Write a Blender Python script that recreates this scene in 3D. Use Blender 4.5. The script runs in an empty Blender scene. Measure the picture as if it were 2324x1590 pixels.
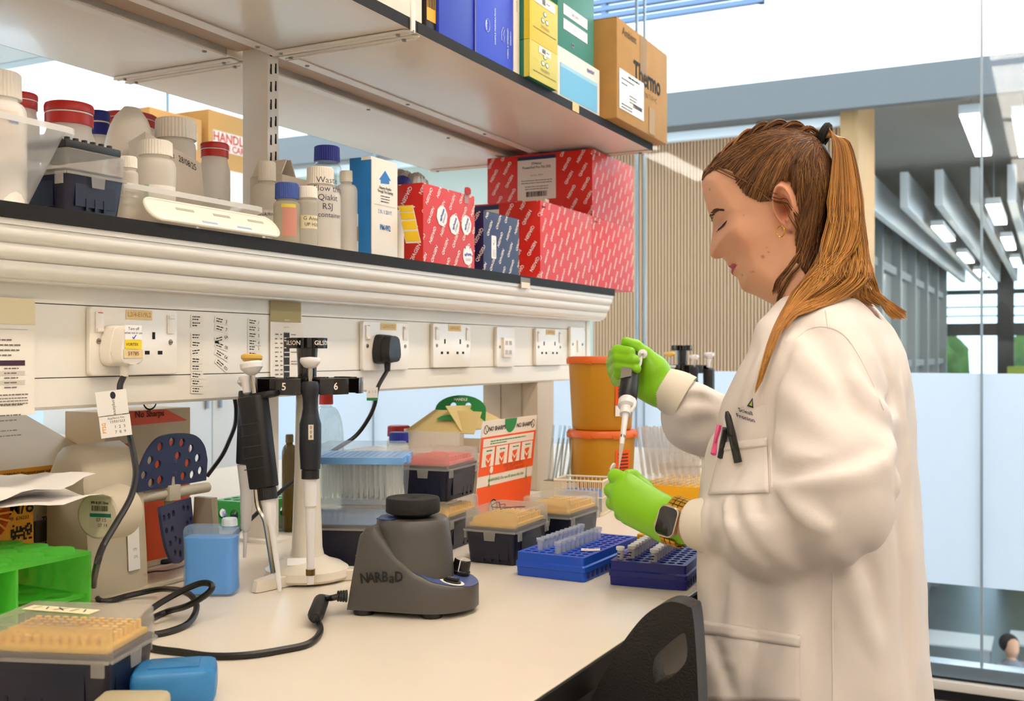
import bpy, bmesh, math, random
import numpy as np
from mathutils import Matrix, Vector, noise
random.seed(7); np.random.seed(7)
SC = bpy.context.scene
COL = SC.collection
PI = math.pi
# ---------------------------------------------------------------- camera
F, CX0, CY0 = 2408.0, 1162.0, 800.0            # focal length and horizon of the photograph, in its pixels
CAM = Vector((1.06, 0.0, 1.24))
YAW = math.atan(1228.0 / 2408.0)
CS, SN = math.cos(YAW), math.sin(YAW)
cam_d = bpy.data.cameras.new('camera'); cam = bpy.data.objects.new('camera', cam_d); COL.objects.link(cam)
cam.location = CAM; cam.rotation_euler = (PI / 2, 0, YAW)
cam_d.sensor_width = 36.0; cam_d.lens = 36.0 * F / 2324.0; cam_d.shift_y = 5.0 / 2324.0
cam_d.clip_start = .05; cam_d.clip_end = 200
cam_d.dof.use_dof = True; cam_d.dof.focus_distance = 1.40; cam_d.dof.aperture_fstop = 10.0
SC.camera = cam
# ---------------------------------------------------------------- world: an even, pale, overcast sky
W = bpy.data.worlds.new('sky'); SC.world = W; W.use_nodes = True
bgn = W.node_tree.nodes['Background']; bgn.inputs[0].default_value = (.84, .93, 1.0, 1); bgn.inputs[1].default_value = 2.1
SC.view_settings.view_transform = 'Standard'; SC.view_settings.look = 'None'
SC.view_settings.exposure = 0.68; SC.view_settings.gamma = 1.0; SC.view_settings.use_curve_mapping = False
SC.cycles.max_bounces = 6; SC.cycles.diffuse_bounces = 3; SC.cycles.glossy_bounces = 2
SC.cycles.transmission_bounces = 4; SC.cycles.transparent_max_bounces = 12
SC.cycles.use_adaptive_sampling = True; SC.cycles.adaptive_threshold = .16; SC.cycles.adaptive_min_samples = 16; SC.cycles.use_denoising = True
SC.cycles.caustics_reflective = False; SC.cycles.caustics_refractive = False; SC.cycles.sample_clamp_indirect = 6.0
LAMP_COL, LAMP_E = (1.0, .87, .735), 10.8       # warm white of the lab's ceiling luminaires

def ray(px, py):
    t = (px - CX0) / F; s = (CY0 - py) / F
    return Vector((t * CS - SN, t * SN + CS, s))
def onX(px, py, X): d = ray(px, py); return CAM + d * ((X - CAM.x) / d.x)
def onY(px, py, Y): d = ray(px, py); return CAM + d * ((Y - CAM.y) / d.y)
def onZ(px, py, Z): d = ray(px, py); return CAM + d * ((Z - CAM.z) / d.z)
ZB = 0.92                                        # bench top
ZS = 1.402                                       # lower shelf top
ZU = 1.762                                       # upper shelf top
XF = 0.638                                       # bench front edge
def B(px, py): return onZ(px, py, ZB)
def S(px, py): return onZ(px, py, ZS)

# ---------------------------------------------------------------- materials
def lin(h):
    h = h.lstrip('#'); v = [int(h[i:i + 2], 16) / 255 for i in (0, 2, 4)]
    return tuple(((c + .055) / 1.055) ** 2.4 if c > .04045 else c / 12.92 for c in v) + (1,)
MATS = {}
def mat(key, col='#cccccc', r=.5, m=0, bump=0, bs=300, var=0, vs=12, col2=None, kind='p', fac=.5, e=0, spec=.5, coat=0, stretch=None, sss=0, attr=None, tl=.4):
    if key in MATS: return MATS[key]
    M = bpy.data.materials.new(key); M.use_nodes = True; nt = M.node_tree; N = nt.nodes; L = nt.links
    P = N['Principled BSDF']; out = N['Material Output']; c = lin(col)
    P.inputs['Base Color'].default_value = c; P.inputs['Roughness'].default_value = r
    P.inputs['Metallic'].default_value = m; P.inputs['Specular IOR Level'].default_value = spec
    if coat: P.inputs['Coat Weight'].default_value = coat; P.inputs['Coat Roughness'].default_value = .1
    if sss:
        P.inputs['Subsurface Weight'].default_value = sss; P.inputs['Subsurface Radius'].default_value = (1, .4, .22); P.inputs['Subsurface Scale'].default_value = .006
    vec = None
    if bump or var:
        tc = N.new('ShaderNodeTexCoord'); vec = tc.outputs['Object']
        if stretch:
            mp = N.new('ShaderNodeMapping'); mp.inputs['Scale'].default_value = stretch; L.new(vec, mp.inputs[0]); vec = mp.outputs[0]
    csock = None
    if attr:
        a = N.new('ShaderNodeAttribute'); a.attribute_name = attr; csock = a.outputs['Color']; L.new(csock, P.inputs['Base Color'])
    if var:
        n = N.new('ShaderNodeTexNoise'); n.inputs['Scale'].default_value = vs; n.inputs['Detail'].default_value = 5; L.new(vec, n.inputs['Vector'])
        rp = N.new('ShaderNodeMapRange'); rp.inputs[1].default_value = .35; rp.inputs[2].default_value = .65; L.new(n.outputs['Fac'], rp.inputs[0])
        mx = N.new('ShaderNodeMix'); mx.data_type = 'RGBA'
        c2 = lin(col2) if col2 else tuple(x * (1 - var) for x in c[:3]) + (1,)
        mx.inputs[6].default_value = c; mx.inputs[7].default_value = c2; L.new(rp.outputs[0], mx.inputs[0])
        if attr:
            mx.blend_type = 'MULTIPLY'; mx.inputs[7].default_value = (1 - var, 1 - var, 1 - var, 1); L.new(csock, mx.inputs[6])
        L.new(mx.outputs[2], P.inputs['Base Color'])
    if bump:
        n = N.new('ShaderNodeTexNoise'); n.inputs['Scale'].default_value = bs; n.inputs['Detail'].default_value = 3; L.new(vec, n.inputs['Vector'])
        b = N.new('ShaderNodeBump'); b.inputs['Strength'].default_value = bump; b.inputs['Distance'].default_value = .002
        L.new(n.outputs['Fac'], b.inputs['Height']); L.new(b.outputs[0], P.inputs['Normal'])
    if kind == 'emit':
        E = N.new('ShaderNodeEmission'); E.inputs[0].default_value = c; E.inputs[1].default_value = e; L.new(E.outputs[0], out.inputs[0])
    elif kind == 'film':          # milky, see-through plastic or film: part of the light passes, the rest scatters
        T = N.new('ShaderNodeBsdfTransparent'); T.inputs[0].default_value = tuple(.35 * x + .65 for x in c[:3]) + (1,)
        X = N.new('ShaderNodeMixShader'); X.inputs[0].default_value = fac
        tn = N.new('ShaderNodeBsdfTranslucent'); tn.inputs[0].default_value = c
        Y = N.new('ShaderNodeMixShader'); Y.inputs[0].default_value = tl
        L.new(P.outputs[0], Y.inputs[1]); L.new(tn.outputs[0], Y.inputs[2])
        L.new(T.outputs[0], X.inputs[1]); L.new(Y.outputs[0], X.inputs[2]); L.new(X.outputs[0], out.inputs[0])
    elif kind == 'clear':         # thin clear sheet: fresnel gloss over straight transmission
        T = N.new('ShaderNodeBsdfTransparent'); T.inputs[0].default_value = c
        G = N.new('ShaderNodeBsdfGlossy'); G.inputs['Roughness'].default_value = r
        fr = N.new('ShaderNodeLayerWeight'); fr.inputs[0].default_value = .5
        pw = N.new('ShaderNodeMath'); pw.operation = 'POWER'; pw.inputs[1].default_value = 4; L.new(fr.outputs['Facing'], pw.inputs[0])
        ma = N.new('ShaderNodeMath'); ma.operation = 'MULTIPLY_ADD'; ma.inputs[1].default_value = fac; ma.inputs[2].default_value = fac * .08; L.new(pw.outputs[0], ma.inputs[0])
        X = N.new('ShaderNodeMixShader'); L.new(ma.outputs[0], X.inputs[0]); L.new(T.outputs[0], X.inputs[1]); L.new(G.outputs[0], X.inputs[2]); L.new(X.outputs[0], out.inputs[0])
    MATS[key] = M
    return M
WHT = lambda: mat('white_plastic', '#efe9df', .38)
BLK = lambda: mat('black_plastic', '#161514', .42)
INK = lambda: mat('black_ink', '#17181c', .8)

# ---------------------------------------------------------------- mesh builder
def frame(o, r, u):
    r = Vector(r).normalized(); u = Vector(u); u = (u - r * u.dot(r)).normalized(); n = r.cross(u)
    M = Matrix.Identity(4)
    for i in range(3): M[i][0] = r[i]; M[i][1] = u[i]; M[i][2] = n[i]; M[i][3] = o[i]
    return M
class MB:
    def __init__(s): s.bm = bmesh.new()
    def _x(s, vs, M):
        if M is not None:
            for v in vs: v.co = M @ v.co
    def box(s, x0, x1, y0, y1, z0, z1, bev=0, seg=2, M=None):
        b = s.bm
        vs = [b.verts.new((x, y, z)) for z in (z0, z1) for y in (y0, y1) for x in (x0, x1)]
        fs = [b.faces.new([vs[i] for i in q]) for q in ((0, 2, 3, 1), (4, 5, 7, 6), (0, 1, 5, 4), (2, 6, 7, 3), (0, 4, 6, 2), (1, 3, 7, 5))]
        if bev:
            es = list({e for f in fs for e in f.edges})
            g = bmesh.ops.bevel(b, geom=es, offset=bev, segments=seg, affect='EDGES', profile=.6)
            vs = list({v for f in g['faces'] for v in f.verts} | {v for v in vs if v.is_valid})
        s._x(vs, M); return s
    def prism(s, poly, z0, z1, M=None, bev=0, seg=2, top=None):
        b = s.bm; n = len(poly); tp = top or poly
        lo = [b.verts.new((p[0], p[1], z0)) for p in poly]; hi = [b.verts.new((p[0], p[1], z1)) for p in tp]
        f0 = b.faces.new(lo[::-1]); f1 = b.faces.new(hi)
        for i in range(n): b.faces.new((lo[i], lo[(i + 1) % n], hi[(i + 1) % n], hi[i]))
        vs = lo + hi
        if bev:
            es = list(f0.edges) + list(f1.edges)
            g = bmesh.ops.bevel(b, geom=es, offset=bev, segments=seg, affect='EDGES', profile=.6)
            vs = list({v for f in g['faces'] for v in f.verts} | {v for v in vs if v.is_valid})
        s._x(vs, M); return s
    def lathe(s, prof, n=24, M=None, cap0=True, cap1=True, a0=0, a1=2 * PI):
        b = s.bm; rows = []; full = abs(a1 - a0 - 2 * PI) < 1e-6; k = n if full else n + 1
        for r, z in prof:
            rows.append([b.verts.new((r * math.cos(a0 + (a1 - a0) * i / n), r * math.sin(a0 + (a1 - a0) * i / n), z)) for i in range(k)])
        for a, c in zip(rows, rows[1:]):
            for i in range(n): b.faces.new((a[i], a[(i + 1) % k], c[(i + 1) % k], c[i]))
        if full and cap0 and prof[0][0] > 1e-6: b.faces.new(rows[0][::-1])
        if full and cap1 and prof[-1][0] > 1e-6: b.faces.new(rows[-1])
        s._x([v for r in rows for v in r], M); return s
    def tube(s, pts, r, n=8, closed=False, cap=True, flat=1.0):
        b = s.bm; P = [Vector(p) for p in pts]; m = len(P); R = r if isinstance(r, (list, tuple)) else [r] * m
        up = None; rows = []
        for i in range(m):
            t = (P[(i + 1) % m] - P[i - 1]) if closed or 0 < i < m - 1 else (P[1] - P[0] if i == 0 else P[-1] - P[-2])
            t = t.normalized() if t.length > 1e-9 else Vector((0, 0, 1))
            if up is None: up = Vector((0, 0, 1)) if abs(t.z) < .9 else Vector((1, 0, 0))
            up = (up - t * up.dot(t)).normalized(); sd = t.cross(up)
            rows.append([b.verts.new(P[i] + (sd * math.cos(2 * PI * k / n) + up * (flat * math.sin(2 * PI * k / n))) * R[i]) for k in range(n)])
        for i in range(m if closed else m - 1):
            a, c = rows[i], rows[(i + 1) % m]
            for k in range(n): b.faces.new((a[k], a[(k + 1) % n], c[(k + 1) % n], c[k]))
        if cap and not closed: b.faces.new(rows[0][::-1]); b.faces.new(rows[-1])
        return s
    def cyl(s, p0, p1, r0, r1=None, n=16): return s.tube([p0, p1], [r0, r0 if r1 is None else r1], n)
    def face(s, pts, M=None):
        vs = [s.bm.verts.new(p) for p in pts]; s.bm.faces.new(vs); s._x(vs, M); return s
    def sphere(s, c, r, n=16, m=10, sx=1, sy=1, sz=1):
        return s.lathe([(r * math.sin(PI * i / m) + 1e-7, -r * math.cos(PI * i / m)) for i in range(m + 1)], n, Matrix.Translation(c) @ Matrix.Diagonal((sx, sy, sz, 1)), False, False)
    def add(s, me, M):
        k = len(s.bm.verts); s.bm.from_mesh(me); s.bm.verts.ensure_lookup_table()
        for v in s.bm.verts[k:]: v.co = M @ v.co
        return s
    def mesh(s, name, sharp=35, weld=True):
        me = bpy.data.meshes.new(name)
        if weld: bmesh.ops.remove_doubles(s.bm, verts=s.bm.verts, dist=1e-6)
        bmesh.ops.recalc_face_normals(s.bm, faces=s.bm.faces)
        for f in s.bm.faces: f.smooth = True
        s.bm.to_mesh(me); s.bm.free()
        me.set_sharp_from_angle(angle=math.radians(sharp))
        return me
    def out(s, name, m, parent=None, loc=(0, 0, 0), rz=0, sharp=35, label=None):
        return obj(name, s.mesh(name, sharp), m, parent, loc, rz, label)
def obj(name, me, m=None, parent=None, loc=(0, 0, 0), rz=0, label=None):
    o = bpy.data.objects.new(name, me); COL.objects.link(o)
    if m is not None and not me.materials: me.materials.append(m)
    if parent is not None: o.parent = parent
    if isinstance(loc, Matrix): o.matrix_local = loc
    else: o.location = loc; o.rotation_euler = (0, 0, rz)
    if label: o['label'] = label
    return o
def tag(o, label, cat, group=None):
    o['label'] = label; o['category'] = cat
    if group: o['group'] = group
    return o
def thing(name, label, cat, loc=(0, 0, 0), rz=0, group=None):
    o = bpy.data.objects.new(name, None); COL.objects.link(o); o.empty_display_size = .02
    if isinstance(loc, Matrix): o.matrix_local = loc
    else: o.location = loc; o.rotation_euler = (0, 0, rz)
    return tag(o, label, cat, group)
def struct(o): o['kind'] = 'structure'; return o
def copy_tree(o, parent=None):
    c = o.copy(); COL.objects.link(c); c.parent = parent
    for ch in list(o.children): copy_tree(ch, c)
    return c
# ---------------------------------------------------------------- lettering
TXT = {}
def textmesh(s, bold=0, res=2):
    k = (s, bold)
    if k in TXT: return TXT[k]
    cu = bpy.data.curves.new('t', 'FONT'); cu.body = s; cu.align_x = 'CENTER'; cu.align_y = 'CENTER'; cu.size = 1; cu.offset = bold; cu.resolution_u = res
    o = bpy.data.objects.new('t', cu); COL.objects.link(o)
    bpy.context.view_layer.update()
    me = bpy.data.meshes.new_from_object(o.evaluated_get(bpy.context.evaluated_depsgraph_get()))
    bpy.data.objects.remove(o); bpy.data.curves.remove(cu)
    TXT[k] = me; return me
def put_text(mb, s, size, M, bold=0, sx=1.0, rot=0):
    mb.add(textmesh(s, bold), M @ Matrix.Rotation(rot, 4, 'Z') @ Matrix.Diagonal((size * sx, size, 1, 1)))
def lettering(items, m, parent, M, name='lettering', eps=.0004):
    """items: (text, x, y, size[, bold, stretch, rot]) on the face whose frame is M"""
    mb = MB()
    for it in items:
        s, x, y, z = it[:4]; b = it[4] if len(it) > 4 else 0; sx = it[5] if len(it) > 5 else 1; ro = it[6] if len(it) > 6 else 0
        put_text(mb, s, z, M @ Matrix.Translation((x, y, eps)), b, sx, ro)
    return mb.out(name, m, parent)
def greek(mb, M, x0, x1, y, h, n=6, eps=.0004, fill=.75):
    """a line of print too small to read: a run of short dashes"""
    x = x0
    while x < x1 - h:
        w = min(h * random.uniform(1.2, 4.5), x1 - x)
        mb.face([(x, y - h * fill / 2, eps), (x + w, y - h * fill / 2, eps), (x + w, y + h * fill / 2, eps), (x, y + h * fill / 2, eps)], M)
        x += w + h * .55
def bars(mb, M, x0, x1, y0, y1, eps=.0004):
    x = x0
    while x < x1:
        w = random.choice((.6, .6, 1.1, 1.7)) * (x1 - x0) / 42; w = min(w, x1 - x)
        mb.face([(x, y0, eps), (x + w, y0, eps), (x + w, y1, eps), (x, y1, eps)], M); x += w + random.choice((.7, .7, 1.3)) * (x1 - x0) / 42
def card(w, h, m, parent, M, name='label', t=.0003, bev=0, label=None):
    mb = MB(); mb.box(-w / 2, w / 2, -h / 2, h / 2, 0, t, M=M); return mb.out(name, m, parent, label=label)
def rpoly(w, h, r, n=4):
    p = []
    for cx, cy, a in ((w / 2 - r, h / 2 - r, 0), (-w / 2 + r, h / 2 - r, 90), (-w / 2 + r, -h / 2 + r, 180), (w / 2 - r, -h / 2 + r, 270)):
        for i in range(n + 1):
            q = math.radians(a + 90 * i / n); p.append((cx + r * math.cos(q), cy + r * math.sin(q)))
    return p
def smooth_path(pts, k=6, closed=False):
    P = [Vector(p) for p in pts]; n = len(P); o = []
    for i in range(n if closed else n - 1):
        a, b, c, d = (P[(i - 1) % n] if closed or i else P[0] * 2 - P[1]), P[i], P[(i + 1) % n], (P[(i + 2) % n] if closed or i + 2 < n else P[-1] * 2 - P[-2])
        for j in range(k):
            t = j / k
            o.append(.5 * ((2 * b) + (c - a) * t + (2 * a - 5 * b + 4 * c - d) * t * t + (3 * b - a - 3 * c + d) * t ** 3))
    if not closed: o.append(P[-1])
    return o
# ================================================================ the room
def slab(name, x0, x1, y0, y1, z0, z1, m, parent=None, bev=0):
    mb = MB(); mb.box(x0, x1, y0, y1, z0, z1, bev); o = mb.out(name, m, parent)
    if parent is None: struct(o)
    return o
paint = mat('white_paint', '#e8e3da', .7, var=.03, vs=3)
YG = 4.10
slab('floor', -5.2, 3.6, -2.4, YG + .1, -.06, 0, mat('lab_floor', '#9a8f86', .45, var=.12, vs=40))
slab('ceiling', -5.2, 3.6, -2.4, YG + .1, 2.9, 2.96, paint)
slab('wall_right', 3.6, 3.68, -2.4, YG + .1, 0, 2.9, paint)
slab('wall_back', -5.2, 3.6, -2.48, -2.4, 0, 2.9, paint)
# daylit window wall on the far side of the island bench
XW = -5.2
wl = slab('wall_left', XW - .12, XW, -2.4, YG + .1, 0, .78, paint)
alu = mat('brushed_aluminium', '#a9b2ba', .35, .8)
mb = MB(); mb.box(XW - .12, XW, -2.4, YG + .1, 2.72, 2.9); struct(mb.out('wall_left', paint))
glass = mat('window_glass', '#f4fbff', .02, kind='clear', fac=.28)
for k, (a, b) in enumerate(((-2.4, -.9), (-.84, .7), (.76, 2.3), (2.36, YG))):
    w = bpy.data.objects.new('window_%d' % (k + 1), None); COL.objects.link(w); struct(w); w.location = (XW - .06, (a + b) / 2, .78)
    hw = (b - a) / 2
    MB().box(-.004, .004, -hw, hw, 0, 1.94).out('pane', glass, w)
    for y0, y1, z0, z1 in ((-hw - .03, -hw + .03, 0, 1.94), (hw - .03, hw + .03, 0, 1.94), (-hw, hw, 0, .05), (-hw, hw, 1.89, 1.94)):
        MB().box(-.03, .03, y0, y1, z0, z1).out('window_frame', alu, w)
# glazed end wall: clear panes butted together, a frosted band, a channel at the foot
joint = mat('glass_edge', '#9fb6c6', .15, .0)
frost = mat('frosted_film', '#f2f8ff', .6, kind='film', fac=.93, tl=.70)
xs = [-5.2, -3.04, -1.75, -.458, .835, 2.13, 3.6]
for k in range(6):
    a, b = xs[k], xs[k + 1]
    w = bpy.data.objects.new('window_%d' % (k + 5), None); COL.objects.link(w); struct(w); w.location = (a, YG, .13)
    MB().box(.004, b - a - .004, -.006, .006, 0, 2.77).out('pane', glass, w)
    MB().box(.004, b - a - .004, -.0068, -.0062, .282, 1.037).out('frosted_band', frost, w)
    MB().box(-.0045, .0045, -.0075, .0075, 0, 2.77).out('edge_joint', joint, w)
    if k == 3: MB().box(.03, .038, -.0075, .0075, 0, 2.77).out('edge_joint', joint, w)
slab('trim_1', -5.2, 3.6, YG - .03, YG + .05, .085, .132, mat('channel_metal', '#8397a8', .3, .6), bev=.004)
slab('trim_2', -5.2, 3.6, YG - .025, YG + .04, .0, .085, mat('dark_gap', '#20242a', .6))
slab('baseboard_far', -5.2, 3.6, YG - .06, YG - .026, .045, .078, mat('white_metal', '#efe9e0', .3, coat=.3), bev=.006)
# ceiling luminaires over the aisle and over the far aisle
lampm = mat('luminaire_diffuser', '#ffd9b0', kind='emit', e=LAMP_E)
MATS['luminaire_diffuser'].node_tree.nodes['Emission'].inputs[0].default_value = LAMP_COL + (1,)
for i, (x, nm) in enumerate(((.86, 'over the bench front'), (2.55, 'over the open aisle'), (-1.7, 'over the window side'))):
    for j in range(4):
        y = -1.9 + j * 1.55
        t = thing('ceiling_luminaire', 'long white ceiling luminaire %s, number %s from the glass wall' % (nm, ('four', 'three', 'two', 'one')[j]), 'lamp', (x, y, 2.78), group='ceiling luminaires')
        MB().box(-.11, .11, -.7, .7, .012, .10, .006).out('housing', WHT(), t)
        MB().box(-.095, .095, -.68, .68, 0, .0118, .002).out('diffuser', lampm, t)
        for yy in (-.5, .5): MB().cyl((0, yy, .10), (0, yy, .125), .004, n=6).out('hanger', alu, t)

# ================================================================ island bench
t = thing('laboratory_bench', 'long cream laboratory island bench with a black front edge', 'bench', (0, 0, 0))
top = mat('worktop_laminate', '#e2d7c6', .32, var=.04, vs=6, bump=.02, bs=600)
edge = mat('worktop_edge', '#161412', .6, spec=.25)
Y0, Y1 = -1.0, 3.4
MB().box(-1.0, XF - .004, Y0, Y1, ZB - .026, ZB, .001).out('worktop', top, t)
MB().box(XF - .004, XF, Y0, Y1, ZB - .027, ZB - .0006, .001).out('edge_strip', edge, t)
MB().box(-1.004, -1.0, Y0, Y1, ZB - .027, ZB - .0006, .001).out('edge_strip', edge, t)
carc = mat('cupboard_front', '#8d8880', .5)
for k in range(4):
    a = Y0 + .04 + k * 1.09
    if k in (1, 2): continue
    c = MB().box(-.95, XF - .06, a, a + 1.05, .1, ZB - .028).out('cupboard', mat('carcass_grey', '#b9b2a8', .5), t)
    for q in range(2): 
        d = MB().box(XF - .059, XF - .04, a + .01 + q * .52, a + .52 + q * .52, .12, ZB - .05, .002).out('cupboard_door', carc, c)
MB().box(-.95, -.9, Y0 + .05, Y1 - .05, .1, ZB - .028).out('back_panel', mat('carcass_grey'), t)
for x, y in ((XF - .08, .95), (XF - .08, 2.25), (-.85, .95), (-.85, 2.25)):
    MB().box(x - .025, x + .025, y - .025, y + .025, 0, ZB - .027, .003).out('leg', mat('frame_grey', '#77736d', .4, .3), t)
MB().box(XF - .1, XF - .06, Y0 + .04, Y1 - .04, ZB - .09, ZB - .028).out('front_rail', mat('dark_rail', '#26231f', .5), t)
# label tape stuck on the worktop near the front edge
p = B(1548, 1352); tg = MB().box(-.012, .012, -.05, .05, 0, .0006).out('label_tape', mat('tape_clear', '#d9cdbb', .4), None, (XF - .02, p.y + .02, ZB), 0)
tag(tg, 'narrow strip of label tape on the worktop by the black edge', 'tape')

# ================================================================ reagent shelving above the bench
steel = mat('shelf_steel', '#ece3d6', .35)
XP0, XP1 = -.175, -.12                             # upright, back and front
def upright(y, lab, z0=ZB, slots=True):
    t = thing('shelf_upright', lab, 'upright', ((XP0 + XP1) / 2, y, z0), group='shelf uprights')
    MB().box(XP0 - (XP0 + XP1) / 2, XP1 - (XP0 + XP1) / 2, -.0145, .0145, 0, 1.30, .002).out('post', steel, t)
    if slots:
        mb = MB(); fx = XP1 - (XP0 + XP1) / 2 + .0003
        sm = None
        for zz in np.arange(.50, 1.28, .030):
            for yy in (-.0062, .0062):
                if sm is None:
                    q = MB(); q.box(-.0004, .0004, -.0016, .0016, -.0085, .0085); q.box(-.0004, .0004, -.0024, -.0004, -.0085, .001); sm = q.mesh('slot')
                obj('slot', sm, mat('slot_dark', '#1d1814', .9), t, (fx, yy, zz + (yy > 0) * .004))
    MB().box(-.05, .05, -.03, .03, -.0005, .006, .001).out('foot_plate', steel, t)
    return t
upright(.02, 'slotted shelf upright nearest the camera, out past the paper sheet')
upright(1.4215, 'cream slotted shelf upright between the two shelf bays')
t = thing('shelf_pedestal', 'beige pedestal leg carrying the trunking behind the orange lidded bins', 'pedestal', (-.075, 2.26, ZB))
ped = mat('pedestal_beige', '#c3b39f', .5); MB().box(-.072, .072, -.045, .045, .0005, .252, .002).out('column', ped, t)
for x in (-.025, .03): MB().box(x, x + .0015, -.0462, -.0452, .002, .25).out('fold_line', mat('fold_shade', '#a3937f', .6), t)
UB = ZU - .018
blackedge = mat('shelf_edge', '#1d1916', .6, var=.3, vs=120, spec=.25)
under = mat('shelf_board', '#ece1d2', .3, coat=.15)
def board(lab, x0, x1, y0, y1, zt, front=True, back=False, thick=.018, ends=()):
    t = thing('shelf_board', lab, 'shelf', ((x0 + x1) / 2, (y0 + y1) / 2, zt)); w = (x1 - x0) / 2; l = (y1 - y0) / 2
    MB().box(-w, w - .0012 if front else w, -l, l, -thick, 0, .0008).out('board', under, t)
    if front: MB().box(w - .0012, w, -l, l, -thick, -.0002).out('front_edge', blackedge, t)
    if back: MB().box(-w, -w + .0012, -l, l, -thick, -.0002).out('back_edge', blackedge, t)
    return t
def rail(t, x, y0, y1, z, sgn):
    mb = MB(); mb.box(x, x + .002, y0, y1, z - .001, z + .017); mb.box(min(x, x + sgn * .022), max(x, x + sgn * .022), y0, y1, z - .0025, z - .0005)
    o = mb.out('support_rail', steel, t)
    for y in np.linspace(y0 + .04, y1 - .04, 4):
        MB().lathe([(.0001, -.0048), (.0035, -.0045), (.0045, -.0025)], 10, Matrix.Translation((x + sgn * .011, y, z))).out('bolt', mat('bolt_steel', '#8c8377', .3, .9), o)
def bracket(t, x0, x1, y, z, tip=0, up=0):
    mb = MB(); w = .010
    pol = [(x0, -w), (x1 - .012, -w), (x1, -w * .2), (x1, w * .2), (x1 - .012, w), (x0, w)] if x1 > x0 else [(x0, w), (x1 + .012, w), (x1, w * .2), (x1, -w * .2), (x1 + .012, -w), (x0, -w)]
    mb.prism(pol, z - .004, z - .0006, Matrix.Translation((0, y, 0)), bev=.0008, seg=1)
    mb.box(min(x0, x1) + .01, max(x0, x1) - .01, y - .0012, y + .0012, z - .0065, z - .004)
    o = mb.out('bracket', steel, t)
    for f in (.08, .9):
        MB().lathe([(.0001, -.0075), (.0036, -.007), (.0048, -.004)], 10, Matrix.Translation((x0 + (x1 - x0) * f, y, z))).out('bolt', mat('bolt_steel'), o)
    if up: MB().box(x1 - .003, x1, y - w * .6, y + w * .6, z - .004, z + .045, .0008).out('end_stop', steel, o)
XU = .168
t = board('upper shelf board with black edge over the left bay', -.115, XU, .03, 1.4205, ZU); lx = t.location
rail(t, -.113 - lx.x, .05 - lx.y, 1.40 - lx.y, -.018, 1); bracket(t, -.112 - lx.x, XU + .003 - lx.x, 1.405 - lx.y, -.018, up=1); bracket(t, -.112 - lx.x, XU + .003 - lx.x, .05 - lx.y, -.018)
YE = 2.524
t = board('upper shelf board with black edge carrying the kit boxes', -.115, XU, 1.4225, YE, ZU); lx = t.location
rail(t, -.113 - lx.x, 1.45 - lx.y, YE - .02 - lx.y, -.018, 1); bracket(t, -.112 - lx.x, XU - .004 - lx.x, 1.432 - lx.y, -.018); bracket(t, -.112 - lx.x, XU + .001 - lx.x, YE - .014 - lx.y, -.018)
t = board('far upper shelf board behind the upright, left bay', -.475, -.185, .03, 1.4205, ZU, front=False, back=True); lx = t.location
rail(t, -.187 - lx.x, .05 - lx.y, 1.38 - lx.y, -.018, -1); bracket(t, -.19 - lx.x, -.478 - lx.x, 1.405 - lx.y, -.018)
t = board('far upper shelf board behind the blue capped bottle', -.475, -.185, 1.4225, YE, ZU, front=False, back=True); lx = t.location
rail(t, -.187 - lx.x, 1.45 - lx.y, YE - .02 - lx.y, -.018, -1); bracket(t, -.19 - lx.x, -.478 - lx.x, 1.432 - lx.y, -.018); bracket(t, -.19 - lx.x, -.478 - lx.x, YE - .014 - lx.y, -.018)
XL = .067
t = thing('shelf_channel', 'beige steel channel between the two rows of upper shelf boards', 'channel', (-.15, 0, ZU - .004))
for y0_, y1_ in ((.05, 1.405), (1.438, YE - .01)): MB().box(-.0335, .0345, y0_, y1_, -.003, .003).out('channel_plate', mat('channel_beige', '#b99f86', .5), t)
board('long lower shelf board with scuffed black front edge above the sockets', -.36, XL, .03, YE, ZS, back=True)
# curved slatted pelmet under the lower shelf and the socket trunking below it
t = thing('shelf_pelmet', 'white pelmet of three curved slats under the lower shelf', 'pelmet', (0, 0, ZS - .018))
pel = mat('pelmet_white', '#efeae0', .35, coat=.2)
def slat_prof(x0, z0, x1, z1, b):
    a = Vector((x0, z0)); c = Vector((x1, z1)); n = Vector((-(c - a).y, (c - a).x)).normalized()
    if n.x < 0: n = -n
    f = [(a + (c - a) * s + n * b * math.sin(PI * s)) for s in np.linspace(0, 1, 8)]
    return [(q.x, q.y) for q in f] + [(x1 - .012, z1 + .001), (x0 - .012, z0 - .001)]
Mx = Matrix(((1, 0, 0, 0), (0, 0, 1, 0), (0, 1, 0, 0), (0, 0, 0, 1)))     # prism along Y, profile in XZ
MB().prism([(.02, 0), (.064, 0), (.064, -.006), (.02, -.006)], .03, YE - .003, Mx).out('top_slat', pel, t)
for (x0, z0, x1, z1, b) in ((.0615, -.0062, .052, -.0252, .004), (.0545, -.0254, .044, -.0432, .004), (.0465, -.0434, .034, -.0615, .004)):
    MB().prism(slat_prof(x0, z0, x1, z1, b), .03, YE - .006, Mx).out('slat', pel, t)
MB().box(.0, .03, .03, YE - .006, -.064, -.0005).out('backing', pel, t)
t = thing('socket_trunking', 'long cream dado trunking carrying the power sockets along the bench', 'trunking', (0, 0, 0))
tr = mat('trunking_cream', '#ebe5d9', .35)
zt0, zt1, zt2, zt3 = 1.24 - .068, 1.24 - .030, 1.24 + .058, ZS - .082
YT = 2.49
MB().prism([(-.11, zt0), (-.004, zt0), (.0, zt0 + .004), (0, zt1 - .0006), (-.11, zt1 - .0006)], .03, YT, Mx).out('lower_cover', tr, t)
MB().box(-.11, 0, .03, YT, zt1 + .0006, zt2 - .0006).out('socket_cover', tr, t)
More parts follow.
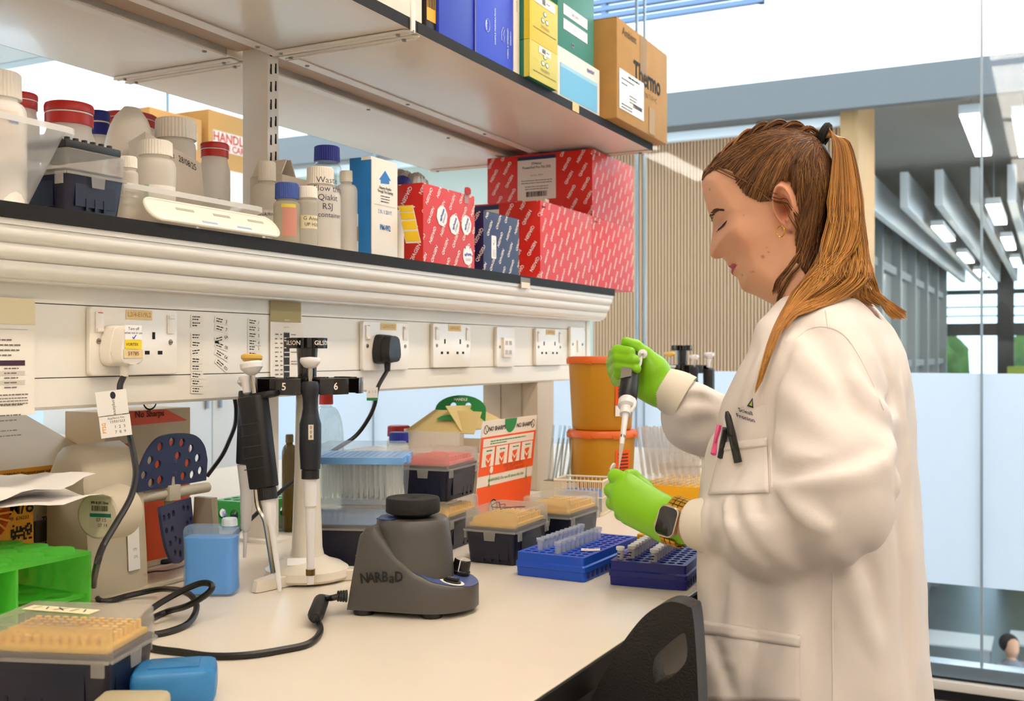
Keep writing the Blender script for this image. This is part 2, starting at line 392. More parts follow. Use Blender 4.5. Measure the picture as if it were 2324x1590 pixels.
MB().box(-.11, .0, .03, YT, zt2 + .0006, zt3 + .002).out('upper_cover', tr, t)
MB().box(-.115, -.004, .03, YT + .004, zt0 + .003, zt3).out('carcass', mat('gap_dark', '#6f675b', .8), t)
MB().box(-.118, .002, YT + .004, YT + .03, zt0 - .001, zt3 + .002, .004).out('end_cap', tr, t)
# ---------------------------------------------------------------- sockets on the trunking
sockm = mat('socket_white', '#ece5da', .28, coat=.3)
hole = mat('socket_hole', '#15110d', .9)
brass = mat('screw_brass', '#9a8f7c', .35, .9)
def rocker(t, y, z, on):
    s = MB(); s.box(0, .0022, -.0062, .0062, -.0125, .0125, .0006)
    o = s.out('switch', sockm, t, (.0078, y, z)); MB().box(0, .0018, -.005, .005, -.0115, -.0075, .0004).out('rocker_tip', sockm, o, (.0022, 0, 0 if on else .019))
    if on: MB().box(0, .0004, -.003, .004, .0112, .0122).out('red_flash', mat('red_mark', '#c03030', .5), o, (.0024, 0, 0))
def pins(t, y, z):
    for dy, dz, w, h in ((0, .0111, .0024, .0046), (-.0112, -.0111, .0040, .0024), (.0112, -.0111, .0040, .0024)):
        MB().box(0, .0003, -w, w, -h, h).out('pin_hole', hole, t, (.0081, y + dy, z + dz))
def screw(t, y, z):
    o = MB().lathe([(.0037, 0), (.0034, .0008), (.0001, .0010)], 12, Matrix.Rotation(PI / 2, 4, 'Y')).out('screw', brass, t, (.0082, y, z))
    MB().box(.0009, .0012, -.0028, .0028, -.0004, .0004).out('screw_slot', hole, o)
def socket(name, lab, yc, zc, w, h=.086, kind='double', on=(0, 0), tape=None):
    t = thing(name, lab, 'socket', (0.0003, yc, zc))
    MB().prism(rpoly(w, h, .006), 0, .008, Matrix(((0, 0, 1, 0), (1, 0, 0, 0), (0, 1, 0, 0), (0, 0, 0, 1))), bev=.0022, seg=3).out('faceplate', sockm, t)
    if kind == 'double':
        for s, y in ((on[0], -.0595), (on[1], .0595)): rocker(t, y, .0235, s)
        for y in (-.0600, .0600): screw(t, y, .0)
        for y in (-.030, .030): pins(t, y, -.003)
    elif kind == 'data':
        MB().box(0, .006, -.020, .020, -.022, .020, .001).out('module', sockm, t, (.0078, 0, 0))
        for z in (-.012, .008):
            for y in (-.009, .009): MB().box(0, .0004, -.006, .006, -.004, .005).out('data_port', mat('port_grey', '#b7b0aa', .5), t, (.0139, y, z))
        for y in (-.03,): screw(t, y, 0)
    else:
        MB().box(0, .004, -.004, .004, -.014, .014, .001).out('switch', sockm, t, (.0078, 0, -.004))
        for y in (-.03, .03): screw(t, y, 0)
    if tape:
        fr = Matrix(((0, 0, 1, .0083), (1, 0, 0, tape[0]), (0, 1, 0, .0345), (0, 0, 0, 1)))
        c = card(tape[1], .0125, mat('masking_tape', '#e8cf96', .7, var=.06, vs=60), t, fr, 'tape_label')
        lettering([(tape[2], 0, 0, .0085, .0, .95)], mat('faded_ink', '#c58a4e', .8), c, fr @ Matrix.Translation((0, 0, .0004)))
    return t
ys1 = onX(298, 775, 0); SK1 = socket('double_socket', 'cream double socket with a white plug and hand written vortex label', ys1.y, ys1.z, .146, on=(1, 0), tape=(.005, .044, 'L2/4-E1/9L2'))
ys2 = onX(869, 785, 0); SK2 = socket('double_socket', 'cream double socket with the black plug in it', ys2.y, ys2.z, .146, on=(1, 0), tape=(.005, .05, 'L2/4-E1/7L2'))
y3 = onX(1019, 784, 0); socket('double_socket', 'empty double socket between the black plug and the data outlet', y3.y, y3.z, .146, tape=(.008, .05, 'L2/4-E1/5L2'))
y4 = onX(1141, 787, 0); socket('data_outlet', 'cream network data outlet between two double sockets', y4.y, y4.z, .086, kind='data')
y5 = onX(1240, 787, 0); socket('double_socket', 'empty double socket just above the orange lidded bin', y5.y, y5.z, .146, tape=(.005, .05, 'L2/4-E1/3L2'))
y6 = onX(1304, 781, 0); socket('switched_spur', 'single switch plate at the end of the trunking', y6.y, y6.z, .086, kind='spur')
# ================================================================ things on the shelves
FR_X = lambda x, y, z: frame((x, y, z), (0, 1, 0), (0, 0, 1))      # a face looking into the aisle
FR_Y = lambda x, y, z: frame((x, y, z), (1, 0, 0), (0, 0, 1))      # a face looking along the bench to the camera
def mpp(p): return (p - CAM).dot(Vector((-SN, CS, 0))) / F
def zpx(p, py): return CAM.z + (CY0 - py) * mpp(p)
hdpe = mat('hdpe_plastic', '#f4eee4', .35, kind='film', fac=.86)
capw = mat('cap_cream', '#eee5d6', .45)
def cap_mesh(mb, r, z0, z1, n=36, M=None, taper=.97):
    po = []
    for i in range(n * 2):
        q = r * (1 if i % 2 else .965); po.append((q * math.cos(PI * i / n), q * math.sin(PI * i / n)))
    mb.prism(po, z0, z1 - .0015, M, top=[(x * taper, y * taper) for x, y in po])
    mb.lathe([(r * .955 * taper, z1 - .0018), (r * .9 * taper, z1), (.0001, z1)], 24, M, cap0=False)
def bottle(lab, px, X, half, ytop, m, capm, ycap, caphalf, neck=None, sh=.35, base=ZS, name='bottle', body_top=None, cap_tilt=0, liquid=None, group=None, cat='bottle'):
    p = onX(px, 600, X); k = mpp(p); r = half * k; H = zpx(p, ytop) - base; zc = zpx(p, ycap) - base; rc = caphalf * k
    t = thing(name, lab, cat, (p.x, p.y, base), group=group)
    rn = rc * .86; zs = zc - .004; s0 = zs - (r - rn) * (.4 + sh)
    pr = [(r * .9, .0008), (r * .985, .003), (r, .008), (r, max(.01, s0 - r * .25))]
    for i in range(1, 7): a = PI / 2 * i / 6; pr.append((rn + (r - rn) * math.cos(a), s0 - r * .25 + (zs - s0 + r * .25) * math.sin(a)))
    pr += [(rn, zc + .006)]
    MB().lathe(pr, 28).out('body', m, t)
    mb = MB(); cap_mesh(mb, rc, zc, H); mb.out('cap', capm, t)
    if liquid: MB().lathe([(r * .88, .003), (r * .96, .006), (r * .96, liquid[1] * H), (.0001, liquid[1] * H)], 24).out('liquid', liquid[0], t)
    t['_r'] = r; return t
def clean(t):
    if '_r' in t: del t['_r']
    return t
def wrap_label(t, r, z0, z1, a0, a1, m, name='label'):
    """a label bent round a bottle, angles in degrees, 0 = towards +X"""
    return MB().lathe([(r * 1.004 + .0003, z0), (r * 1.004 + .0003, z1)], 16, a0=math.radians(a0), a1=math.radians(a1)).out(name, m, t)
def wrap_text(t, r, items, m, name='lettering'):
    """text bent round an upright bottle: (text, angle in degrees, z, size)"""
    mb = MB()
    for s, a, z, size in items:
        q = MB(); put_text(q, s, size, Matrix.Identity(4)); 
        for v in q.bm.verts:
            x, y = v.co.x, v.co.y; th = math.radians(a) + x / r; R = r * 1.004 + .0008
            v.co = (R * math.cos(th), R * math.sin(th), z + y)
        me = q.mesh('w'); mb.add(me, Matrix.Identity(4)); bpy.data.meshes.remove(me)
    return mb.out(name, m, t)
def clip_rect(bm, w, h, M=None):
    for co, no in (((0, 0, 0), (-1, 0, 0)), ((w, 0, 0), (1, 0, 0)), ((0, 0, 0), (0, -1, 0)), ((0, h, 0), (0, 1, 0))):
        bmesh.ops.bisect_plane(bm, geom=bm.verts[:] + bm.edges[:] + bm.faces[:], plane_co=co, plane_no=no, clear_outer=True)
def pattern(parent, M, w, h, m, s='QIAGEN', size=.0105, pitch=(.060, .0235), ang=58, keep=(), bold=.02):
    """words printed in slanting rows over a face of w by h, M at its lower left corner"""
    mb = MB(); q = MB(); ca, sa = math.cos(math.radians(ang)), math.sin(math.radians(ang))
    D = (w + h); n = int(D / pitch[1]) + 2
    for j in range(-n, n):
        for i in range(-int(D / pitch[0]) - 2, int(D / pitch[0]) + 2):
            u = (i + .43 * j) * pitch[0]; v = j * pitch[1]
            x = u * ca - v * sa; y = u * sa + v * ca
            if not (-.03 < x < w + .03 and -.03 < y < h + .03): continue
            if any(a < x < b and c < y < d for a, b, c, d in keep): continue
            put_text(q, s, size, Matrix.Translation((x, y, .0004)), bold, .92, math.radians(ang + (180 if (i + j) % 2 else 0)))
    clip_rect(q.bm, w, h); me = q.mesh('w'); mb.add(me, M); bpy.data.meshes.remove(me)
    return mb.out('lettering', m, parent)
def kit_box(lab, pb, pl, pr, ytop, X, m, base=ZS, name='kit_box', ztop=None, y0=None, y1=None, xb=None, bev=.0012, gap=.0006, cat='box', group=None):
    a = onX(pl, 500, X); Y0_ = (a.y if y0 is None else y0) + gap; Y1_ = (onX(pr, 500, X).y if y1 is None else y1) - gap
    xB = onY(pb, 500, Y0_).x if xb is None else xb; zt = zpx(onX(pl, 500, X), ytop) if ztop is None else ztop
    t = thing(name, lab, cat, (X, Y0_, base), group=group); L, D, H = Y1_ - Y0_, X - xB, zt - base
    MB().box(-D, 0, 0, L, 0, H, bev, 2).out('carton', m, t)
    return t, L, D, H
redm = mat('carton_red', '#d8200f', .42, var=.03, vs=8); navym = mat('carton_navy', '#141c4c', .4)
prt = mat('white_print', '#f6e9df', .6)
XBX = .062
# ---- the red and navy kit cartons
tA, L, D, H = kit_box('red printed carton with four round white stickers on its front', 902, 960, 1077.5, 414, XBX, redm)
pattern(tA, FR_X(0, 0, 0), L, H, prt); pattern(tA, FR_Y(-D, 0, 0), D, H, prt)
MB().box(-D + .004, -.004, .002, L - .002, 0, .0006).out('lid_flap', mat('carton_inside', '#6e1a12', .7), tA, (0, 0, H))
stk = mat('sticker_white', '#f1eeea', .5); blu = mat('blue_print', '#2a4fae', .6); orng = mat('orange_edge', '#f08c28', .6); gryp = mat('grey_print', '#9c9c9c', .6)
for (sx, sz, ro, torn) in ((.34, .63, 62, 0), (.58, .55, 62, 0), (.82, .58, 62, 0), (.85, .17, 5, 1)):
    po = []
    for i in range(40):
        q = 2 * PI * i / 40; r_ = .0185 * (1 + .03 * math.sin(8 * q)) * (1 if not torn or i % 7 or i > 20 else .72); po.append((r_ * math.cos(q), r_ * math.sin(q)))
    fr = FR_X(.0006, L * sx, H * sz)
    c = MB().prism(po, 0, .0004, fr).out('sticker', stk, tA)
    lettering([('epPoints', 0, .002, .0085, .03, .9, math.radians(ro))], blu, c, fr @ Matrix.Translation((0, 0, .0004)))
    mb = MB()
    for q in (-.007, -.0095): greek(mb, fr @ Matrix.Rotation(math.radians(ro), 4, 'Z') @ Matrix.Translation((0, 0, .0005)), -.010, .011, q, .0015)
    mb.out('small_print', gryp, c)
o = thing('bottle_clip', 'clear plastic clip with a round red tab on the stickered carton', 'clip', tA.location + Vector((-.001, L * .83, H - .014)))
MB().box(.0012, .0025, -.009, .006, -.004, .018, .0005).out('tab', mat('clip_clear', '#dfe6e8', .15, kind='film', fac=.4), o)
MB().prism(rpoly(.022, .014, .0065), .0, .002, FR_X(.0028, 0, .020)).out('red_tab', mat('tab_red', '#dd2b1c', .3, kind='film', fac=.8), o)
tN, L, D, H = kit_box('small navy printed carton with a white certificate panel', 1078, 1097, 1178, 478, XBX, navym, xb=-.02)
pattern(tN, FR_X(0, 0, 0), L, H, prt, keep=((.018, .045, .02, .07),)); pattern(tN, FR_Y(-D, 0, 0), D, H, prt)
fr = FR_X(.0005, L * .27, H * .42); c = MB().prism(rpoly(.0205, .046, .003), 0, .0004, fr).out('certificate_panel', stk, tN)
mb = MB()
for i in range(5): greek(mb, fr, -.006, .007, -.006 - i * .003, .0012, eps=.0008)
mb.out('small_print', gryp, c); mb = MB(); mb.tube([fr @ Vector((-.004, .009, .0008)), fr @ Vector((-.001, .004, .0008)), fr @ Vector((.003, .012, .0008)), fr @ Vector((-.002, .014, .0008))], .0004, 4); mb.out('tree_mark', gryp, c)
MB().box(-D, 0, 0, L, 0, .001).out('lid_edge', mat('ink_dark', '#0d1024', .5), tN, (0, 0, H))
tC, L, D, H = kit_box('red printed carton holding the white tube comb on its lid', 1070, 1226, 1344, 454, XBX, redm)
pattern(tC, FR_X(0, 0, 0), L, H, prt); pattern(tC, FR_Y(-D, 0, 0), D, H, prt, keep=((0, D * .42, H * .62, H),))
fr = FR_Y(-D * .79, -.0005, H * .72); c = card(D * .40, H * .52, mat('carton_label', '#e7d8c9', .6), tC, fr)
MB().box(-D * .2, D * .2, H * .2, H * .26, .0003, .0006, M=fr).out('dark_band', navym, c)
inkw = mat('maroon_print', '#5a1420', .7)
lettering([('Lysate', .010, H - .012, .008, .02)], inkw, tC, FR_X(.0004, .006, 0))
C_top = (tC.location.copy(), L, D, H)
tD, L, D, H = kit_box('red printed carton at the shelf end under the largest red carton', 1106, 1344, 1438, 491, XBX, redm)
pattern(tD, FR_X(0, 0, 0), L, H, prt); lettering([('bottom', .014, H - .010, .008, .02)], inkw, tD, FR_X(.0004, .006, 0))
zD = ZS + H
tE, L, D, H = kit_box('deep red printed carton stacked on top with a large white label', 1106, 1344, 1438, 337, XBX - .002, redm, base=zD + .0006)
pattern(tE, FR_X(0, 0, 0), L, H, prt)
w0, w1 = D * .30, D * .665
pattern(tE, FR_Y(-D, 0, 0), D, H, prt, keep=((w0 - .008, w1 + .008, H * .25, H + .05),))
fr = FR_Y(-D + (w0 + w1) / 2, -.0005, H * .64); lw, lh = w1 - w0, H * .66
c = card(lw, lh, mat('carton_label'), tE, fr)
MB().box(-lw / 2, lw / 2, lh / 2 - .009, lh / 2, .0003, .0006, M=fr).out('dark_band', navym, c)
lettering([('DNeasy', 0, lh * .33, .0085, .02), ('PowerSoil Pro Kit (50)', 0, lh * .24, .0085, .02), ('Cat. No. 47014', 0, lh * .06, .0055)], INK(), c, fr)
mb = MB()
for i in range(2): greek(mb, fr, -lw * .4, lw * .4, -lh * .06 - i * .006, .0022, eps=.0006)
for i in range(2): greek(mb, fr, -lw * .3, lw * .3, -lh * .20 - i * .006, .0022, eps=.0006)
bars(mb, fr, -lw * .27, lw * .27, -lh * .43, -lh * .31, .0006); mb.out('barcode', INK(), c)
lettering([('inhibitor', .016, H - .010, .008, .02)], inkw, tE, FR_X(.0004, .006, 0))
# tube comb lying on the lid of the front red carton
cl, L, D, H = C_top
p = onX(1256, 450, .0); t = thing('tube_comb', 'small cream plastic tube comb lying on the red carton', 'rack', (-.02, cl.y + L * .5, ZS + H + .0006))
cmb = mat('comb_cream', '#e4d9b8', .4)
MB().box(-.03, .03, -.011, .011, .018, .024, .001).out('top_plate', cmb, t)
for i in range(7): MB().box(-.030 + i * .0095, -.027 + i * .0095, -.010, .010, 0, .019).out('tooth', cmb, t)
# shelf edge card clip
p = onX(1195, 632, .071); t = thing('shelf_label_clip', 'clear label clip on the shelf edge below the red cartons', 'clip', (XL + .0006, p.y, ZS - .004))
MB().box(0, .0012, -.022, .022, -.024, .0, .0004).out('holder', mat('holder_clear', '#e8e2da', .2, kind='film', fac=.35), t)
MB().box(.0013, .0017, -.020, .020, -.022, -.010).out('card_insert', mat('card_cream', '#e9dcc8', .7), t)
# ---- parafilm carton
blueb = mat('carton_blue', '#1470b8', .4); wcart = mat('carton_white', '#ece3d6', .5)
tP, L, D, H = kit_box('tall white and blue film carton with an arrow on the front', 793, 841.5, 900, 360, XBX + .002, blueb, ztop=ZS + .160)
Hf = zpx(onX(841, 500, XBX), 362) - ZS
MB().box(0.0003, .0022, -.0004, L, 0, Hf, .0004).out('front_panel', wcart, tP)
MB().box(-D * .45, .0003, -.0003, L, H + .0003, Hf, .0004).out('upper_flap', wcart, tP)
fr = FR_X(.0026, L / 2, 0); arr = MB()
arr.face([fr @ Vector(v) for v in ((-.018, Hf - .030, 0), (-.013, Hf - .030, 0), (-.013, Hf - .036, 0), (.012, Hf - .034, 0), (.012, Hf - .028, 0), (.0175, Hf - .028, 0), (0, Hf - .013, 0))]); arr.out('arrow_print', blueb, tP)
lettering([('Dispense Parafilm', 0, Hf - .043, .0062, .02, .8), ('Through This Opening', 0, Hf - .049, .0062, .02, .8)], INK(), tP, fr)
mb = MB()
for i in range(3): greek(mb, fr, -.013, .013, Hf - .0565 - i * .0045, .0018)
mb.out('small_print', INK(), tP)
lettering([('2 IN. X 250 FT.', 0, Hf - .083, .0092, .0, .72), ('PM-992', 0, Hf - .109, .0125, .03, .8)], mat('print_blue', '#2b6fb4', .6), tP, fr)
MB().box(-L * .42, L * .42, Hf - .0722, Hf - .0717, .0001, .0003, M=fr).out('fold_line', mat('fold_grey', '#b8aea0', .7), tP)
# ---- bottles and jars, from the upright to the film carton
inkh = mat('pen_ink', '#4a4654', .8)
t = bottle('big cloudy bottle with handwritten waste note in dark pen', 727, .028, 46, 381, hdpe, capw, 420, 31)
r = t['_r']; wrap_text(t, r, [('Waste', -32, .106, .0135), ('Flow thru', -24, .093, .0135), ('Qiakit', -30, .079, .0135), ('RSJ', -32, .065, .0135), ('container', -22, .052, .011)], inkh); clean(t)
clearb = mat('clear_bottle', '#eef2f0', .08, kind='clear', fac=.9)
clean(bottle('clear glass bottle with a bright blue ribbed cap behind the waste bottle', 742, -.06, 33, 333, clearb, mat('cap_blue', '#1d2a9c', .4), 368, 29.5, sh=.2))
clean(bottle('cloudy plastic bottle half full between waste bottle and film carton', 787, .016, 29, 388, hdpe, capw, 414, 16, liquid=(mat('cloudy_liquid', '#c9c6cf', .3), .42)))
t = bottle('small bottle with blue ribbed cap and red label at the upright', 651, .030, 30, 416, mat('pale_bottle', '#d9d2bd', .2, kind='film', fac=.55), mat('cap_slate_blue', '#35509c', .45), 452, 27, sh=.15)
wrap_label(t, t['_r'], .012, .055, -70, -5, mat('label_salmon', '#c98a78', .7)); wrap_label(t, t['_r'], .055, .060, -75, -10, mat('label_yellow', '#d9c84a', .7)); clean(t)
t = bottle('small clear vial with white cap and masking tape label', 698, .046, 23.5, 424, mat('vial_clear', '#eae6dd', .1, kind='film', fac=.35), mat('cap_white', '#eee7da', .4), 450, 22, sh=.1)
wrap_label(t, t['_r'], .026, .046, -120, 10, mat('masking_tape_pale', '#e3d6b0', .7)); wrap_text(t, t['_r'] + .0004, [('G Anne', -30, .041, .008), ('UP H2O', -24, .032, .007)], inkh); clean(t)
t = bottle('pale bottle with narrow neck right behind the slotted upright', 606, -.035, 36, 367, hdpe, capw, 412, 20)
wrap_label(t, t['_r'], .02, .058, -80, 40, mat('label_white', '#ece6dc', .6)); wrap_text(t, t['_r'] + .0004, [('DNA/RNA Shield', -28, .051, .007)], INK()); clean(t)
p = onX(842, 500, -.02); t = thing('tape_roll', 'roll of pale blue tape standing behind the half full bottle', 'tape', (.028, onX(806, 500, .03).y, ZS + .034), 0)
Mr = Matrix.Rotation(math.radians(-62), 4, 'Z') @ Matrix.Rotation(PI / 2, 4, 'Y')
MB().lathe([(.014, -.008), (.0335, -.008), (.0335, .008), (.014, .008)], 32, Mr).out('roll', mat('roll_pale', '#cdd9d6', .4), t)
MB().lathe([(.0125, -.0083), (.0139, -.0083), (.0139, .0083), (.0125, .0083)], 24, Mr).out('core', mat('core_card', '#8c7a5f', .8), t)
# carton with torn flaps, foil bag, leaning blue capped tube further back on the shelf
t, L, D, H = kit_box('open cream carton with torn flaps behind the small bottles', 632, 640, 706, 395, -.045, mat('carton_cream', '#ded2c0', .6), xb=-.112)
for x, y, a in ((-.05, 0, .5), (0, L * .5, -.4)):
    MB().box(-.03, .03, -.001, .001, 0, .03).out('flap', mat('carton_cream'), t, frame((-.034, y + .002, H), (1, 0, 0), (0, math.sin(a), math.cos(a))) @ Matrix.Rotation(PI / 2, 4, 'X').inverted())
foil = mat('foil_grey', '#a8a098', .35, .5)
def crumple(mb, w, d, h, n=14, amp=.18, seed=1, M=None):
    """a soft pouch: a rounded box whose surface is creased"""
    random.seed(seed); q = bmesh.new(); bmesh.ops.create_icosphere(q, subdivisions=4, radius=1)
    for v in q.verts:
        c = v.co; m_ = max(abs(c.x), abs(c.y), abs(c.z)); f = .55 + .45 / m_ * .75
        nn = noise.noise(c * 2.3 + Vector((seed * 7, 0, 0))); n2 = abs(noise.noise(c * 4.7 + Vector((0, seed * 5, 0))))
        f *= 1 + amp * nn - amp * 1.2 * n2
        v.co = Vector((c.x * w / 2 * f, c.y * d / 2 * f, c.z * h / 2 * f + h / 2))
    lo = min(v.co.z for v in q.verts)
    for v in q.verts: v.co.z -= lo
    me = bpy.data.meshes.new('c'); q.to_mesh(me); q.free(); mb.add(me, M or Matrix.Identity(4)); bpy.data.meshes.remove(me)
p = onX(925, 500, -.11); mb = MB(); crumple(mb, .10, .09, zpx(p, 360) - ZS, seed=3); o = mb.out('foil_pouch', foil, None, (-.11, p.y, ZS), sharp=25); tag(o, 'crumpled grey foil pouch behind the stickered red carton', 'pouch')
t = thing('tube_with_blue_cap', 'leaning tube with dark blue cap above the stickered red carton', 'tube', frame((-.02, onX(905, 400, -.02).y, zpx(onX(905, 400, -.02), 440)), (1, 0, 0), (0, .6, .8)))
Mt = Matrix.Rotation(-PI / 2, 4, 'X')
MB().lathe([(.012, -.05), (.013, .012)], 20, Mt).out('body', mat('tube_grey', '#8d867c', .3, kind='film', fac=.7), t); mb = MB(); cap_mesh(mb, .0165, .012, .034, 28, Mt); mb.out('cap', mat('cap_navy', '#1b2478', .4), t)
# ---- roll of yellow labels whose strip hangs over
p = onX(904, 520, .04); t = thing('label_roll', 'roll of yellow labels with its strip curling over in front of red carton', 'labels', (.038, onX(901, 520, .038).y - .006, ZS))
MB().lathe([(.0095, .0), (.0155, 0), (.0155, .085), (.0095, .085)], 24).out('roll', mat('label_backing', '#e2d6c4', .5), t)
MB().lathe([(.006, .001), (.0094, .001), (.0094, .084), (.006, .084)], 20).out('core', mat('core_brown', '#5a4636', .7), t)
yl = mat('label_yellow_bright', '#f2c30c', .5)
NP = 25; rib = []
for i in range(NP):                      # centre line of the strip: off the roll, towards the camera, then down
    f = i / (NP - 1); a_ = f * 1.5
    rib.append(Vector((.014 + .034 * f, .008 - .024 * math.sin(a_), .094 - .074 * (1 - math.cos(a_)))))
Wv = Vector((.0125, .002, 0))
def strip(f0, f1, w, off):
    mb = MB(); fs = np.linspace(f0, f1, max(2, int((f1 - f0) * 24) + 1)); P_ = []
    for f in fs:
        x = min(f, .9999) * (NP - 1); i = int(x); c = rib[i].lerp(rib[i + 1], x - i); n = (rib[i + 1] - rib[i]).cross(Wv).normalized()
        if n.y > 0: n = -n
        P_.append((c - Wv * w + n * off, c + Wv * w + n * off))
    for (a, b), (c, d) in zip(P_, P_[1:]): mb.face([a, b, d, c])
    return mb
strip(0, 1, 1.12, 0).out('backing_strip', mat('label_backing'), t)
for k in range(5): strip(.03 + k * .195, .19 + k * .195, 1.0, .0005).out('label', yl, t)
# ================================================================ left end of the lower shelf
clearbin = mat('bin_clear', '#e9eaec', .12, kind='film', fac=.36)
def tub(lab, x0, x1, y0, y1, z0, h, taper, m, name='storage_tub', rim=.007, lugs=True):
    t = thing(name, lab, 'tub', ((x0 + x1) / 2, (y0 + y1) / 2, z0)); w, l = (x1 - x0) / 2, (y1 - y0) / 2
    mb = MB()
    def rows(off): return [(rpoly(2 * (w - taper - off), 2 * (l - taper - off), .015, 4), .0006 + off), (rpoly(2 * (w - off), 2 * (l - off), .02, 4), h)]
    a, b = rows(0); n = len(a[0])
    va = [mb.bm.verts.new((x, y, a[1])) for x, y in a[0]]; vb = [mb.bm.verts.new((x, y, b[1])) for x, y in b[0]]
    mb.bm.faces.new(va[::-1])
    for i in range(n): mb.bm.faces.new((va[i], va[(i + 1) % n], vb[(i + 1) % n], vb[i]))
    mb.out('body', m, t)
    ro = rpoly(2 * w + 2 * rim, 2 * l + 2 * rim, .024, 4); mb = MB()
    v = [[mb.bm.verts.new((x, y, z)) for x, y in q] for q, z in ((b[0], h), (ro, h), (ro, h - .007))]
    for i in range(n):
        for p_, q_ in zip(v, v[1:]): mb.bm.faces.new((p_[i], p_[(i + 1) % n], q_[(i + 1) % n], q_[i]))
    mb.out('rim', mat('bin_rim', '#f2efea', .2, kind='film', fac=.85), t)
    return t
pE = onX(192, 300, .062); zr = zpx(pE, 296)
tub('clear storage tub with turned rim at the left end of the shelf', -.13, .055, pE.y - .33, pE.y - .008, ZS, zr - ZS, .032, clearbin)
t = bottle('large white bottle with ribbed cream cap inside the clear tub', -2, .0, 58, 165, mat('hdpe_white', '#eee7dc', .35), capw, 225, 48, base=ZS + .0015)
r = t['_r']; z0 = zpx(onX(-2, 500, 0), 378) - ZS; z1 = zpx(onX(-2, 500, 0), 262) - ZS
wrap_label(t, r, z0, z1, -80, 5, mat('label_cream', '#e9dccb', .6)); wrap_label(t, r * 1.003, z1 - .014, z1 - .006, -18, 4, mat('label_slate', '#6f7fae', .6)); wrap_text(t, r * 1.004, [('1991', -26, z1 - .010, .007)], mat('label_red_ink', '#c0503c', .6)); clean(t)
redcap = mat('lid_red', '#c0140e', .35)
def jar(lab, px, X, half, ytop, lidh, base=ZS, lid=redcap, group=None):
    p = onX(px, 500, X); k = mpp(p); r = half * k; H = zpx(p, ytop) - base; lh = lidh * k
    t = thing('lidded_jar', lab, 'jar', (X, p.y, base), group=group)
    MB().lathe([(r * .95, .001), (r * 1.12, .008), (r * 1.12, H - lh - .022), (r * .92, H - lh - .006), (r * .92, H - lh * .6)], 30).out('body', hdpe, t)
    MB().lathe([(r * 1.0, H - lh), (r * 1.0, H - lh * .52), (r * .965, H - lh * .50), (r * .965, H - lh * .44), (r * 1.02, H - lh * .42), (r * 1.03, H - lh * .15), (r * .98, H - .001), (r * .9, H), (.0001, H)], 36).out('lid', lid, t)
    MB().lathe([(r * .972, H - lh * .50), (r * .972, H - lh * .44)], 30, cap0=False, cap1=False).out('seal_ring', WHT(), t)
jar('white jar with wide red lid behind the clear tub', 157, -.10, 52, 237, 50)
jar('white jar with red lid half hidden by the large cream capped bottle', 50, -.16, 33, 213, 36)
jar('small white jar with red lid behind the label card', 487, -.155, 31, 326, 32)
jar('white jar with red lid beyond the white scoop', 292, -.30, 62, 262, 30)
jar('jar with dark blue lid between the red lid and the white scoop', 226, -.25, 22, 253, 55, lid=mat('lid_blue', '#141d86', .4))
# white scoop leaning on end: a hood with a slanting mouth
p = onX(292, 500, -.19); k = mpp(p); H = zpx(p, 244) - ZS
mb = MB(); n = 26; rows = []
for i in range(15):
    f = i / 14; z = H * f; rr = 62 * k * (1 if f < .62 else math.sqrt(max(0, 1 - ((f - .62) / .40) ** 2)))
    rows.append([mb.bm.verts.new((rr * .75 * math.cos(2 * PI * j / n), rr * math.sin(2 * PI * j / n) + .012 * (f - .5), z + .0006)) for j in range(n)])
for a, b in zip(rows, rows[1:]):
    for j in range(n): mb.bm.faces.new((a[j], a[(j + 1) % n], b[(j + 1) % n], b[j]))
mb.bm.faces.new(rows[0][::-1]); mb.bm.faces.new(rows[-1])
t = thing('weighing_scoop', 'white rounded plastic scoop standing upright behind the tip box', 'scoop', (-.19, p.y, ZS)); mb.out('hood', mat('scoop_white', '#efe6da', .45), t)
MB().tube([(-.02, .05, H * .62), (-.03, .058, H * .8), (-.03, .052, H * .95)], [.008, .007, .004], 8).out('handle', mat('scoop_white'), t)
clean(bottle('white bottle with wide ribbed beige cap beside the scoop', 399, -.16, 44, 272, hdpe, capw, 318, 46))
# red mesh pouch between scoop and label card
p = onX(300, 500, .0); mb = MB(); crumple(mb, .04, .05, zpx(p, 303) - ZS, amp=.3, seed=9); o = mb.out('mesh_pouch', mat('pouch_red', '#b8231a', .55, bump=.5, bs=240, stretch=(1, 1, .2)), None, (-.118, onX(300, 500, -.118).y - .004, ZS), sharp=20); tag(o, 'crumpled red mesh pouch behind the white capped bottles', 'pouch')
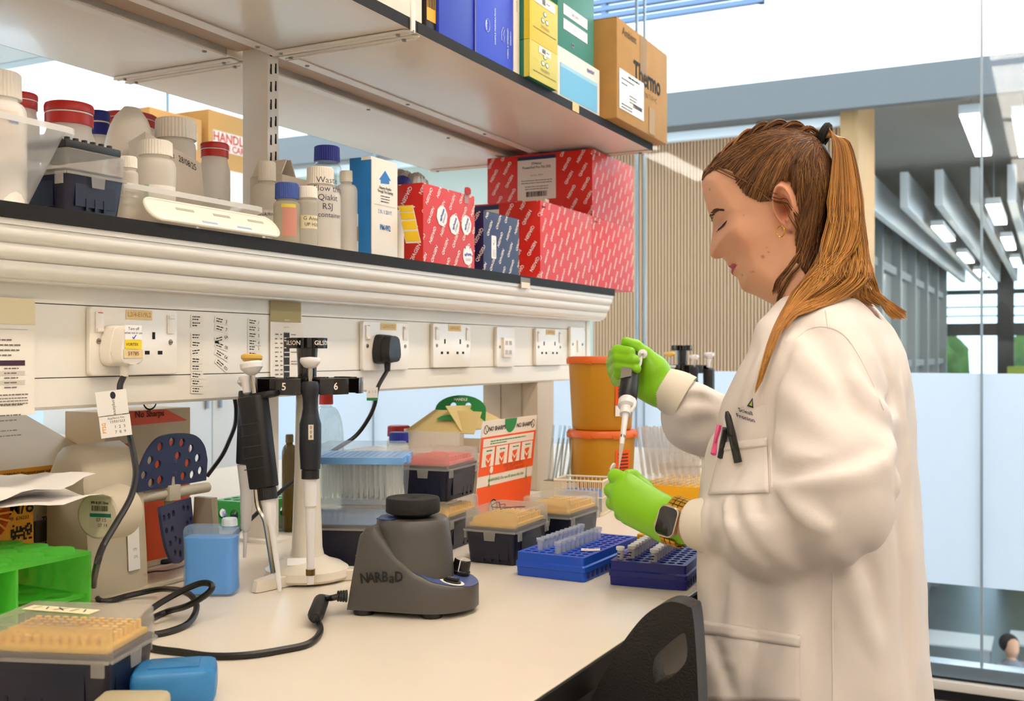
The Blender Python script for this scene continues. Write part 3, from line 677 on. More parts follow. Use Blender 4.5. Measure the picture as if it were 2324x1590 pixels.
# ---- tip box with black perforated rack on top
navyp = mat('tipbox_navy', '#080b24', .38); lidp = mat('tipbox_lid', '#e6e2dc', .2, kind='film', fac=.30)
def tip_box(lab, loc, rz, w=.086, l=.122, hb=.056, hl=.028, insert=None, body=navyp, lid=True, z_lid=None, latch='front', group=None):
    """a hinged pipette tip box: ribbed base, tip plate, translucent lid with latches and hinge lugs.  w along x, l along y"""
    t = thing('tip_box', lab, 'tip box', loc, rz, group=group); a, b = w / 2, l / 2
    lo = rpoly(w - .010, l - .010, .006, 3); hi = rpoly(w, l, .006, 3)
    MB().prism(lo, .0004, hb, top=hi).out('base', body, t)
    for sx in (-1, 1):
        MB().prism([(-l * .30, .008), (l * .30, .008), (l * .30, hb * .78), (l * .24, hb * .86), (-l * .24, hb * .86), (-l * .30, hb * .78)], 0, .0012, frame((sx * (a - .0025), 0, 0), (0, sx, 0), (0, 0, 1))).out('side_panel', body, t)
        for k in (-1, 0, 1): MB().box(-.0012, .0012, -.0015, .0015, .004, .018).out('rib', body, t, (sx * (a - .002), k * .016 + .02, 0))
    for sy in (-1, 1):
        MB().prism([(-w * .34, .008), (w * .34, .008), (w * .34, hb * .72), (w * .26, hb * .86), (-w * .26, hb * .86), (-w * .34, hb * .72)], 0, .0012, frame((0, sy * (b - .0028), 0), (-sy, 0, 0), (0, 0, 1))).out('side_panel', body, t)
        for k in (-1, 0, 1): MB().box(-.0015, .0015, -.0012, .0012, .004, .018).out('rib', body, t, (k * .013, sy * (b - .0022), 0))
    if insert:
        pm = insert
        MB().box(-a + .005, a - .005, -b + .005, b - .005, hb + .0002, hb + .006, .001).out('tip_plate', pm, t)
        q = MB(); q.lathe([(.0031, 0), (.0031, .008), (.0024, .0085), (.0001, .0085)], 8); me = q.mesh('tip_end'); me.materials.append(pm)
        for i in range(8):
            for j in range(12): obj('tip', me, None, t, (-.0315 + i * .009, -.0495 + j * .009, hb + .006))
    if lid:
        h2 = rpoly(w - .003, l - .003, .006, 3); h1 = rpoly(w + .003, l + .003, .006, 3); m = MB(); n = len(h1)
        v = [[m.bm.verts.new((x, y, z)) for x, y in q] for q, z in ((h1, hb - .006), (rpoly(w + .001, l + .001, .006, 3), hb + hl * .93), (h2, hb + hl))]
        for p_, q_ in zip(v, v[1:]):
            for i in range(n): m.bm.faces.new((p_[i], p_[(i + 1) % n], q_[(i + 1) % n], q_[i]))
        m.bm.faces.new(v[-1]); lo_ = m.out('lid', lidp, t)
        for sy in (-1, 1):
            MB().prism([(-.010, 0), (.010, 0), (.0085, -.014), (-.0085, -.014)], 0, .0012, frame((0, sy * (b + .002), hb - .005), (-sy, 0, 0), (0, 0, 1))).out('latch', lidp, lo_)
        for sx in (-1, 1):
            for sy in (-1, 1): MB().box(-.0012, .0012, -.006, .006, -.014, 0, .0004).out('hinge_lug', lidp, lo_, (sx * (a + .0022), sy * (b - .010), hb - .004))
            MB().box(-.001, .001, -b, b, -.0015, .0015).out('lid_edge', lidp, lo_, (sx * (a + .0018), 0, hb - .005))
        for sy in (-1, 1): MB().box(-a, a, -.001, .001, -.0015, .0015).out('lid_edge', lidp, lo_, (0, sy * (b + .0018), hb - .005))
    return t
pR = onX(274, 480, .055); tb = tip_box('navy tip box with clear lid carrying a black rack on the shelf', (.055 - .061, pR.y - .036, ZS), PI / 2, hb=.050, hl=.024)
t = thing('tube_rack', 'black perforated tube rack lying on the shelf tip box', 'rack', (-.008, pR.y - .035, ZS + .0745), PI / 2)
blk = BLK(); q = MB(); q.box(-.041, .041, -.058, .058, 0, .010, .003); q.out('tray', blk, t); q = MB(); q.lathe([(.0034, 0), (.0034, .004), (.0024, .004), (.0024, .001), (.0001, .001)], 10); me = q.mesh('socket_ring'); me.materials.append(blk)
for i in range(6):
    for j in range(9): obj('socket_ring', me, None, t, (-.031 + i * .0124, -.048 + j * .012, .010))
# ---- clear tray with small bottles, leaning lid
pa, pb = onX(268, 390, .045), onX(612, 470, .045); ztray = zpx(pa, 388)
tub('long clear tray of odd pieces on the shelf before the upright', -.105, .044, pa.y, pb.y - .008, ZS, .047, .010, mat('tray_clear', '#f0ebdf', .15, kind='film', fac=.45), name='storage_tray', rim=.004)
t = bottle('small white capped reagent bottle with printed label in the tray', 291, .022, 22, 356, mat('hdpe_milky', '#f3ecdf', .3, kind='film', fac=.7), mat('cap_white'), 382, 20, sh=.1, base=ZS + .002)
wrap_label(t, t['_r'], .008, .040, -100, 15, mat('label_white')); wrap_text(t, t['_r'] + .0004, [('vitrogen', -34, .0365, .006), ('oxative Solution', -34, .030, .0042), ('2024-01-30', -34, .020, .0045)], INK()); clean(t)
t = bottle('wide white bottle with screw cap standing in the clear tray', 353, .004, 45, 321, mat('hdpe_milky'), mat('cap_white'), 355, 38, sh=.5, base=ZS + .002)
wrap_label(t, t['_r'], .028, .054, -62, 25, mat('label_white')); wrap_label(t, t['_r'], .028, .054, -76, -62, mat('label_green', '#9cc4a6', .6), 'label_stripe'); clean(t)
# stub pieces lying in the tray
for px, X, r_, l_, c_, nm, lb in ((500, -.02, .006, .055, '#d9b9a8', 'pipette_bulb', 'pink tinted plastic tube lying in the shelf tray'), (570, .01, .010, .05, '#b9b7a6', 'glass_tube', 'short grey glass tube lying in the shelf tray')):
    p = onX(px, 480, X); t = thing(nm, lb, 'tube', (X, p.y, ZS + .002 + r_), .25)
    MB().lathe([(r_ * .4, -l_ / 2), (r_, -l_ / 2 + .006), (r_, l_ / 2 - .006)], 14, Matrix.Rotation(-PI / 2, 4, 'X')).out('barrel', mat('tubes' + c_, c_, .2, kind='film', fac=.55), t)
    MB().lathe([(r_ * 1.08, l_ / 2 - .008), (r_ * 1.08, l_ / 2), (.0001, l_ / 2)], 14, Matrix.Rotation(-PI / 2, 4, 'X')).out('end_cap', capw, t)
pa, pb = onX(332, 490, .06), onX(629, 520, .06); l2 = (pb.y - pa.y) / 2
Ml = frame((.0585, (pa.y + pb.y) / 2, ZS + .0175), (0, 1, 0), (-.62, 0, .78))
t = thing('slotted_cover', 'long white rounded plastic cover with slots leaning at the shelf edge', 'cover', Ml)
lw = mat('lid_white', '#f0ead9', .35)
po = rpoly(2 * l2, .037, .017, 8); MB().prism(po, -.0015, .0015, bev=.0008).out('plate', lw, t); mb = MB(); 
for a_, b_ in ((po, .0), ): pass
mb.tube([(x, y, .001) for x, y in rpoly(2 * l2 - .002, .035, .016, 8)], .002, 6, closed=True); mb.out('raised_rim', lw, t)
sl = mat('slot_shade', '#b9b09a', .7)
for x in (-.60, -.05, .50): 
    MB().box(-.016, .016, -.002, .002, .0015, .0019).out('slot', sl, t, (l2 * x + .02, .006, 0))
for x in (-.32, .22): MB().box(-.014, .014, -.0016, .0016, .0015, .0019).out('slot', mat('slot_blue', '#a9b4cf', .7), t, (l2 * x + .02, -.011, 0))
# ---- leaning label carton and the crumpled clear bag around it
p = onX(410, 380, -.112); k = mpp(p)
Ml = frame((-.110, onX(330, 400, -.112).y, zpx(p, 352)), (.05, .96, -.26), (-.35, .05, .9))
t = thing('leaning_carton', 'pale carton with handwritten date leaning behind the tray', 'box', Ml)
MB().box(0, .112, -.055, .028, -.035, 0, .001).out('carton', mat('carton_pale', '#e2d3c2', .6), t)
lettering([('L. arab     e   28/08/25', .054, .012, .0165, .0, .62)], INK(), t, Matrix.Translation((0, 0, 0)))
lettering([('ogen', .020, -.034, .0165, .015)], mat('print_red', '#d8402c', .6), t, Matrix.Translation((0, 0, 0)))
bagm = mat('bag_clear', '#f3eee6', .08, kind='clear', fac=.9)
p = onX(500, 420, .01); mb = MB(); crumple(mb, .07, .105, .062, amp=.35, seed=5); o = mb.out('plastic_bag', bagm, None, (-.03, onX(508, 420, -.03).y, ZS + .004), sharp=180); tag(o, 'crumpled clear plastic bag lying over the tray by the upright', 'bag')

# ================================================================ upper shelf cartons
XUF = .160
def ub(lab, pl, pr, m, H, X=XUF, xb=None, base=ZU, name='kit_box', pb=None, **kw):
    return kit_box(lab, pb or pl, pl, pr, 0, X, m, base=base, ztop=base + H, xb=(X - .16 if xb is None and not pb else xb), name=name, **kw)
t, L, D, H = ub('cream carton at the left end of the upper shelf', 840, 958, mat('carton_ivory', '#e9dfcd', .5), .2, X=.150)
t, L, D, H = ub('yellow labelled carton beside the white shelf end stop', 967, 992, mat('carton_dark', '#221a14', .5), .22, X=.152)
fr = FR_X(.0006, L * .43, .075); c = card(L * .84, .11, mat('label_amber', '#eeae10', .5), t, fr); mb = MB()
bars(mb, fr, -L * .38, L * .36, -.034, -.016, .0006); bars(mb, fr, -L * .38, L * .36, -.012, .002, .0006); mb.out('barcode', INK(), c)
lettering([('J', 0, .018, .010), ('A 4', 0, .006, .009)], INK(), c, fr)
bl1 = mat('carton_royal_dark', '#1b34b8', .4, var=.05, vs=6); bl2 = mat('carton_royal', '#2444d4', .4, var=.05, vs=6)
t, L, D, H = ub('plain royal blue carton on the upper shelf', 996, 1077.5, bl1, .24, X=.158)
t, L, D, H = ub('royal blue carton with white upright print on the upper shelf', 1078.5, 1165, bl2, .24, X=.160)
fr = FR_X(.0004, 0, 0); wp = mat('print_pale', '#dfe6f6', .6); R90 = math.radians(90)
lettering([('SAMPLE PREPARATION', L * .50, .068, .0072, .015, .9, R90), ('ANIMAL & VETERINARY', L * .84, .050, .0060, .015, .9, R90), ('RESEARCH', L * .92, .062, .0060, .015, .9, R90), ('DNA', L * .27, .062, .0078, .02, 1, R90), ('PLANT RESEARCH', L * .88, .155, .006, .015, .9, R90)], wp, t, fr)
mb = MB(); mb.tube([fr @ Vector((L * .30 + .008 * math.sin(a) - .0, .062 + .012 * math.cos(a), .0004)) for a in np.linspace(0, 2 * PI, 9)[:-1]], .0005, 4, closed=True); mb.out('line_drawing', wp, t); mb = MB()
mb.tube([fr @ Vector((L * .70 + x, .062 + y, .0004)) for x, y in ((-.004, -.012), (.004, -.014), (.006, -.004), (.003, 0), (.006, .008), (.002, .014), (-.003, .006), (-.005, .0))], .0005, 4, closed=True); mb.out('line_drawing', wp, t)
MB().box(-.0005, .0006, -.001, .0004, .002, H, .0002).out('worn_corner', mat('worn_card', '#a99a94', .8), t)
t, L, D, H = ub('slim white folder standing next to royal blue carton', 1166, 1179.5, wcart, .25, X=.160, name='folder', cat='folder', y0=1.7715, y1=1.797)
lettering([('BIOLINE', L * .5, .13, .006, .0, .9, R90)], gryp, t, FR_X(.0004, 0, 0))
gcol = mat('carton_green', '#13705a', .4); ycol = mat('carton_lime', '#d6c64a', .45); ycol2 = mat('carton_yellow', '#e2c420', .45)
def two_tone(lab, base, m, H):
    t, L, D, _ = ub(lab, 1200, 1264, gcol, H, X=.178, xb=.06, base=base)
    MB().box(.0002, .0018, -.0003, L + .0003, -.0003, H + .0003, .0004).out('front_panel', m, t)
    MB().box(-.010, .0002, -.0009, -.0002, 0, H).out('corner_band', m, t)
    fr = FR_X(.0021, L * .53, H * .42); mb = MB(); mi = MB()
    for x, y in ((0, .022), (-.0095, .008), (.0095, .008)):
        mb.prism([(x + .0075 * math.cos(a), y + .0052 * math.sin(a)) for a in np.linspace(0, 2 * PI, 20)[:-1]], 0, .0003, fr)
        mi.prism([(x + .0058 * math.cos(a), y + .0038 * math.sin(a)) for a in np.linspace(0, 2 * PI, 20)[:-1]], 0.0003, .0005, fr)
    mb.out('oval_print', mat('print_teal', '#1f8a78', .6), t); mi.out('oval_centre', prt, t)
    lettering([('ZYMO RESEARCH', 0, -.006, .0085, .0, .62)], mat('print_olive', '#8d7d2e', .6), t, fr)
    mb = MB(); greek(mb, fr, -L * .42, L * .42, -.014, .0022); mb.out('small_print', mat('print_olive'), t)
    fr2 = FR_X(.0022, L * .52, H * .87); c = card(L * (.75 if H > .09 else .42), H * .19, stk, t, fr2, 'white_label'); mb = MB()
    bars(mb, fr2, -L * .10, L * .02, -H * .06, H * .06, .0006); greek(mb, fr2, L * .05, L * .17, 0, .002, eps=.0006); mb.out('small_print', INK(), c)
    lettering([('II', -.03, H * .55, .006, .02, 1, R90), ('ZR', -.03, H * .3, .006, .02, 1, R90)], prt, t, FR_Y(0, -.0004, 0))
    return H
h1 = zpx(onX(1200, 90, .178), 88) - ZU
two_tone('lower of two green and lime yellow cartons overhanging the shelf', ZU + .0002, ycol, h1)
two_tone('upper of two green and yellow cartons overhanging the shelf', ZU + h1 + .0012, ycol2, .098)
hE = zpx(onX(1267, 100, .168), 102) - ZU
t, L, D, H = ub('white and sky blue carton under the tall green carton', 1265.5, 1361, wcart, hE, X=.168)
fr = FR_X(.0004, 0, 0); MB().box(L * .05, L * .93, H * .03, H * .68, 0, .0004, M=fr).out('blue_panel', mat('panel_sky', '#6db9de', .5), t)
MB().box(L * .05, L * .93, H * .60, H * .68, .0004, .0006, M=fr).out('pale_band', mat('panel_pale', '#9fd0e6', .5), t)
lettering([('eppendorf', L * .76, H * .86, .013, .02, .75)], mat('print_violet', '#3f4a9c', .6), t, fr)
t, L, D, H = ub('tall green carton with two white labels on the upper shelf', 1265.5, 1348, mat('carton_sea_green', '#1c7a60', .42), .16, X=.166, base=ZU + hE + .0006)
for z, s in ((.082, 'Lab June'), (.052, 'General kit')):
    fr = FR_X(.0005, L * .47, z); c = card(L * .66, .022, stk, t, fr); lettering([(s, -.004, 0, .011 if z > .06 else .006)], INK() if z > .06 else gryp, c, fr)
fr = FR_X(.0005, L * .40, .018); c = card(.012, .009, mat('tiny_grey', '#8f9a98', .5), t, fr, 'small_tag'); mb = MB(); bars(mb, fr, -.005, .005, -.002, .003); mb.out('barcode', INK(), c)
# kraft shipping carton hanging over the shelf end
kraft = mat('kraft_card', '#b98a48', .7, var=.08, vs=20)
a = onX(1400, 200, .196); b = onX(1515, 200, .196); zk0 = zpx(a, 268); H = zpx(a, 38) - ZU
t, L, D, H = kit_box('brown kraft carton with black print overhanging the shelf end', 1350, 1400, 1515, 0, .196, kraft, base=ZU + .0005, ztop=ZU + H, name='shipping_carton', bev=.003, xb=.03)
fr = FR_X(.0006, 0, 0)
lettering([('Thermo', L * .57, H * .575, .066, .02, .86), ], INK(), t, fr); lettering([('S C I E N T I F I C', L * .57, H * .40, .018, .0, .98)], mat('print_brown', '#6d5630', .8), t, fr)
lettering([('Ambient', L * .22, H * .90, .026, .01, 1.0)], mat('print_brown'), t, fr)
fr2 = FR_X(.0008, L * .265, H * .31); lw_, lh_ = L * .46, H * .40; c = card(lw_, lh_, stk, t, fr2); mb = MB()
greek(mb, fr2, -lw_ * .15, lw_ * .35, lh_ * .40, .005, eps=.0006); greek(mb, fr2, -lw_ * .42, lw_ * .1, lh_ * .28, .003, eps=.0006); greek(mb, fr2, -lw_ * .42, -lw_ * .2, lh_ * .16, .003, eps=.0006)
for i in range(3): greek(mb, fr2, -lw_ * .1, lw_ * .2, -.005 - i * .007, .0025, eps=.0006)
bars(mb, fr2, lw_ * .05, lw_ * .42, -lh_ * .30, -lh_ * .20, .0006)
for i in range(2): greek(mb, fr2, -lw_ * .42, lw_ * .0, -lh_ * .36 - i * .007, .003, eps=.0006)
mb.out('small_print', INK(), c)['kind'] = 'stuff'
MB().box(L * .42, L * .56, H * .60, H * 1.002, 0.0004, .0007, M=fr).out('packing_tape', mat('tape_shiny', '#e3cfa4', .1, kind='film', fac=.3), t)
MB().box(L * .60, L * .72, .004, H * .30, 0.0004, .0007, M=fr).out('packing_tape', mat('tape_brown', '#a8834a', .4), t)
for s in (0, 1): MB().box(-D + .002, -.002, L * .5 * s + .001, L * .5 * (s + 1) - .001, 0, .002).out('top_flap', kraft, t, (0, 0, H))
# label taped to the upper shelf edge
p = onX(1306, 248, XU); o = MB().box(0, .0005, -.017, .017, -.0085, .0085).out('edge_label', mat('masking_tape'), None, (XU + .0004, p.y, ZU - .009)); tag(o, 'small masking tape label on the upper shelf edge', 'label')
# ================================================================ stuck on the trunking: papers, stickers, plugs
TX = lambda px, py, x=.0004: onX(px, py, x)
paper = mat('paper_white', '#eee6da', .8); tape = mat('masking_tape_pale'); 
def sheet(lab, name, px0, px1, y0, y1, x=.002, cat='paper', m=paper):
    a, b = onX(px0, y0, x), onX(px1, y0, x); ym = (a.y + b.y) / 2; pm = onX((px0 + px1) / 2, y0, x); z1 = zpx(onX(px0 if px0 > 0 else px1, y0, x), y0); z0 = zpx(onX(px0 if px0 > 0 else px1, y1, x), y1)
    t = thing(name, lab, cat, (x, ym, z0)); w, h = b.y - a.y, z1 - z0
    MB().box(0, .0004, -w / 2, w / 2, 0, h).out('sheet', m, t)
    return t, w, h
t, w, h = sheet('printed protocol sheet taped to the trunking at the photo edge', 'protocol_sheet', -60, 78, 690, 940)
fr = FR_X(.0006, 0, 0)
MB().box(0, .0004, -w / 2, w / 2, h - .016, h + .006).out('tape_strip', tape, t, (.0006, 0, 0)); MB().box(0, .0004, -w / 2, w / 2, h - .024, h - .014).out('tape_strip', tape, t, (.001, 0, 0))
mb = MB(); MB().box(-w * .45, w * .38, h - .0300, h - .0296, 0, .0003, M=fr).out('rule', gryp, t)
z = h - .042
for n in (.06, .24, .22, .05): 
    greek(mb, fr, -w * .45, w * (.05 + n), z, .0021); z -= .0058
z -= .003; bar0 = z
MB().box(-w * .45, w * .33, z - .003, z + .003, 0, .0003, M=fr).out('table_header', mat('print_plum', '#3f2034', .7), t); z -= .0062
for i in range(5):
    if i % 2: MB().box(-w * .45, w * .33, z - .0026, z + .0026, 0, .0002, M=fr).out('table_row', mat('print_pale_grey', '#cfc6bc', .8), t)
    greek(mb, fr, -w * .02, w * .22, z, .0019); z -= .0054
z -= .003
for e in (.38, 0, .30, 0, .28, .22, -.1, .20, .26):
    if e: greek(mb, fr, -w * .45, w * e, z, .0018)
    z -= .0058
for i in range(3): greek(mb, fr, -w * .45, w * .38, .020 - i * .0032, .0014)
mb.out('small_print', mat('print_soft', '#6e655e', .8), t)
t, w, h = sheet('gel ladder reference card taped behind the pipette stand', 'ladder_card', 613, 685, 704, 862)
MB().box(0, .0003, -w * .5, w * .46, h - .017, h + .015).out('tape_strip', mat('masking_tape_thin', '#dccf9f', .6, kind='film', fac=.75), t, (.0006, -.0, 0))
fr = FR_X(.0006, 0, 0); MB().box(-w * .09, w * .09, .002, h - .033, 0, .0003, M=fr).out('ladder_strip', mat('gel_black', '#2a2726', .7), t)
for q in (.012, .022, .035, .042, .049, .060, .064, .073, .081, .092):
    MB().box(-w * .08, w * .08, q - .0008, q + .0008, .0003, .0005, M=fr).out('ladder_band', mat('gel_band', '#d7d0c6', .7), t)
mb = MB()
for i in range(14):
    z = h - .036 - i * .0068; greek(mb, fr, -w * .36, -w * .26, z, .0022); greek(mb, fr, -w * .2, -w * .13, z, .0022)
    if i < 5: greek(mb, fr, w * .14, w * (.30 + .06 * (i % 3)), z, .0016)
for i in range(2): greek(mb, fr, w * .14, w * .34, .028 - i * .004, .0016)
mb.out('small_print', mat('print_soft'), t)
# printed asset stickers in three columns
stm = mat('sticker_cream', '#e9e3d6', .6)
cols = [(447, (722, 736, 763, 781, 798, 818, 834, 852, 868, 885), '', (0, 0, 0, -4, 5, -3, -2, -6, -4, -4)), (503, (728, 746, 768, 785, 805, 828), '37', (-8, -10, 12, -14, -24, -32)), (577, (731, 746, 761, 777, 790, 805, 821, 834), '12345', (-5, -3, -3, -3, -2, -4, -3, -3))]
nth = ('first', 'second', 'third', 'fourth', 'fifth', 'sixth', 'seventh', 'eighth', 'ninth', 'tenth')
for ci, (px, ys, nums, rots) in enumerate(cols):
    for i, (py, ro) in enumerate(zip(ys, rots)):
        p = TX(px, py, .0006); fr = FR_X(0, 0, 0) @ Matrix.Rotation(math.radians(ro), 4, 'Z'); wd = .0235 if ci == 0 else .029
        t = thing('asset_sticker', '%s small printed sticker from the top in the %s column beside the ladder card' % (nth[i], ('plain', 'slanting', 'numbered')[ci]), 'sticker', (.0004 if p.z > zt1 else .0006, p.y, p.z), group='asset stickers on the trunking')
        card(wd, .0090, stm, t, fr, 'backing'); mb = MB()
        for k in (0, 1): greek(mb, fr, -wd * .38, -wd * .38 + .0145 - k * .003, .0020 - k * .0036, .0017, eps=.0005, fill=.85)
        mb.out('small_print', INK(), t)
        if i < len(nums): lettering([(nums[i], wd * .33, 0, .0075)], INK(), t, fr)
        elif ci == 1: lettering([(('EA', 'EB', 'EA', 'ED')[i - 2], wd * .33, 0, .0062, .01)], INK(), t, fr)
# white plug in the first socket, with its labels
pw = mat('plug_white', '#ece3d6', .3, coat=.2)
def plug(lab, sk, dy, m, black=False):
    t = thing('mains_plug', lab, 'plug', sk.location + Vector((.0087, dy, -.004)))
    o = [(-.025, -.020), (-.026, -.004), (-.020, .018), (-.012, .024), (.012, .024), (.020, .018), (.026, -.004), (.025, -.020), (.016, -.027), (-.016, -.027)]
    po = [(q.x, q.y) for q in smooth_path([(a, b, 0) for a, b in o], 3, True)]
    MB().prism(po, 0, .015, FR_X(0, 0, 0), bev=.001, top=[(x * .92, y * .94) for x, y in po]).out('base', m, t)
    tp = [(x * .70, y * .86 - (0 if black else .001)) for x, y in po]
    MB().prism([(x * .86, y * .92) for x, y in po], .0145, .029 if not black else .030, FR_X(0, 0, 0), bev=.003, top=tp).out('grip', m, t)
    MB().tube([(.014, 0, -.022), (.014, 0, -.040)], [.0062, .0050], 12).out('cord_grip', m, t)
    return t
PL1 = plug('white mains plug with turn off label and yellow vortex sticker', SK1, -.033, pw); fr = FR_X(.0295, 0, 0)
for (z, wd, h_, m, items) in ((.015, .027, .018, stk, [('Turn off', 0, .0045, .0052), ('when not in use', 0, -.0005, .0044)]), (.000, .027, .0115, mat('sticker_yellow', '#f2d21c', .6), [('VORTEX', -.002, 0, .0052)]), (-.0115, .031, .0105, mat('masking_tape'), [('59785', 0, 0, .0072)])):
    f2 = fr @ Matrix.Translation((.0, z, .0)); c = card(wd, h_, m, PL1, f2)
    lettering(items, mat('print_maroon', '#7a3424', .7) if '59785' in items[0][0] else (INK() if 'VORTEX' in items[0][0] else mat('print_navy', '#2b3a66', .7)), c, f2 @ Matrix.Translation((0, 0, .0002)))
f2 = fr @ Matrix.Translation((.001, .0092, .0006)); mb = MB(); mb.tube([f2 @ Vector(v) for v in ((-.0025, 0, 0), (-.0008, -.0018, 0), (.0028, .0026, 0))], .0006, 5); mb.out('tick_mark', mat('tick_blue', '#1c2fb0', .5), PL1)
PL2 = plug('black mains plug in the second socket', SK2, -.020, BLK(), True)
# ---------------------------------------------------------------- cables
cab = mat('cable_black', '#12100f', .38)
def cable(lab, pts, r=.0038, name='power_cable', k=5, extra=None):
    t = thing(name, lab, 'cable', pts[0]); o = Vector(pts[0]); P_ = [Vector(p) - o for p in pts]
    MB().tube(smooth_path(P_, k), r, 8).out('cord', cab, t); return t, o
def Bz(px, py, dz=.004): q = onZ(px, py, ZB + dz); return (q.x, q.y, q.z)
w1 = PL1.location + Vector((.014, 0, -.038))
def mid(px, py, X): q = onX(px, py, X); return (q.x, q.y, q.z)
pts = [tuple(w1), mid(272, 880, .025), mid(283, 925, .03), mid(294, 985, .035), mid(305, 1040, .05), mid(308, 1080, .06), mid(296, 1130, .07), mid(262, 1190, .085), mid(234, 1238, .098), mid(219, 1285, .108)]
pts += [Bz(213, 1335, .014), Bz(232, 1364, .005), Bz(300, 1349, .006), Bz(370, 1336, .014), Bz(425, 1345, .024), Bz(446, 1375, .016), Bz(430, 1411, .006), Bz(385, 1432), Bz(335, 1440), Bz(318, 1425, .008), Bz(340, 1385, .020), Bz(400, 1347, .034), Bz(455, 1323, .046), Bz(481, 1328, .046), Bz(470, 1347, .036), Bz(425, 1374, .020), Bz(378, 1388, .005), Bz(338, 1408), Bz(318, 1440), Bz(340, 1468), Bz(410, 1479), Bz(480, 1488), Bz(560, 1486), Bz(640, 1474), Bz(700, 1460), Bz(727, 1432), Bz(718, 1402, .006)]
VC, o1 = cable('black vortex lead looping over the bench from the white plug', pts)
fer = [Vector(Bz(714, 1402, .012)), Vector(Bz(731, 1358, .014))]
MB().tube([fer[0] - o1, fer[0].lerp(fer[1], .15) - o1, fer[0].lerp(fer[1], .85) - o1, fer[1] - o1], [.0060, .0095, .0095, .0060], 14).out('ferrite_core', mat('ferrite_black', '#1b1918', .6, bump=.2, bs=900), VC)
MB().tube([p - o1 for p in smooth_path([Vector(Bz(718, 1402, .006)), fer[0], fer[1], Vector(Bz(750, 1357, .022)), Vector(Bz(772, 1352, .024))], 4)], .0038, 8).out('cord', cab, VC)
for k in range(4): q = Vector(Bz(766 + k * 6, 1352, .024)); MB().tube([q - o1, Vector(Bz(769.5 + k * 6, 1352, .024)) - o1], .0066 + .0003 * k, 10).out('strain_relief', BLK(), VC)
for (a, b, ang, s1) in ((mid(266, 912, .034), (.036, .030), 8, 'v'), (mid(274, 965, .042), (.036, .026), 14, 't')):
    fr = frame(a, (math.cos(math.radians(40)), math.sin(math.radians(40)), .12), (0, 0, 1))
    t = thing('cable_tag', 'folded white test tag on the cable, %s of the two' % ('upper' if s1 == 'v' else 'lower, with orange print'), 'tag', Matrix.Translation(a)); f3 = Matrix.Translation(a).inverted() @ fr
    card(b[0], b[1], stk, t, f3 @ Matrix.Translation((-.006, 0, 0)), 'tag_card')
    if s1 == 'v': lettering([('Compliance', -.004, -.004, .0052, .0, .9, -R90)], INK(), t, f3); MB().prism([(.0032 * math.cos(q), .0045 * math.sin(q)) for q in np.linspace(0, 2 * PI, 16)[:-1]], .0004, .0006, f3 @ Matrix.Translation((-.004, .009, 0))).out('oval_mark', mat('mark_navy', '#1e2038', .6), t)
    else:
        lettering([('PTSG', -.019, -.001, .0062, .02, .9, R90)], mat('print_orange', '#e8a030', .6), t, f3); lettering([('Appliance No:', -.004, .010, .0035), ('15931553', -.003, .0055, .0045), ('1  2  3', -.001, -.001, .005), ('7  8  9', -.001, -.0075, .005)], INK(), t, f3)
p2 = PL2.location + Vector((.014, 0, -.038))
pts = [tuple(p2), mid(857, 880, .022), mid(851, 915, .02), mid(836, 950, .01), mid(806, 990, -.01), mid(760, 1020, -.03), mid(700, 1062, -.06), mid(640, 1112, -.09), mid(590, 1158, -.12), mid(540, 1205, -.12), mid(505, 1240, -.125)]
C2, o2 = cable('black lead dropping from the black plug behind the tip boxes', pts, .0036)
fr = frame(Vector(mid(853, 893, .024)) - o2, (.8, .5, 0), (.1, 0, 1)); c = card(.019, .023, stk, C2, fr @ Matrix.Translation((-.006, 0, .004)), 'test_tag'); f3 = fr @ Matrix.Translation((-.006, 0, .0045))
MB().box(-.0095, .0095, -.0115, -.0065, 0, .0002, M=f3).out('green_band', mat('tag_green', '#2c8a48', .6), c); lettering([('1 2', .003, .004, .006), ('X', -.005, .003, .006)], gryp, c, f3)
cable('thin black lead hanging under the trunking left of the pipettes', [mid(533, 905, -.115), mid(536, 930, -.118), mid(533, 965, -.122), mid(520, 1000, -.126), mid(503, 1035, -.13), mid(470, 1080, -.15)], .0034)
for i, (y0, y1) in enumerate(((1275, 1262), (1300, 1286))):
    cable('black lead lying on the bench behind the blue bottle, %s' % ('farther one' if i == 0 else 'nearer one'), [Bz(322, y0 + 6), Bz(350, y0), Bz(380, y0 - 2), Bz(420, y1), Bz(470, y1 - 12)], .0036)

# ================================================================ vortex mixer
gb = mat('mixer_grey', '#514d49', .40, bump=.03, bs=700); gbl = mat('mixer_blue', '#44568c', .4)
pv = B(785, 1396); VR = math.radians(13)
t = thing('vortex_mixer', 'grey vortex mixer with black rubber cup and blue control panel', 'mixer', (pv.x, pv.y, ZB), VR)
LEN = .150
def vw(x): return .056 if x < .092 else .056 * math.sqrt(max(0, 1 - ((x - .092) / (LEN - .092)) ** 2 * .985))
def vz(x):                      # height of the shoulder line from the back to the nose
    P_ = [(0, .098), (.010, .1065), (.024, .108), (.044, .092), (.066, .070), (.088, .053), (.110, .043), (.132, .038), (LEN, .034)]
    for (a, b), (c, d) in zip(P_, P_[1:]):
        if x <= c: f = (x - a) / (c - a); f = f * f * (3 - 2 * f) * .5 + f * .5; return b + (d - b) * f
    return P_[-1][1]
mb = MB(); rows = []
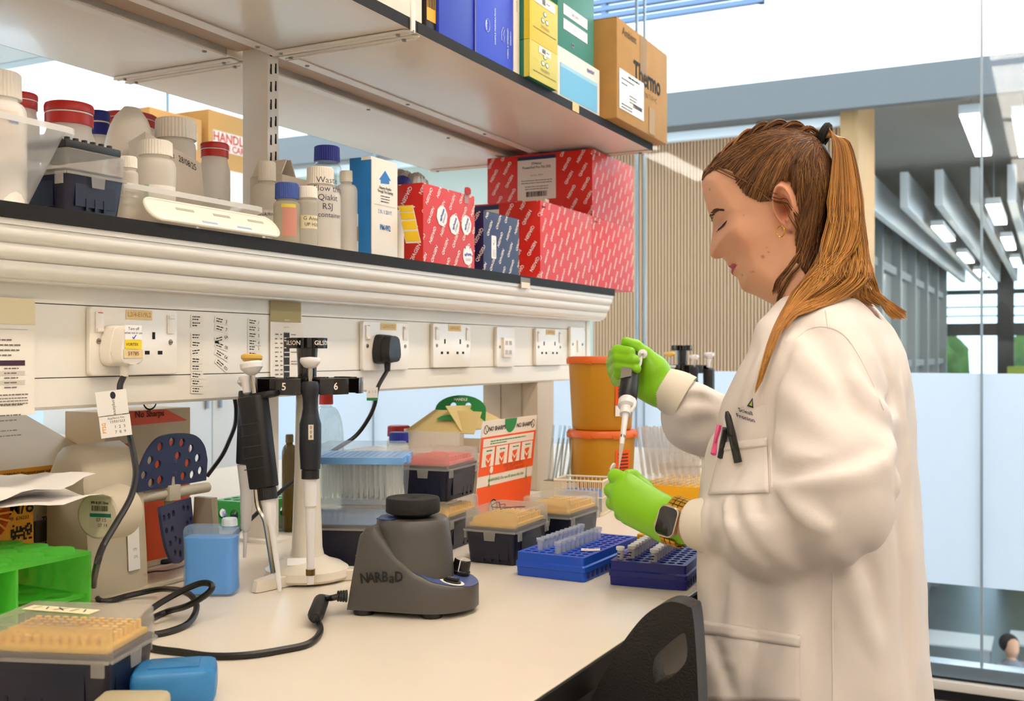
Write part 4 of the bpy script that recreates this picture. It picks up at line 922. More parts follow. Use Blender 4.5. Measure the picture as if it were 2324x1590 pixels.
for x in list(np.linspace(0, .088, 22)) + [.092 + (LEN - .092) * math.sin(q) for q in np.linspace(0, PI / 2, 14)]:
    w, z = vw(x), vz(x); lean = .016 * (1 - min(1, x / .05)) ; sec = []
    for fy, fz in ((-1, 0), (-1.0, .25), (-.985, .6), (-.97, .86), (-.95, .955), (-.90, 1.0), (.90, 1.0), (.95, .955), (.97, .86), (.985, .6), (1, .25), (1, 0)):
        zz = .007 + (z - .007) * fz; sec.append(mb.bm.verts.new((x + lean * zz / .1, .056 + w * fy * (1 - .05 * zz / .1), zz)))
    rows.append(sec)
for a, b in zip(rows, rows[1:]):
    for i in range(11): mb.bm.faces.new((a[i], a[i + 1], b[i + 1], b[i]))
    mb.bm.faces.new((a[11], a[0], b[0], b[11]))
mb.bm.faces.new(rows[0]); mb.bm.faces.new(rows[-1][::-1]); mb.out('housing', gb, t, sharp=45)
Mt = Matrix.Translation((.0665, .056, 0))
MB().lathe([(.052, .030), (.0515, .048), (.050, .07), (.0465, .100), (.0450, .111), (.042, .1145), (.0001, .1150)], 40, Mt, cap0=False).out('tower', gb, t)
MB().prism([(.030, .024), (.030, .088), (.052, .094), (.052, .018)], .1148, .1160).out('top_panel', gbl, t)
mb = MB(); xs_ = list(np.linspace(.086, .092, 3)) + [.092 + (LEN - .092) * math.sin(q) for q in np.linspace(.05, PI / 2 - .12, 10)]; pr = None
for x in xs_:
    w, z = vw(x) * .87, vz(x) + .0006; cur = [mb.bm.verts.new((x, .056 - w, z)), mb.bm.verts.new((x, .056 + w, z))]
    if pr: mb.bm.faces.new((pr[0], pr[1], cur[1], cur[0]))
    pr = cur
mb.out('control_panel', gbl, t)
rub = mat('rubber_black', '#141312', .75, bump=.4, bs=260, stretch=(1, .25, 1))
MB().lathe([(.020, .1150), (.026, .118), (.030, .1195), (.0335, .121), (.0340, .123), (.0337, .137), (.0325, .139), (.012, .1388), (.004, .1365), (.0001, .1355)], 40, Mt).out('rubber_cup', rub, t)
fx = frame((.125, .033, vz(.125) + .001), (1, 0, -.20), (0, 1, 0))
MB().lathe([(.0105, 0), (.0135, 0), (.0135, .0006), (.0105, .0006)], 28, fx @ Matrix.Diagonal((1.15, .95, 1, 1))).out('switch_ring', stk, t)
MB().lathe([(.0105, 0), (.0100, .002), (.0085, .0025)], 24, fx @ Matrix.Diagonal((1.1, .9, 1, 1))).out('switch_bezel', BLK(), t)
o = MB().box(-.0085, .0085, -.0038, .0038, .002, .0055, .0012, M=fx @ Matrix.Rotation(-.12, 4, 'Y')).out('rocker_switch', BLK(), t)
lettering([('I O I', 0, 0, .0045, .02, 1.2)], prt, o, fx @ Matrix.Rotation(-.12, 4, 'Y') @ Matrix.Translation((0, 0, .0054)))
fk = frame((.121, .080, vz(.121) + .001), (1, 0, -.22), (0, 1, 0))
kn = MB().lathe([(.0125, 0), (.0125, .004), (.0112, .0055), (.0106, .0175), (.0098, .0185)], 28, fk).out('speed_knob', mat('knob_black', '#0f0e0d', .25), t)
MB().lathe([(.0097, .0186), (.0001, .0187)], 24, fk).out('knob_cap', mat('knob_silver', '#cfc7bd', .3, .7), kn); MB().box(-.0006, .0006, -.0118, -.0108, .004, .0186, M=fk).out('pointer_line', stk, kn)
MB().box(-.0006, .0006, -.0105, 0, .0187, .0190, M=fk).out('pointer_line', stk, kn)
fs = frame((.048, -.0008 + .0016, .046), (1, 0, 0), (.04, .05, 1)); mk = mat('marker_ink', '#0c0b0b', .5)
mb = MB(); 
for i, (ch, y, ro) in enumerate((('N', 0, 8), ('A', .001, 4), ('R', .002, 10), ('B', .003, 2), ('a', .002, -5), ('D', .004, 3))): put_text(mb, ch, .0175 if ch != 'a' else .017, fs @ Matrix.Translation((-.024 + i * .0088, y, .0008)) @ Matrix.Shear('XZ', 4, (0, 0)), .02, .85, math.radians(ro))
mb.out('handwriting', mk, t)
for x, y in ((.018, .014), (.018, .098), (.104, .018), (.104, .094)): MB().lathe([(.0125, .0003), (.0135, .003), (.0125, .009)], 18, Matrix.Translation((x, y, 0))).out('rubber_foot', BLK(), t)
MB().box(-.0006, .0002, .02, .09, .03, .07).out('rating_plate', mat('plate_silver', '#9a948c', .4, .4), t, Matrix.Translation((.005, 0, 0)))

# ================================================================ pipette stand with its pipettes
ivory = mat('stand_ivory', '#e2d9c8', .35, coat=.2); gloss = mat('gloss_black', '#0f0d0c', .16, coat=.5)
pc = B(697, 1313); SR = math.radians(-52)
def carousel(lab, loc, rot, numbers=True):
    t = thing('pipette_stand', lab, 'pipette stand', loc, rot)
    MB().lathe([(.056, .003), (.060, .007), (.058, .017), (.049, .023), (.034, .028), (.024, .034), (.0215, .045), (.0175, .16), (.0155, .262)], 36).out('column', ivory, t)
    for a in (78, 198, 318):
        q = math.radians(a); u = Vector((math.cos(q), math.sin(q), 0)); v = Vector((-u.y, u.x, 0)); mb = MB()
        pol = [u * .03 + v * .022, u * .062 + v * .0125, u * .100 + v * .0080, u * .105 + v * .004, u * .105 - v * .004, u * .100 - v * .0080, u * .062 - v * .0125, u * .03 - v * .022]
        mb.prism([(p.x, p.y) for p in pol], .0004, .016, top=[(p.x * (.93 if i in (0, 7) else .965), p.y * (.93 if i in (0, 7) else .965)) for i, p in enumerate(pol)], bev=.002); mb.out('foot', ivory, t)
    MB().lathe([(.0125, .255), (.0135, .30), (.0150, .325), (.0150, .332)], 20).out('neck', gloss, t)
    star = [((.019 + (.010 if i % 4 < 2 else 0)) * math.cos(2 * PI * i / 28), (.019 + (.010 if i % 4 < 2 else 0)) * math.sin(2 * PI * i / 28)) for i in range(28)]
    h = MB().prism(star, .326, .341, bev=.001).out('handle', gloss, t)
    if numbers:
        mb = MB()
        for s, a in (('GILSON', -48), ('GILSON', 50), ):
            q = MB(); put_text(q, s, .0088, Matrix.Identity(4), .01)
            for v in q.bm.verts: th = math.radians(a) + v.co.x / .0293; v.co = (.0293 * math.cos(th), .0293 * math.sin(th), .3335 + v.co.y)
            me = q.mesh('w'); mb.add(me, Matrix.Identity(4)); bpy.data.meshes.remove(me)
        mb.out('lettering', prt, h)
    MB().lathe([(.0155, .262), (.030, .262), (.030, .286), (.0130, .286)], 28).out('hub', gloss, t)
    for k in range(7):
        a = 360 / 7 * (k + .5) + 3; mb = MB(); n = 8; da = math.radians(16.5); R0, R1 = .074, .079
        q0 = math.radians(a); pol = []
        for i in range(n + 1): w = q0 - da + 2 * da * i / n; pol.append((R1 * math.cos(w), R1 * math.sin(w)))
        for i in range(n + 1): w = q0 + da - 2 * da * i / n; pol.append((R0 * math.cos(w), R0 * math.sin(w)))
        mb.prism(pol, .263, .285, bev=.0006, seg=1); u = Vector((math.cos(q0), math.sin(q0), 0)); v = Vector((-u.y, u.x, 0))
        for s in (-1, 1):
            e = [u * .026 + v * (.004 * s), u * .0745 + v * (.020 * s), u * .0745 + v * (.0165 * s), u * .026 + v * (.0005 * s)]
            mb.prism([(p.x, p.y) for p in (e if s > 0 else e[::-1])], .264, .284)
        o = mb.out('hook', gloss, t)
        if numbers:
            q = MB(); put_text(q, str((5, 6, 7, 1, 2, 3, 4)[(k + 1) % 7]), .014, Matrix.Identity(4), .015)
            for vv in q.bm.verts: th = q0 + vv.co.x / .0796; vv.co = (.0796 * math.cos(th), .0796 * math.sin(th), .274 + vv.co.y)
            me = q.mesh('w'); q2 = MB(); q2.add(me, Matrix.Identity(4)); q2.out('number', prt, o); bpy.data.meshes.remove(me)
    return t
ST = carousel('ivory and black pipette stand holding three pipettes', (pc.x, pc.y, ZB), SR)
pd = mat('pipette_dark', '#141821', .45, bump=.05, bs=500); pdk = mat('pipette_black', '#121215', .5); pwh = mat('pipette_white', '#e9e6e6', .35); chrome = mat('chrome', '#bdb5a6', .18, 1)
def knurl(mb, r, z0, z1, n=30, M=None): cap_mesh(mb, r, z0, z1, n, M, 1.0)
def pipette(lab, M, style):
    """z up along the pipette, 0 at the hook"""
    t = thing('pipette', lab, 'pipette', M)
    if style == 1:
        MB().lathe([(.0045, .037), (.0085, .0385), (.0135, .045), (.0138, .049), (.0125, .0515), (.0001, .0525)], 30).out('plunger_button', pwh, t)
        MB().cyl((0, 0, .012), (0, 0, .040), .0030, n=12).out('plunger_rod', chrome, t)
        MB().lathe([(.003, .020), (.0105, .019), (.0125, .014), (.0120, .006), (.0102, -.004), (.0100, -.016), (.0118, -.028), (.0146, -.038), (.0146, -.070), (.0132, -.098)], 28).out('handle', pd, t)
        mb = MB(); knurl(mb, .0118, -.111, -.0978, 26); mb.out('volume_ring', BLK(), t)
        MB().lathe([(.0062, -.185), (.0066, -.150), (.0088, -.147), (.0094, -.111)], 24, cap0=False).out('shaft', pwh, t)
        MB().lathe([(.0035, -.252), (.0046, -.2515), (.0056, -.18)], 20).out('tip_cone', pwh, t)
        MB().lathe([(.0062, -.240), (.0062, -.232)], 16).out('ejector_clip', mat('clip_bronze', '#7a6238', .35, .8), t)
        fr = frame((0, -.0149, -.048), (1, 0, 0), (0, 0, 1)); w_ = MB().box(-.0034, .0034, -.010, .010, -.002, .0006, M=fr).out('volume_window', mat('window_cream', '#ddd2c2', .4), t)
        lettering([('0', 0, .006, .006), ('0', 0, 0, .006), ('8', 0, -.006, .006)], INK(), w_, fr @ Matrix.Translation((0, 0, .0004)))
    elif style == 2:
        MB().lathe([(.0040, .040), (.009, .043), (.0150, .050), (.0152, .056), (.0135, .0585), (.0001, .0595)], 30).out('plunger_button', pwh, t)
        MB().cyl((0, 0, -.03), (0, 0, .042), .0032, n=12).out('plunger_rod', chrome, t)
        MB().lathe([(.0030, .010), (.0055, .012), (.0062, .028), (.0088, .032), (.0088, .0345), (.0001, .035)], 20, Matrix.Translation((-.012, 0, .006))).out('ejector_button', pwh, t)
        po = rpoly(.038, .026, .009, 4); 
        MB().prism(po, -.112, .012, Matrix.Translation((-.004, 0, 0)), bev=.003, top=[(x * 1.05, y * 1.1) for x, y in po]).out('handle', pdk, t)
        for z in (-.085, -.070, -.055, -.040, -.025): MB().box(-.019, .012, -.0005, .0005, -.0006, .0006).out('grip_rib', mat('rib_grey', '#2f3134', .5), t, Matrix.Translation((-.003, -.0138, z)))
        MB().prism(rpoly(.044, .024, .010, 5), .004, .012, Matrix.Translation((.010, .004, .003)), bev=.003).out('finger_hook', pdk, t)
        mb = MB(); knurl(mb, .0128, -.128, -.1115, 28); mb.out('volume_ring', BLK(), t)
        MB().lathe([(.0040, -.235), (.0050, -.165), (.0085, -.150), (.0095, -.128)], 22).out('shaft', pwh, t)
        MB().tube(smooth_path([(-.016, 0, -.105), (-.015, -.002, -.135), (-.008, -.003, -.150), (-.0055, -.003, -.165), (-.0035, -.003, -.225)], 4), [.0042] * 17, 8).out('ejector_arm', chrome, t)
        MB().lathe([(.0028, -.250), (.0038, -.225)], 14).out('tip_cone', pwh, t)
        lettering([('P20', .0, -.022, .0065)], mat('rib_grey'), t, frame((0, -.0143, 0), (1, 0, 0), (0, 0, 1)))
    else:
        MB().lathe([(.0040, .046), (.012, .050), (.0150, .054), (.0150, .0575), (.0120, .0600)], 28).out('plunger_button', mat('button_yellow', '#e7bd58', .45), t)
        MB().lathe([(.006, .012), (.014, .014), (.0190, .019), (.0185, .023)], 28).out('collar', mat('collar_pale', '#d9d9e2', .4), t)
        MB().cyl((0, 0, .0), (0, 0, .048), .0030, n=12).out('plunger_rod', chrome, t)
        po = rpoly(.034, .030, .010, 4); MB().prism(po, -.095, .008, bev=.003, top=[(x * 1.08, y) for x, y in po]).out('handle', pd, t)
        MB().lathe([(.0022, -.225), (.0030, -.190), (.0068, -.185), (.0088, -.150), (.0090, -.135), (.0150, -.096)], 22).out('nozzle', pwh, t)
    return t
def hook_at(k, lean=0, side=0, R=.0745, z=.272, twist=0):
    a = SR + 2 * PI / 7 * k + math.radians(3); p = Vector((pc.x + R * math.cos(a), pc.y + R * math.sin(a), ZB + z))
    u = Vector((math.cos(a), math.sin(a), 0)); v = Vector((-u.y, u.x, 0))
    zz = (Vector((0, 0, 1)) - u * lean - v * side).normalized(); y = (-u - zz * (-u.dot(zz))).normalized(); x = y.cross(zz)
    M = Matrix.Identity(4)
    for i in range(3): M[i][0] = x[i]; M[i][1] = y[i]; M[i][2] = zz[i]; M[i][3] = p[i]
    return M @ Matrix.Rotation(twist, 4, 'Z')
pipette('dark slim pipette with white button hanging upright between five and six', hook_at(0, .02, 0, .078, .262), 1)
pipette('black ribbed pipette with chrome ejector hanging tilted at number five', hook_at(-1, -.02, .17, .090, .250, .3), 2)
pipette('black pipette with yellow button at the far side of number four', hook_at(-2, .02, .07, .080, .258), 3)
sl_ = card(.026, .013, stk, ST, frame((.030, -.014, .0305), (0, 1, 0), (-.62, 0, .5)), 'paper_label')

# ================================================================ things at the left end of the bench
bei = mat('instrument_beige', '#b3a487', .45, var=.04, vs=20)
# large beige instrument behind everything
yI = onX(248, 1100, -.13).y; t = thing('bench_instrument', 'large beige bench instrument with orange warning label in the shadow', 'instrument', (-.42, yI - .55, ZB))
pr_ = [(q.x, q.y) for q in [Vector((-.28, .004)), Vector((.285, .004)), Vector((.290, .02)), Vector((.290, .135)), Vector((.280, .165)), Vector((.250, .180)), Vector((.10, .235)), Vector((-.28, .235))]]
MB().prism(pr_, -.30, .55, Mx, bev=.004).out('casing', bei, t)
fr = FR_X(.2905, 0, 0); wl_ = onX(90, 1075, -.129); yy = wl_.y - (yI - .55); zz = wl_.z - ZB
c = card(.15, .020, mat('label_orange', '#c98a1e', .5), t, fr @ Matrix.Translation((yy, zz, 0)), 'warning_label')
lettering([('WARNING: Disconnect power supply before servicing', .0, .0035, .0058, .01, .85), ('Power is constant event if activated', .0, -.0045, .0052, 0, .85)], INK(), c, fr @ Matrix.Translation((yy, zz, .0004)))
wl_ = onX(145, 1205, -.129); yy = wl_.y - (yI - .55); zz = wl_.z - ZB
c = card(.085, .055, mat('label_silver', '#c2b8a8', .4, .3), t, fr @ Matrix.Translation((yy, zz, 0)), 'rating_label')
lettering([('ThermoFisher', -.008, .020, .0105, .02, .9), ('S C I E N T I F I C', -.006, .012, .0055), ('2012', -.01, .002, .006)], INK(), c, fr @ Matrix.Translation((yy, zz, .0004)))
mb = MB(); 
for i in range(5): greek(mb, fr @ Matrix.Translation((yy, zz, .0006)), -.03, .01 + .02 * (i % 2), -.006 - i * .0045, .0022)
mb.out('small_print', INK(), c)
MB().box(0, .004, -.012, .012, -.014, .014, .001).out('socket_inlet', mat('inlet_dark', '#4d453a', .6), t, (.290, onX(95, 1140, -.129).y - (yI - .55), .085))
# rotator with perforated paddles
rb = mat('rotator_beige', '#c6baa2', .42); rnv = mat('paddle_navy', '#2c3557', .45)
pr0 = B(258, 1350); t = thing('tube_rotator', 'beige tube rotator with two perforated navy paddles', 'rotator', (pr0.x - .03, pr0.y, ZB))
rx = .03
sec = [(-.035, .0), (.045, .0), (.043, .05), (.038, .12), (.033, .165), (.022, .186), (.004, .195), (-.018, .19), (-.034, .16)]
def loft(name, secs, m, parent, sharp=40):
    mb = MB(); rows = [[mb.bm.verts.new(p) for p in s_] for s_ in secs]; n = len(rows[0])
    for a, b in zip(rows, rows[1:]):
        for i in range(n): mb.bm.faces.new((a[i], a[(i + 1) % n], b[(i + 1) % n], b[i]))
    mb.bm.faces.new(rows[0][::-1]); mb.bm.faces.new(rows[-1]); return mb.out(name, m, parent, sharp=sharp)
kY = [(-.052, .90), (-.049, .96), (-.040, 1.0), (.034, 1.0), (.042, .97), (.045, .92)]
loft('housing', [[(x * (.9 + .1 * s) * 1.0, y, .006 + z * s) for x, z in sec] for y, s in kY], rb, t)
mp_ = onY(221, 1170, pr0.y - .085) - t.location; fr = frame((mp_.x, -.085, mp_.z), (1, .25, 0), (0, 0, 1)); hd2 = MB().lathe([(.0001, .0), (.026, 0), (.0285, -.002), (.031, -.012), (.034, -.045)], 36, fr).out('motor_cap', mat('rotator_cap', '#cfc2aa', .4), t)
c = card(.030, .036, mat('label_parch', '#c9bca4', .5), t, fr @ Matrix.Translation((.004, .003, .0004)), 'asset_label')
lettering([('IFR & JIC Sites', 0, .013, .0046, .02, .9), ('07 15', .002, -.008, .0062), ('07 19', .004, -.0145, .0058)], INK(), c, fr @ Matrix.Translation((.004, .003, .0008)))
mb = MB(); bars(mb, fr @ Matrix.Translation((.004, .003, .0008)), -.011, .011, .003, .0095); mb.out('barcode', INK(), c)
MB().box(-.014, .015, -.0045, .000, .0004, .0006, M=fr @ Matrix.Translation((.004, .003, .0002))).out('green_band', mat('band_teal', '#1d6a5c', .5), c)
fr = FR_X(.0425, 0, 0) @ Matrix.Translation((.022, .065, 0)); fr = frame((.0445, .020, .070), (0, 1, 0), (-.05, 0, 1)); c = card(.020, .078, stk, t, fr, 'pass_label')
MB().box(-.010, .010, .018, .024, .0003, .0005, M=fr).out('green_band', mat('band_green', '#58b898', .5), c); mb = MB(); bars(mb, fr, -.007, .008, .028, .036, .0006); mb.out('barcode', INK(), c)
lettering([('PASS', 0, .021, .006, .03, 1)], prt, c, fr @ Matrix.Translation((0, 0, .0006))); lettering([('171', .002, -.012, .005), ('171', .003, -.022, .005)], INK(), c, fr)
fr = frame((.0, -.0525, .035), (1, 0, 0), (0, 0, 1)); c = MB().prism([(-.026, -.012), (.028, -.014), (.026, .0), (.015, .014), (.0, .020), (-.018, .022), (-.026, .02)], 0, .0006, fr).out('badge', mat('badge_beige', '#cabda4', .4), t)
lettering([('VWR', -.010, .002, .0105, .03, 1)], INK(), c, fr @ Matrix.Translation((0, 0, .0004))); MB().lathe([(.004, .0008), (.007, .0008)], 20, fr @ Matrix.Translation((.010, .002, 0)) @ Matrix.Diagonal((1.3, .8, 1, 1)), cap0=False, cap1=False).out('logo_ring', INK(), c)
def plate2d(outer, holes, th, name):
    cu = bpy.data.curves.new('p', 'CURVE'); cu.dimensions = '2D'; cu.fill_mode = 'BOTH'; cu.extrude = th / 2
    for loop in [outer] + holes:
        sp = cu.splines.new('POLY'); sp.points.add(len(loop) - 1)
        for q, pt in zip(loop, sp.points): pt.co = (q[0], q[1], 0, 1)
        sp.use_cyclic_u = True
    o = bpy.data.objects.new('p', cu); COL.objects.link(o); bpy.context.view_layer.update()
    me = bpy.data.meshes.new_from_object(o.evaluated_get(bpy.context.evaluated_depsgraph_get())); bpy.data.objects.remove(o); bpy.data.curves.remove(cu); me.name = name
    return me
def circ(x, y, r, n=18): return [(x + r * math.cos(2 * PI * i / n), y + r * math.sin(2 * PI * i / n)) for i in range(n)]
zs = zpx(onX(385, 1112, pr0.x - .0), 1112) - ZB; ys = onX(385, 1112, pr0.x).y - pr0.y
sh_ = MB(); sh_.cyl((rx, .04, zs - .004), (rx, ys + .075, zs - .004), .0075, n=14); sh_.out('shaft', mat('shaft_beige', '#c2b8a2', .4), t)
MB().tube([(rx, ys, zs - .075), (rx, ys, zs + .055)], .0072, 14).out('cross_arm', mat('shaft_beige'), t)
for z in (-.06, -.035, .02, .038): MB().tube([(rx, ys, zs + z), (rx, ys, zs + z + .006)], .0095, 14).out('clip_ring', rnv, t)
MB().box(rx - .0095, rx + .011, ys - .011, ys + .011, zs - .014, zs + .008, .002).out('hub', mat('shaft_beige'), t)
up = [(-.072, 0), (.074, 0), (.075, .030), (.066, .052), (.045, .068), (.010, .074), (-.03, .072), (-.054, .056), (-.070, .030)]
up = [(q.x, q.y) for q in smooth_path([(a, b, 0) for a, b in up[2:]] , 4)] + [(-.072, .0), (.074, 0)]
hl = [circ(-.060 + .0, .022, .0060), circ(-.049, .041, .0060)] + [circ(x, y, .0062) for x, y in ((-.030, .058), (-.006, .063), (.016, .060), (.036, .050), (.052, .035), (.060, .016), (-.045, .010), (-.033, .034), (.008, .042), (.030, .030), (.022, .012), (.042, .012), (-.027, .012))]
me = plate2d(up, hl, .004, 'paddle'); o = obj('paddle', me, rnv, t, frame((rx + .004, ys, zs + .006), (-.10, 1, 0), (0.06, 0, 1)))
lowp = [(q.x, q.y) for q in smooth_path([(.050, 0, 0), (.050, -.04, 0), (.036, -.068, 0), (.0, -.084, 0), (-.030, -.076, 0), (-.046, -.045, 0), (-.052, 0, 0)], 4)]
hl = [circ(x, y, .0048) for x, y in ((-.042, -.016), (-.027, -.016), (-.012, -.014), (.022, -.012), (.036, -.014), (-.038, -.034), (-.02, -.035), (.03, -.035), (.042, -.032), (-.03, -.053), (-.012, -.05), (.018, -.052), (.034, -.05), (-.018, -.068), (-.002, -.072), (.014, -.07), (.0, -.055))]
obj('paddle', plate2d(lowp, hl, .004, 'paddle'), rnv, t, frame((rx + .010, ys + .0, zs - .016), (-.35, .93, 0), (-.1, 0, 1)))
MB().prism([(-.02, .0), (.03, .0), (.022, .108), (-.012, .108)], ys + .070, ys + .083, Matrix.Translation((rx - .01, 0, 0)) @ Mx, bev=.002).out('end_support', mat('support_grey', '#a59a86', .5), t)
MB().box(-.03, .05, -.05, ys + .085, .0005, .006, .002).out('base_plate', rb, t, (0, 0, 0))
# no-sharps carton in the shadow behind the rotator
orc = mat('carton_orange', '#ee5212', .5); crd = mat('carton_buff', '#d9c3a0', .6)
a = onX(432, 1000, -.14); L_ = a.y - onX(237, 1000, -.14).y
t = thing('waste_carton', 'buff and orange waste carton with no sharps print behind the rotator', 'carton', (-.16, a.y - L_ / 2, ZB))
MB().box(-.06, .02, -L_ / 2, L_ / 2, 0.0005, .235, .001).out('carton', crd, t); fr = FR_X(.0204, 0, 0)
zt_ = zpx(onX(432, 950, -.14), 950) - ZB
MB().face([fr @ Vector(v) for v in ((-L_ * .46, zt_ - .004, 0), (L_ * .46, zt_ - .002, 0), (L_ * .2, .234, 0), (-L_ * .25, .234, 0))]).out('orange_panel', orc, t)
MB().face([fr @ Vector(v) for v in ((-L_ * .38, .01, 0), (L_ * .48, .01, 0), (L_ * .48, zt_ - .032, 0), (-L_ * .38, zt_ - .028, 0))]).out('orange_panel', orc, t)
MB().face([fr @ Vector(v) for v in ((-L_ * .2, .1, .0004), (L_ * .02, .1, .0004), (L_ * .02, zt_ - .014, .0004), (-L_ * .2, zt_ - .012, .0004))]).out('buff_panel', crd, t)
lettering([('No Sharps', .0, zt_ + .012, .0135, .015)], mat('print_dark_red', '#5a1d10', .7), t, fr @ Matrix.Translation((0, 0, .0004)))
MB().lathe([(.012, 0.0006), (.0145, .0006)], 24, fr @ Matrix.Translation((0, zt_ + .032, 0)), cap0=False, cap1=False).out('warning_ring', INK(), t)
# blue bottle
p = B(466, 1351); t = thing('blue_solution_bottle', 'flat square bottle of pale blue liquid with white cap', 'bottle', (p.x, p.y + .012, ZB), math.radians(24))
sec = rpoly(.070, .036, .009, 4); shl = [(.94, .001), (1.0, .006), (.975, .03), (.975, .06), (1.0, .078), (.99, .086), (.93, .0905)]
loft('body', [[(x * s, y * s, z) for x, y in sec] for s, z in shl], mat('bottle_frosted', '#cfe6fa', .25, kind='film', fac=.28), t)
loft('liquid', [[(x * s * .96, y * s * .94, z) for x, y in sec] for s, z in ((.93, .003), (1, .007), (.97, .03), (.97, .06), (1, .0765))], mat('liquid_blue', '#3fa4f4', .3), t)
MB().lathe([(.0095, .086), (.0095, .092)], 20, Matrix.Translation((.024, 0, 0))).out('neck', mat('bottle_frosted'), t); mb = MB(); cap_mesh(mb, .0105, .091, .101, 24, Matrix.Translation((.024, 0, 0))); mb.out('cap', mat('cap_frost', '#d3dfe8', .4), t)
# green tube rack, nearer tip box, blue block, beige lid, teal tube
gr = mat('rack_green', '#86e868', .3, kind='film', fac=.62, tl=.55)
x0, x1, y0, y1, h_ = -.045, .091, .60, .853, .096
t = thing('green_tube_rack', 'translucent bright green tube rack at the photo edge', 'rack', ((x0 + x1) / 2, (y0 + y1) / 2, ZB)); w, l = (x1 - x0) / 2, (y1 - y0) / 2
holes = [circ(-w + .024 + i * .043, -l + .026 + j * .0405, .0155, 24) for i in range(3) for j in range(6)]
me = plate2d([(-w, -l), (w, -l), (w, l), (-w, l)], holes, .004, 'top_plate'); obj('top_plate', me, gr, t, (0, 0, h_ - .002))
me = plate2d([(-w + .003, -l + .003), (w - .003, -l + .003), (w - .003, l - .003), (-w + .003, l - .003)], holes, .003, 'mid_plate'); obj('mid_plate', me, gr, t, (0, 0, h_ * .48))
MB().box(-w, w, -l, l, .0004, .0035).out('bottom_plate', gr, t)
q = MB(); q.lathe([(.0155, 0), (.0185, 0), (.0180, .004), (.0157, .004)], 24); q = q.mesh('hole_rim'); q.materials.append(gr)
for i in range(3):
    for j in range(6): obj('hole_rim', q, None, t, (-w + .024 + i * .043, -l + .026 + j * .0405, h_))
for y in (-l + .0015, -l * .33, l * .33 - .012, l - .0015): MB().box(-w, w, y - .0015, y + .0015, .0035, h_ - .004).out('partition', gr, t)
MB().box(-w, -w + .003, -l, l, .0035, h_ - .004).out('back_wall', gr, t)
for x in (-.04, -.015, .01, .035):
    for z in (.02, .036, .06, .076): MB().sphere((0, 0, 0), .004, 10, 6, .9, .4, 1.6).out('grip_dimple', gr, t, (x, l + .0005, z))
ylt = mat('tips_yellow', '#f6c850', .45)
TB0 = tip_box('navy tip box with milky lid and yellow tips nearest the camera', (.259, .681, ZB), math.radians(110), insert=ylt, hb=.056, hl=.026)
c = card(.072, .016, mat('tape_cream', '#f0e2b8', .7), TB0, frame((.005, .012, .0835), (-.15, -1, 0), (1, 0, 0)), 'tape_label')
lettering([('/ \\ X / \\', 0, 0, .012, .0, 1.6)], INK(), c, frame((.005, .012, .0838), (-.15, -1, 0), (1, 0, 0)))
p = B(372, 1600); t = thing('blue_cool_block', 'pale blue rounded cool block lying by the near tip box', 'block', (p.x + .004, p.y + .02, ZB), math.radians(40))
MB().box(-.045, .030, -.026, .026, .0005, .034, .011, 4).out('block', mat('block_blue', '#4ea6e4', .25, kind='film', fac=.9), t); MB().box(-.03, .015, -.016, .016, .034, .0352, .0006).out('raised_panel', mat('block_blue'), t)
p = B(318, 1640); t = thing('cream_box', 'cream translucent plastic box at the bottom of the photo', 'box', (p.x + .012, p.y - .010, ZB), math.radians(28))
MB().box(-.040, .020, -.022, .022, .0005, .028, .008, 3).out('lid', mat('lid_cream', '#e6d9b6', .35, kind='film', fac=.9), t); MB().box(-.042, .022, -.024, .024, .0005, .005, .001).out('flange', mat('lid_cream'), t)
p = B(-40, 1700); t = thing('teal_tube', 'teal plastic tube end at the lower photo corner', 'tube', (p.x - .002, p.y - .02, ZB), 0)
MB().lathe([(.008, .0005), (.0105, .006), (.0105, .045)], 16).out('barrel', mat('tube_teal', '#22b2a6', .35), t); MB().lathe([(.012, .043), (.012, .054), (.0001, .0545)], 16).out('cap', mat('tube_teal'), t)
# orange sharps pot lid, box and papers behind the green rack
p = onX(20, 1200, -.02); t = thing('biohazard_box', 'orange box marked M/8 with a ribbed orange lid in front', 'box', (-.075, onX(78, 1150, -.06).y, ZB))
MB().box(-.04, .015, -.13, 0, .0005, .143, .004).out('box', mat('box_amber', '#e89a1e', .5), t); fr = FR_X(.0155, 0, 0); z8 = zpx(onX(50, 1160, -.03), 1160) - ZB
lettering([('M/8', -.020, z8, .024, .015)], INK(), t, fr); lettering([('REF: 676233', -.024, z8 - .013, .0062)], INK(), t, fr)
mb = MB()
for i in range(12):
    for j in range(8):
        if random.random() < .5: mb.face([fr @ Vector((-.034 + i * .0025 + a_, z8 - .040 + j * .0025 + b_, .0004)) for a_, b_ in ((0, 0), (.0025, 0), (.0025, .0025), (0, .0025))])
mb.out('hazard_print', INK(), t)
fr = frame((.0165, -.072, z8 - .002), (0, 1, 0), (0, 0, 1)); ol = mat('lid_orange', '#ee6a10', .3, kind='film', fac=.85)
lid_ = MB().lathe([(.0001, .010), (.012, .010), (.030, .006), (.036, 0.0006)], 36, fr).out('round_lid', ol, t)
for k in range(18): a_ = 2 * PI * k / 18; MB().box(.014, .032, -.0012, .0012, .006, .010, .0004, M=fr @ Matrix.Rotation(a_, 4, 'Z')).out('lid_rib', mat('rib_orange', '#f59a3c', .4), lid_)
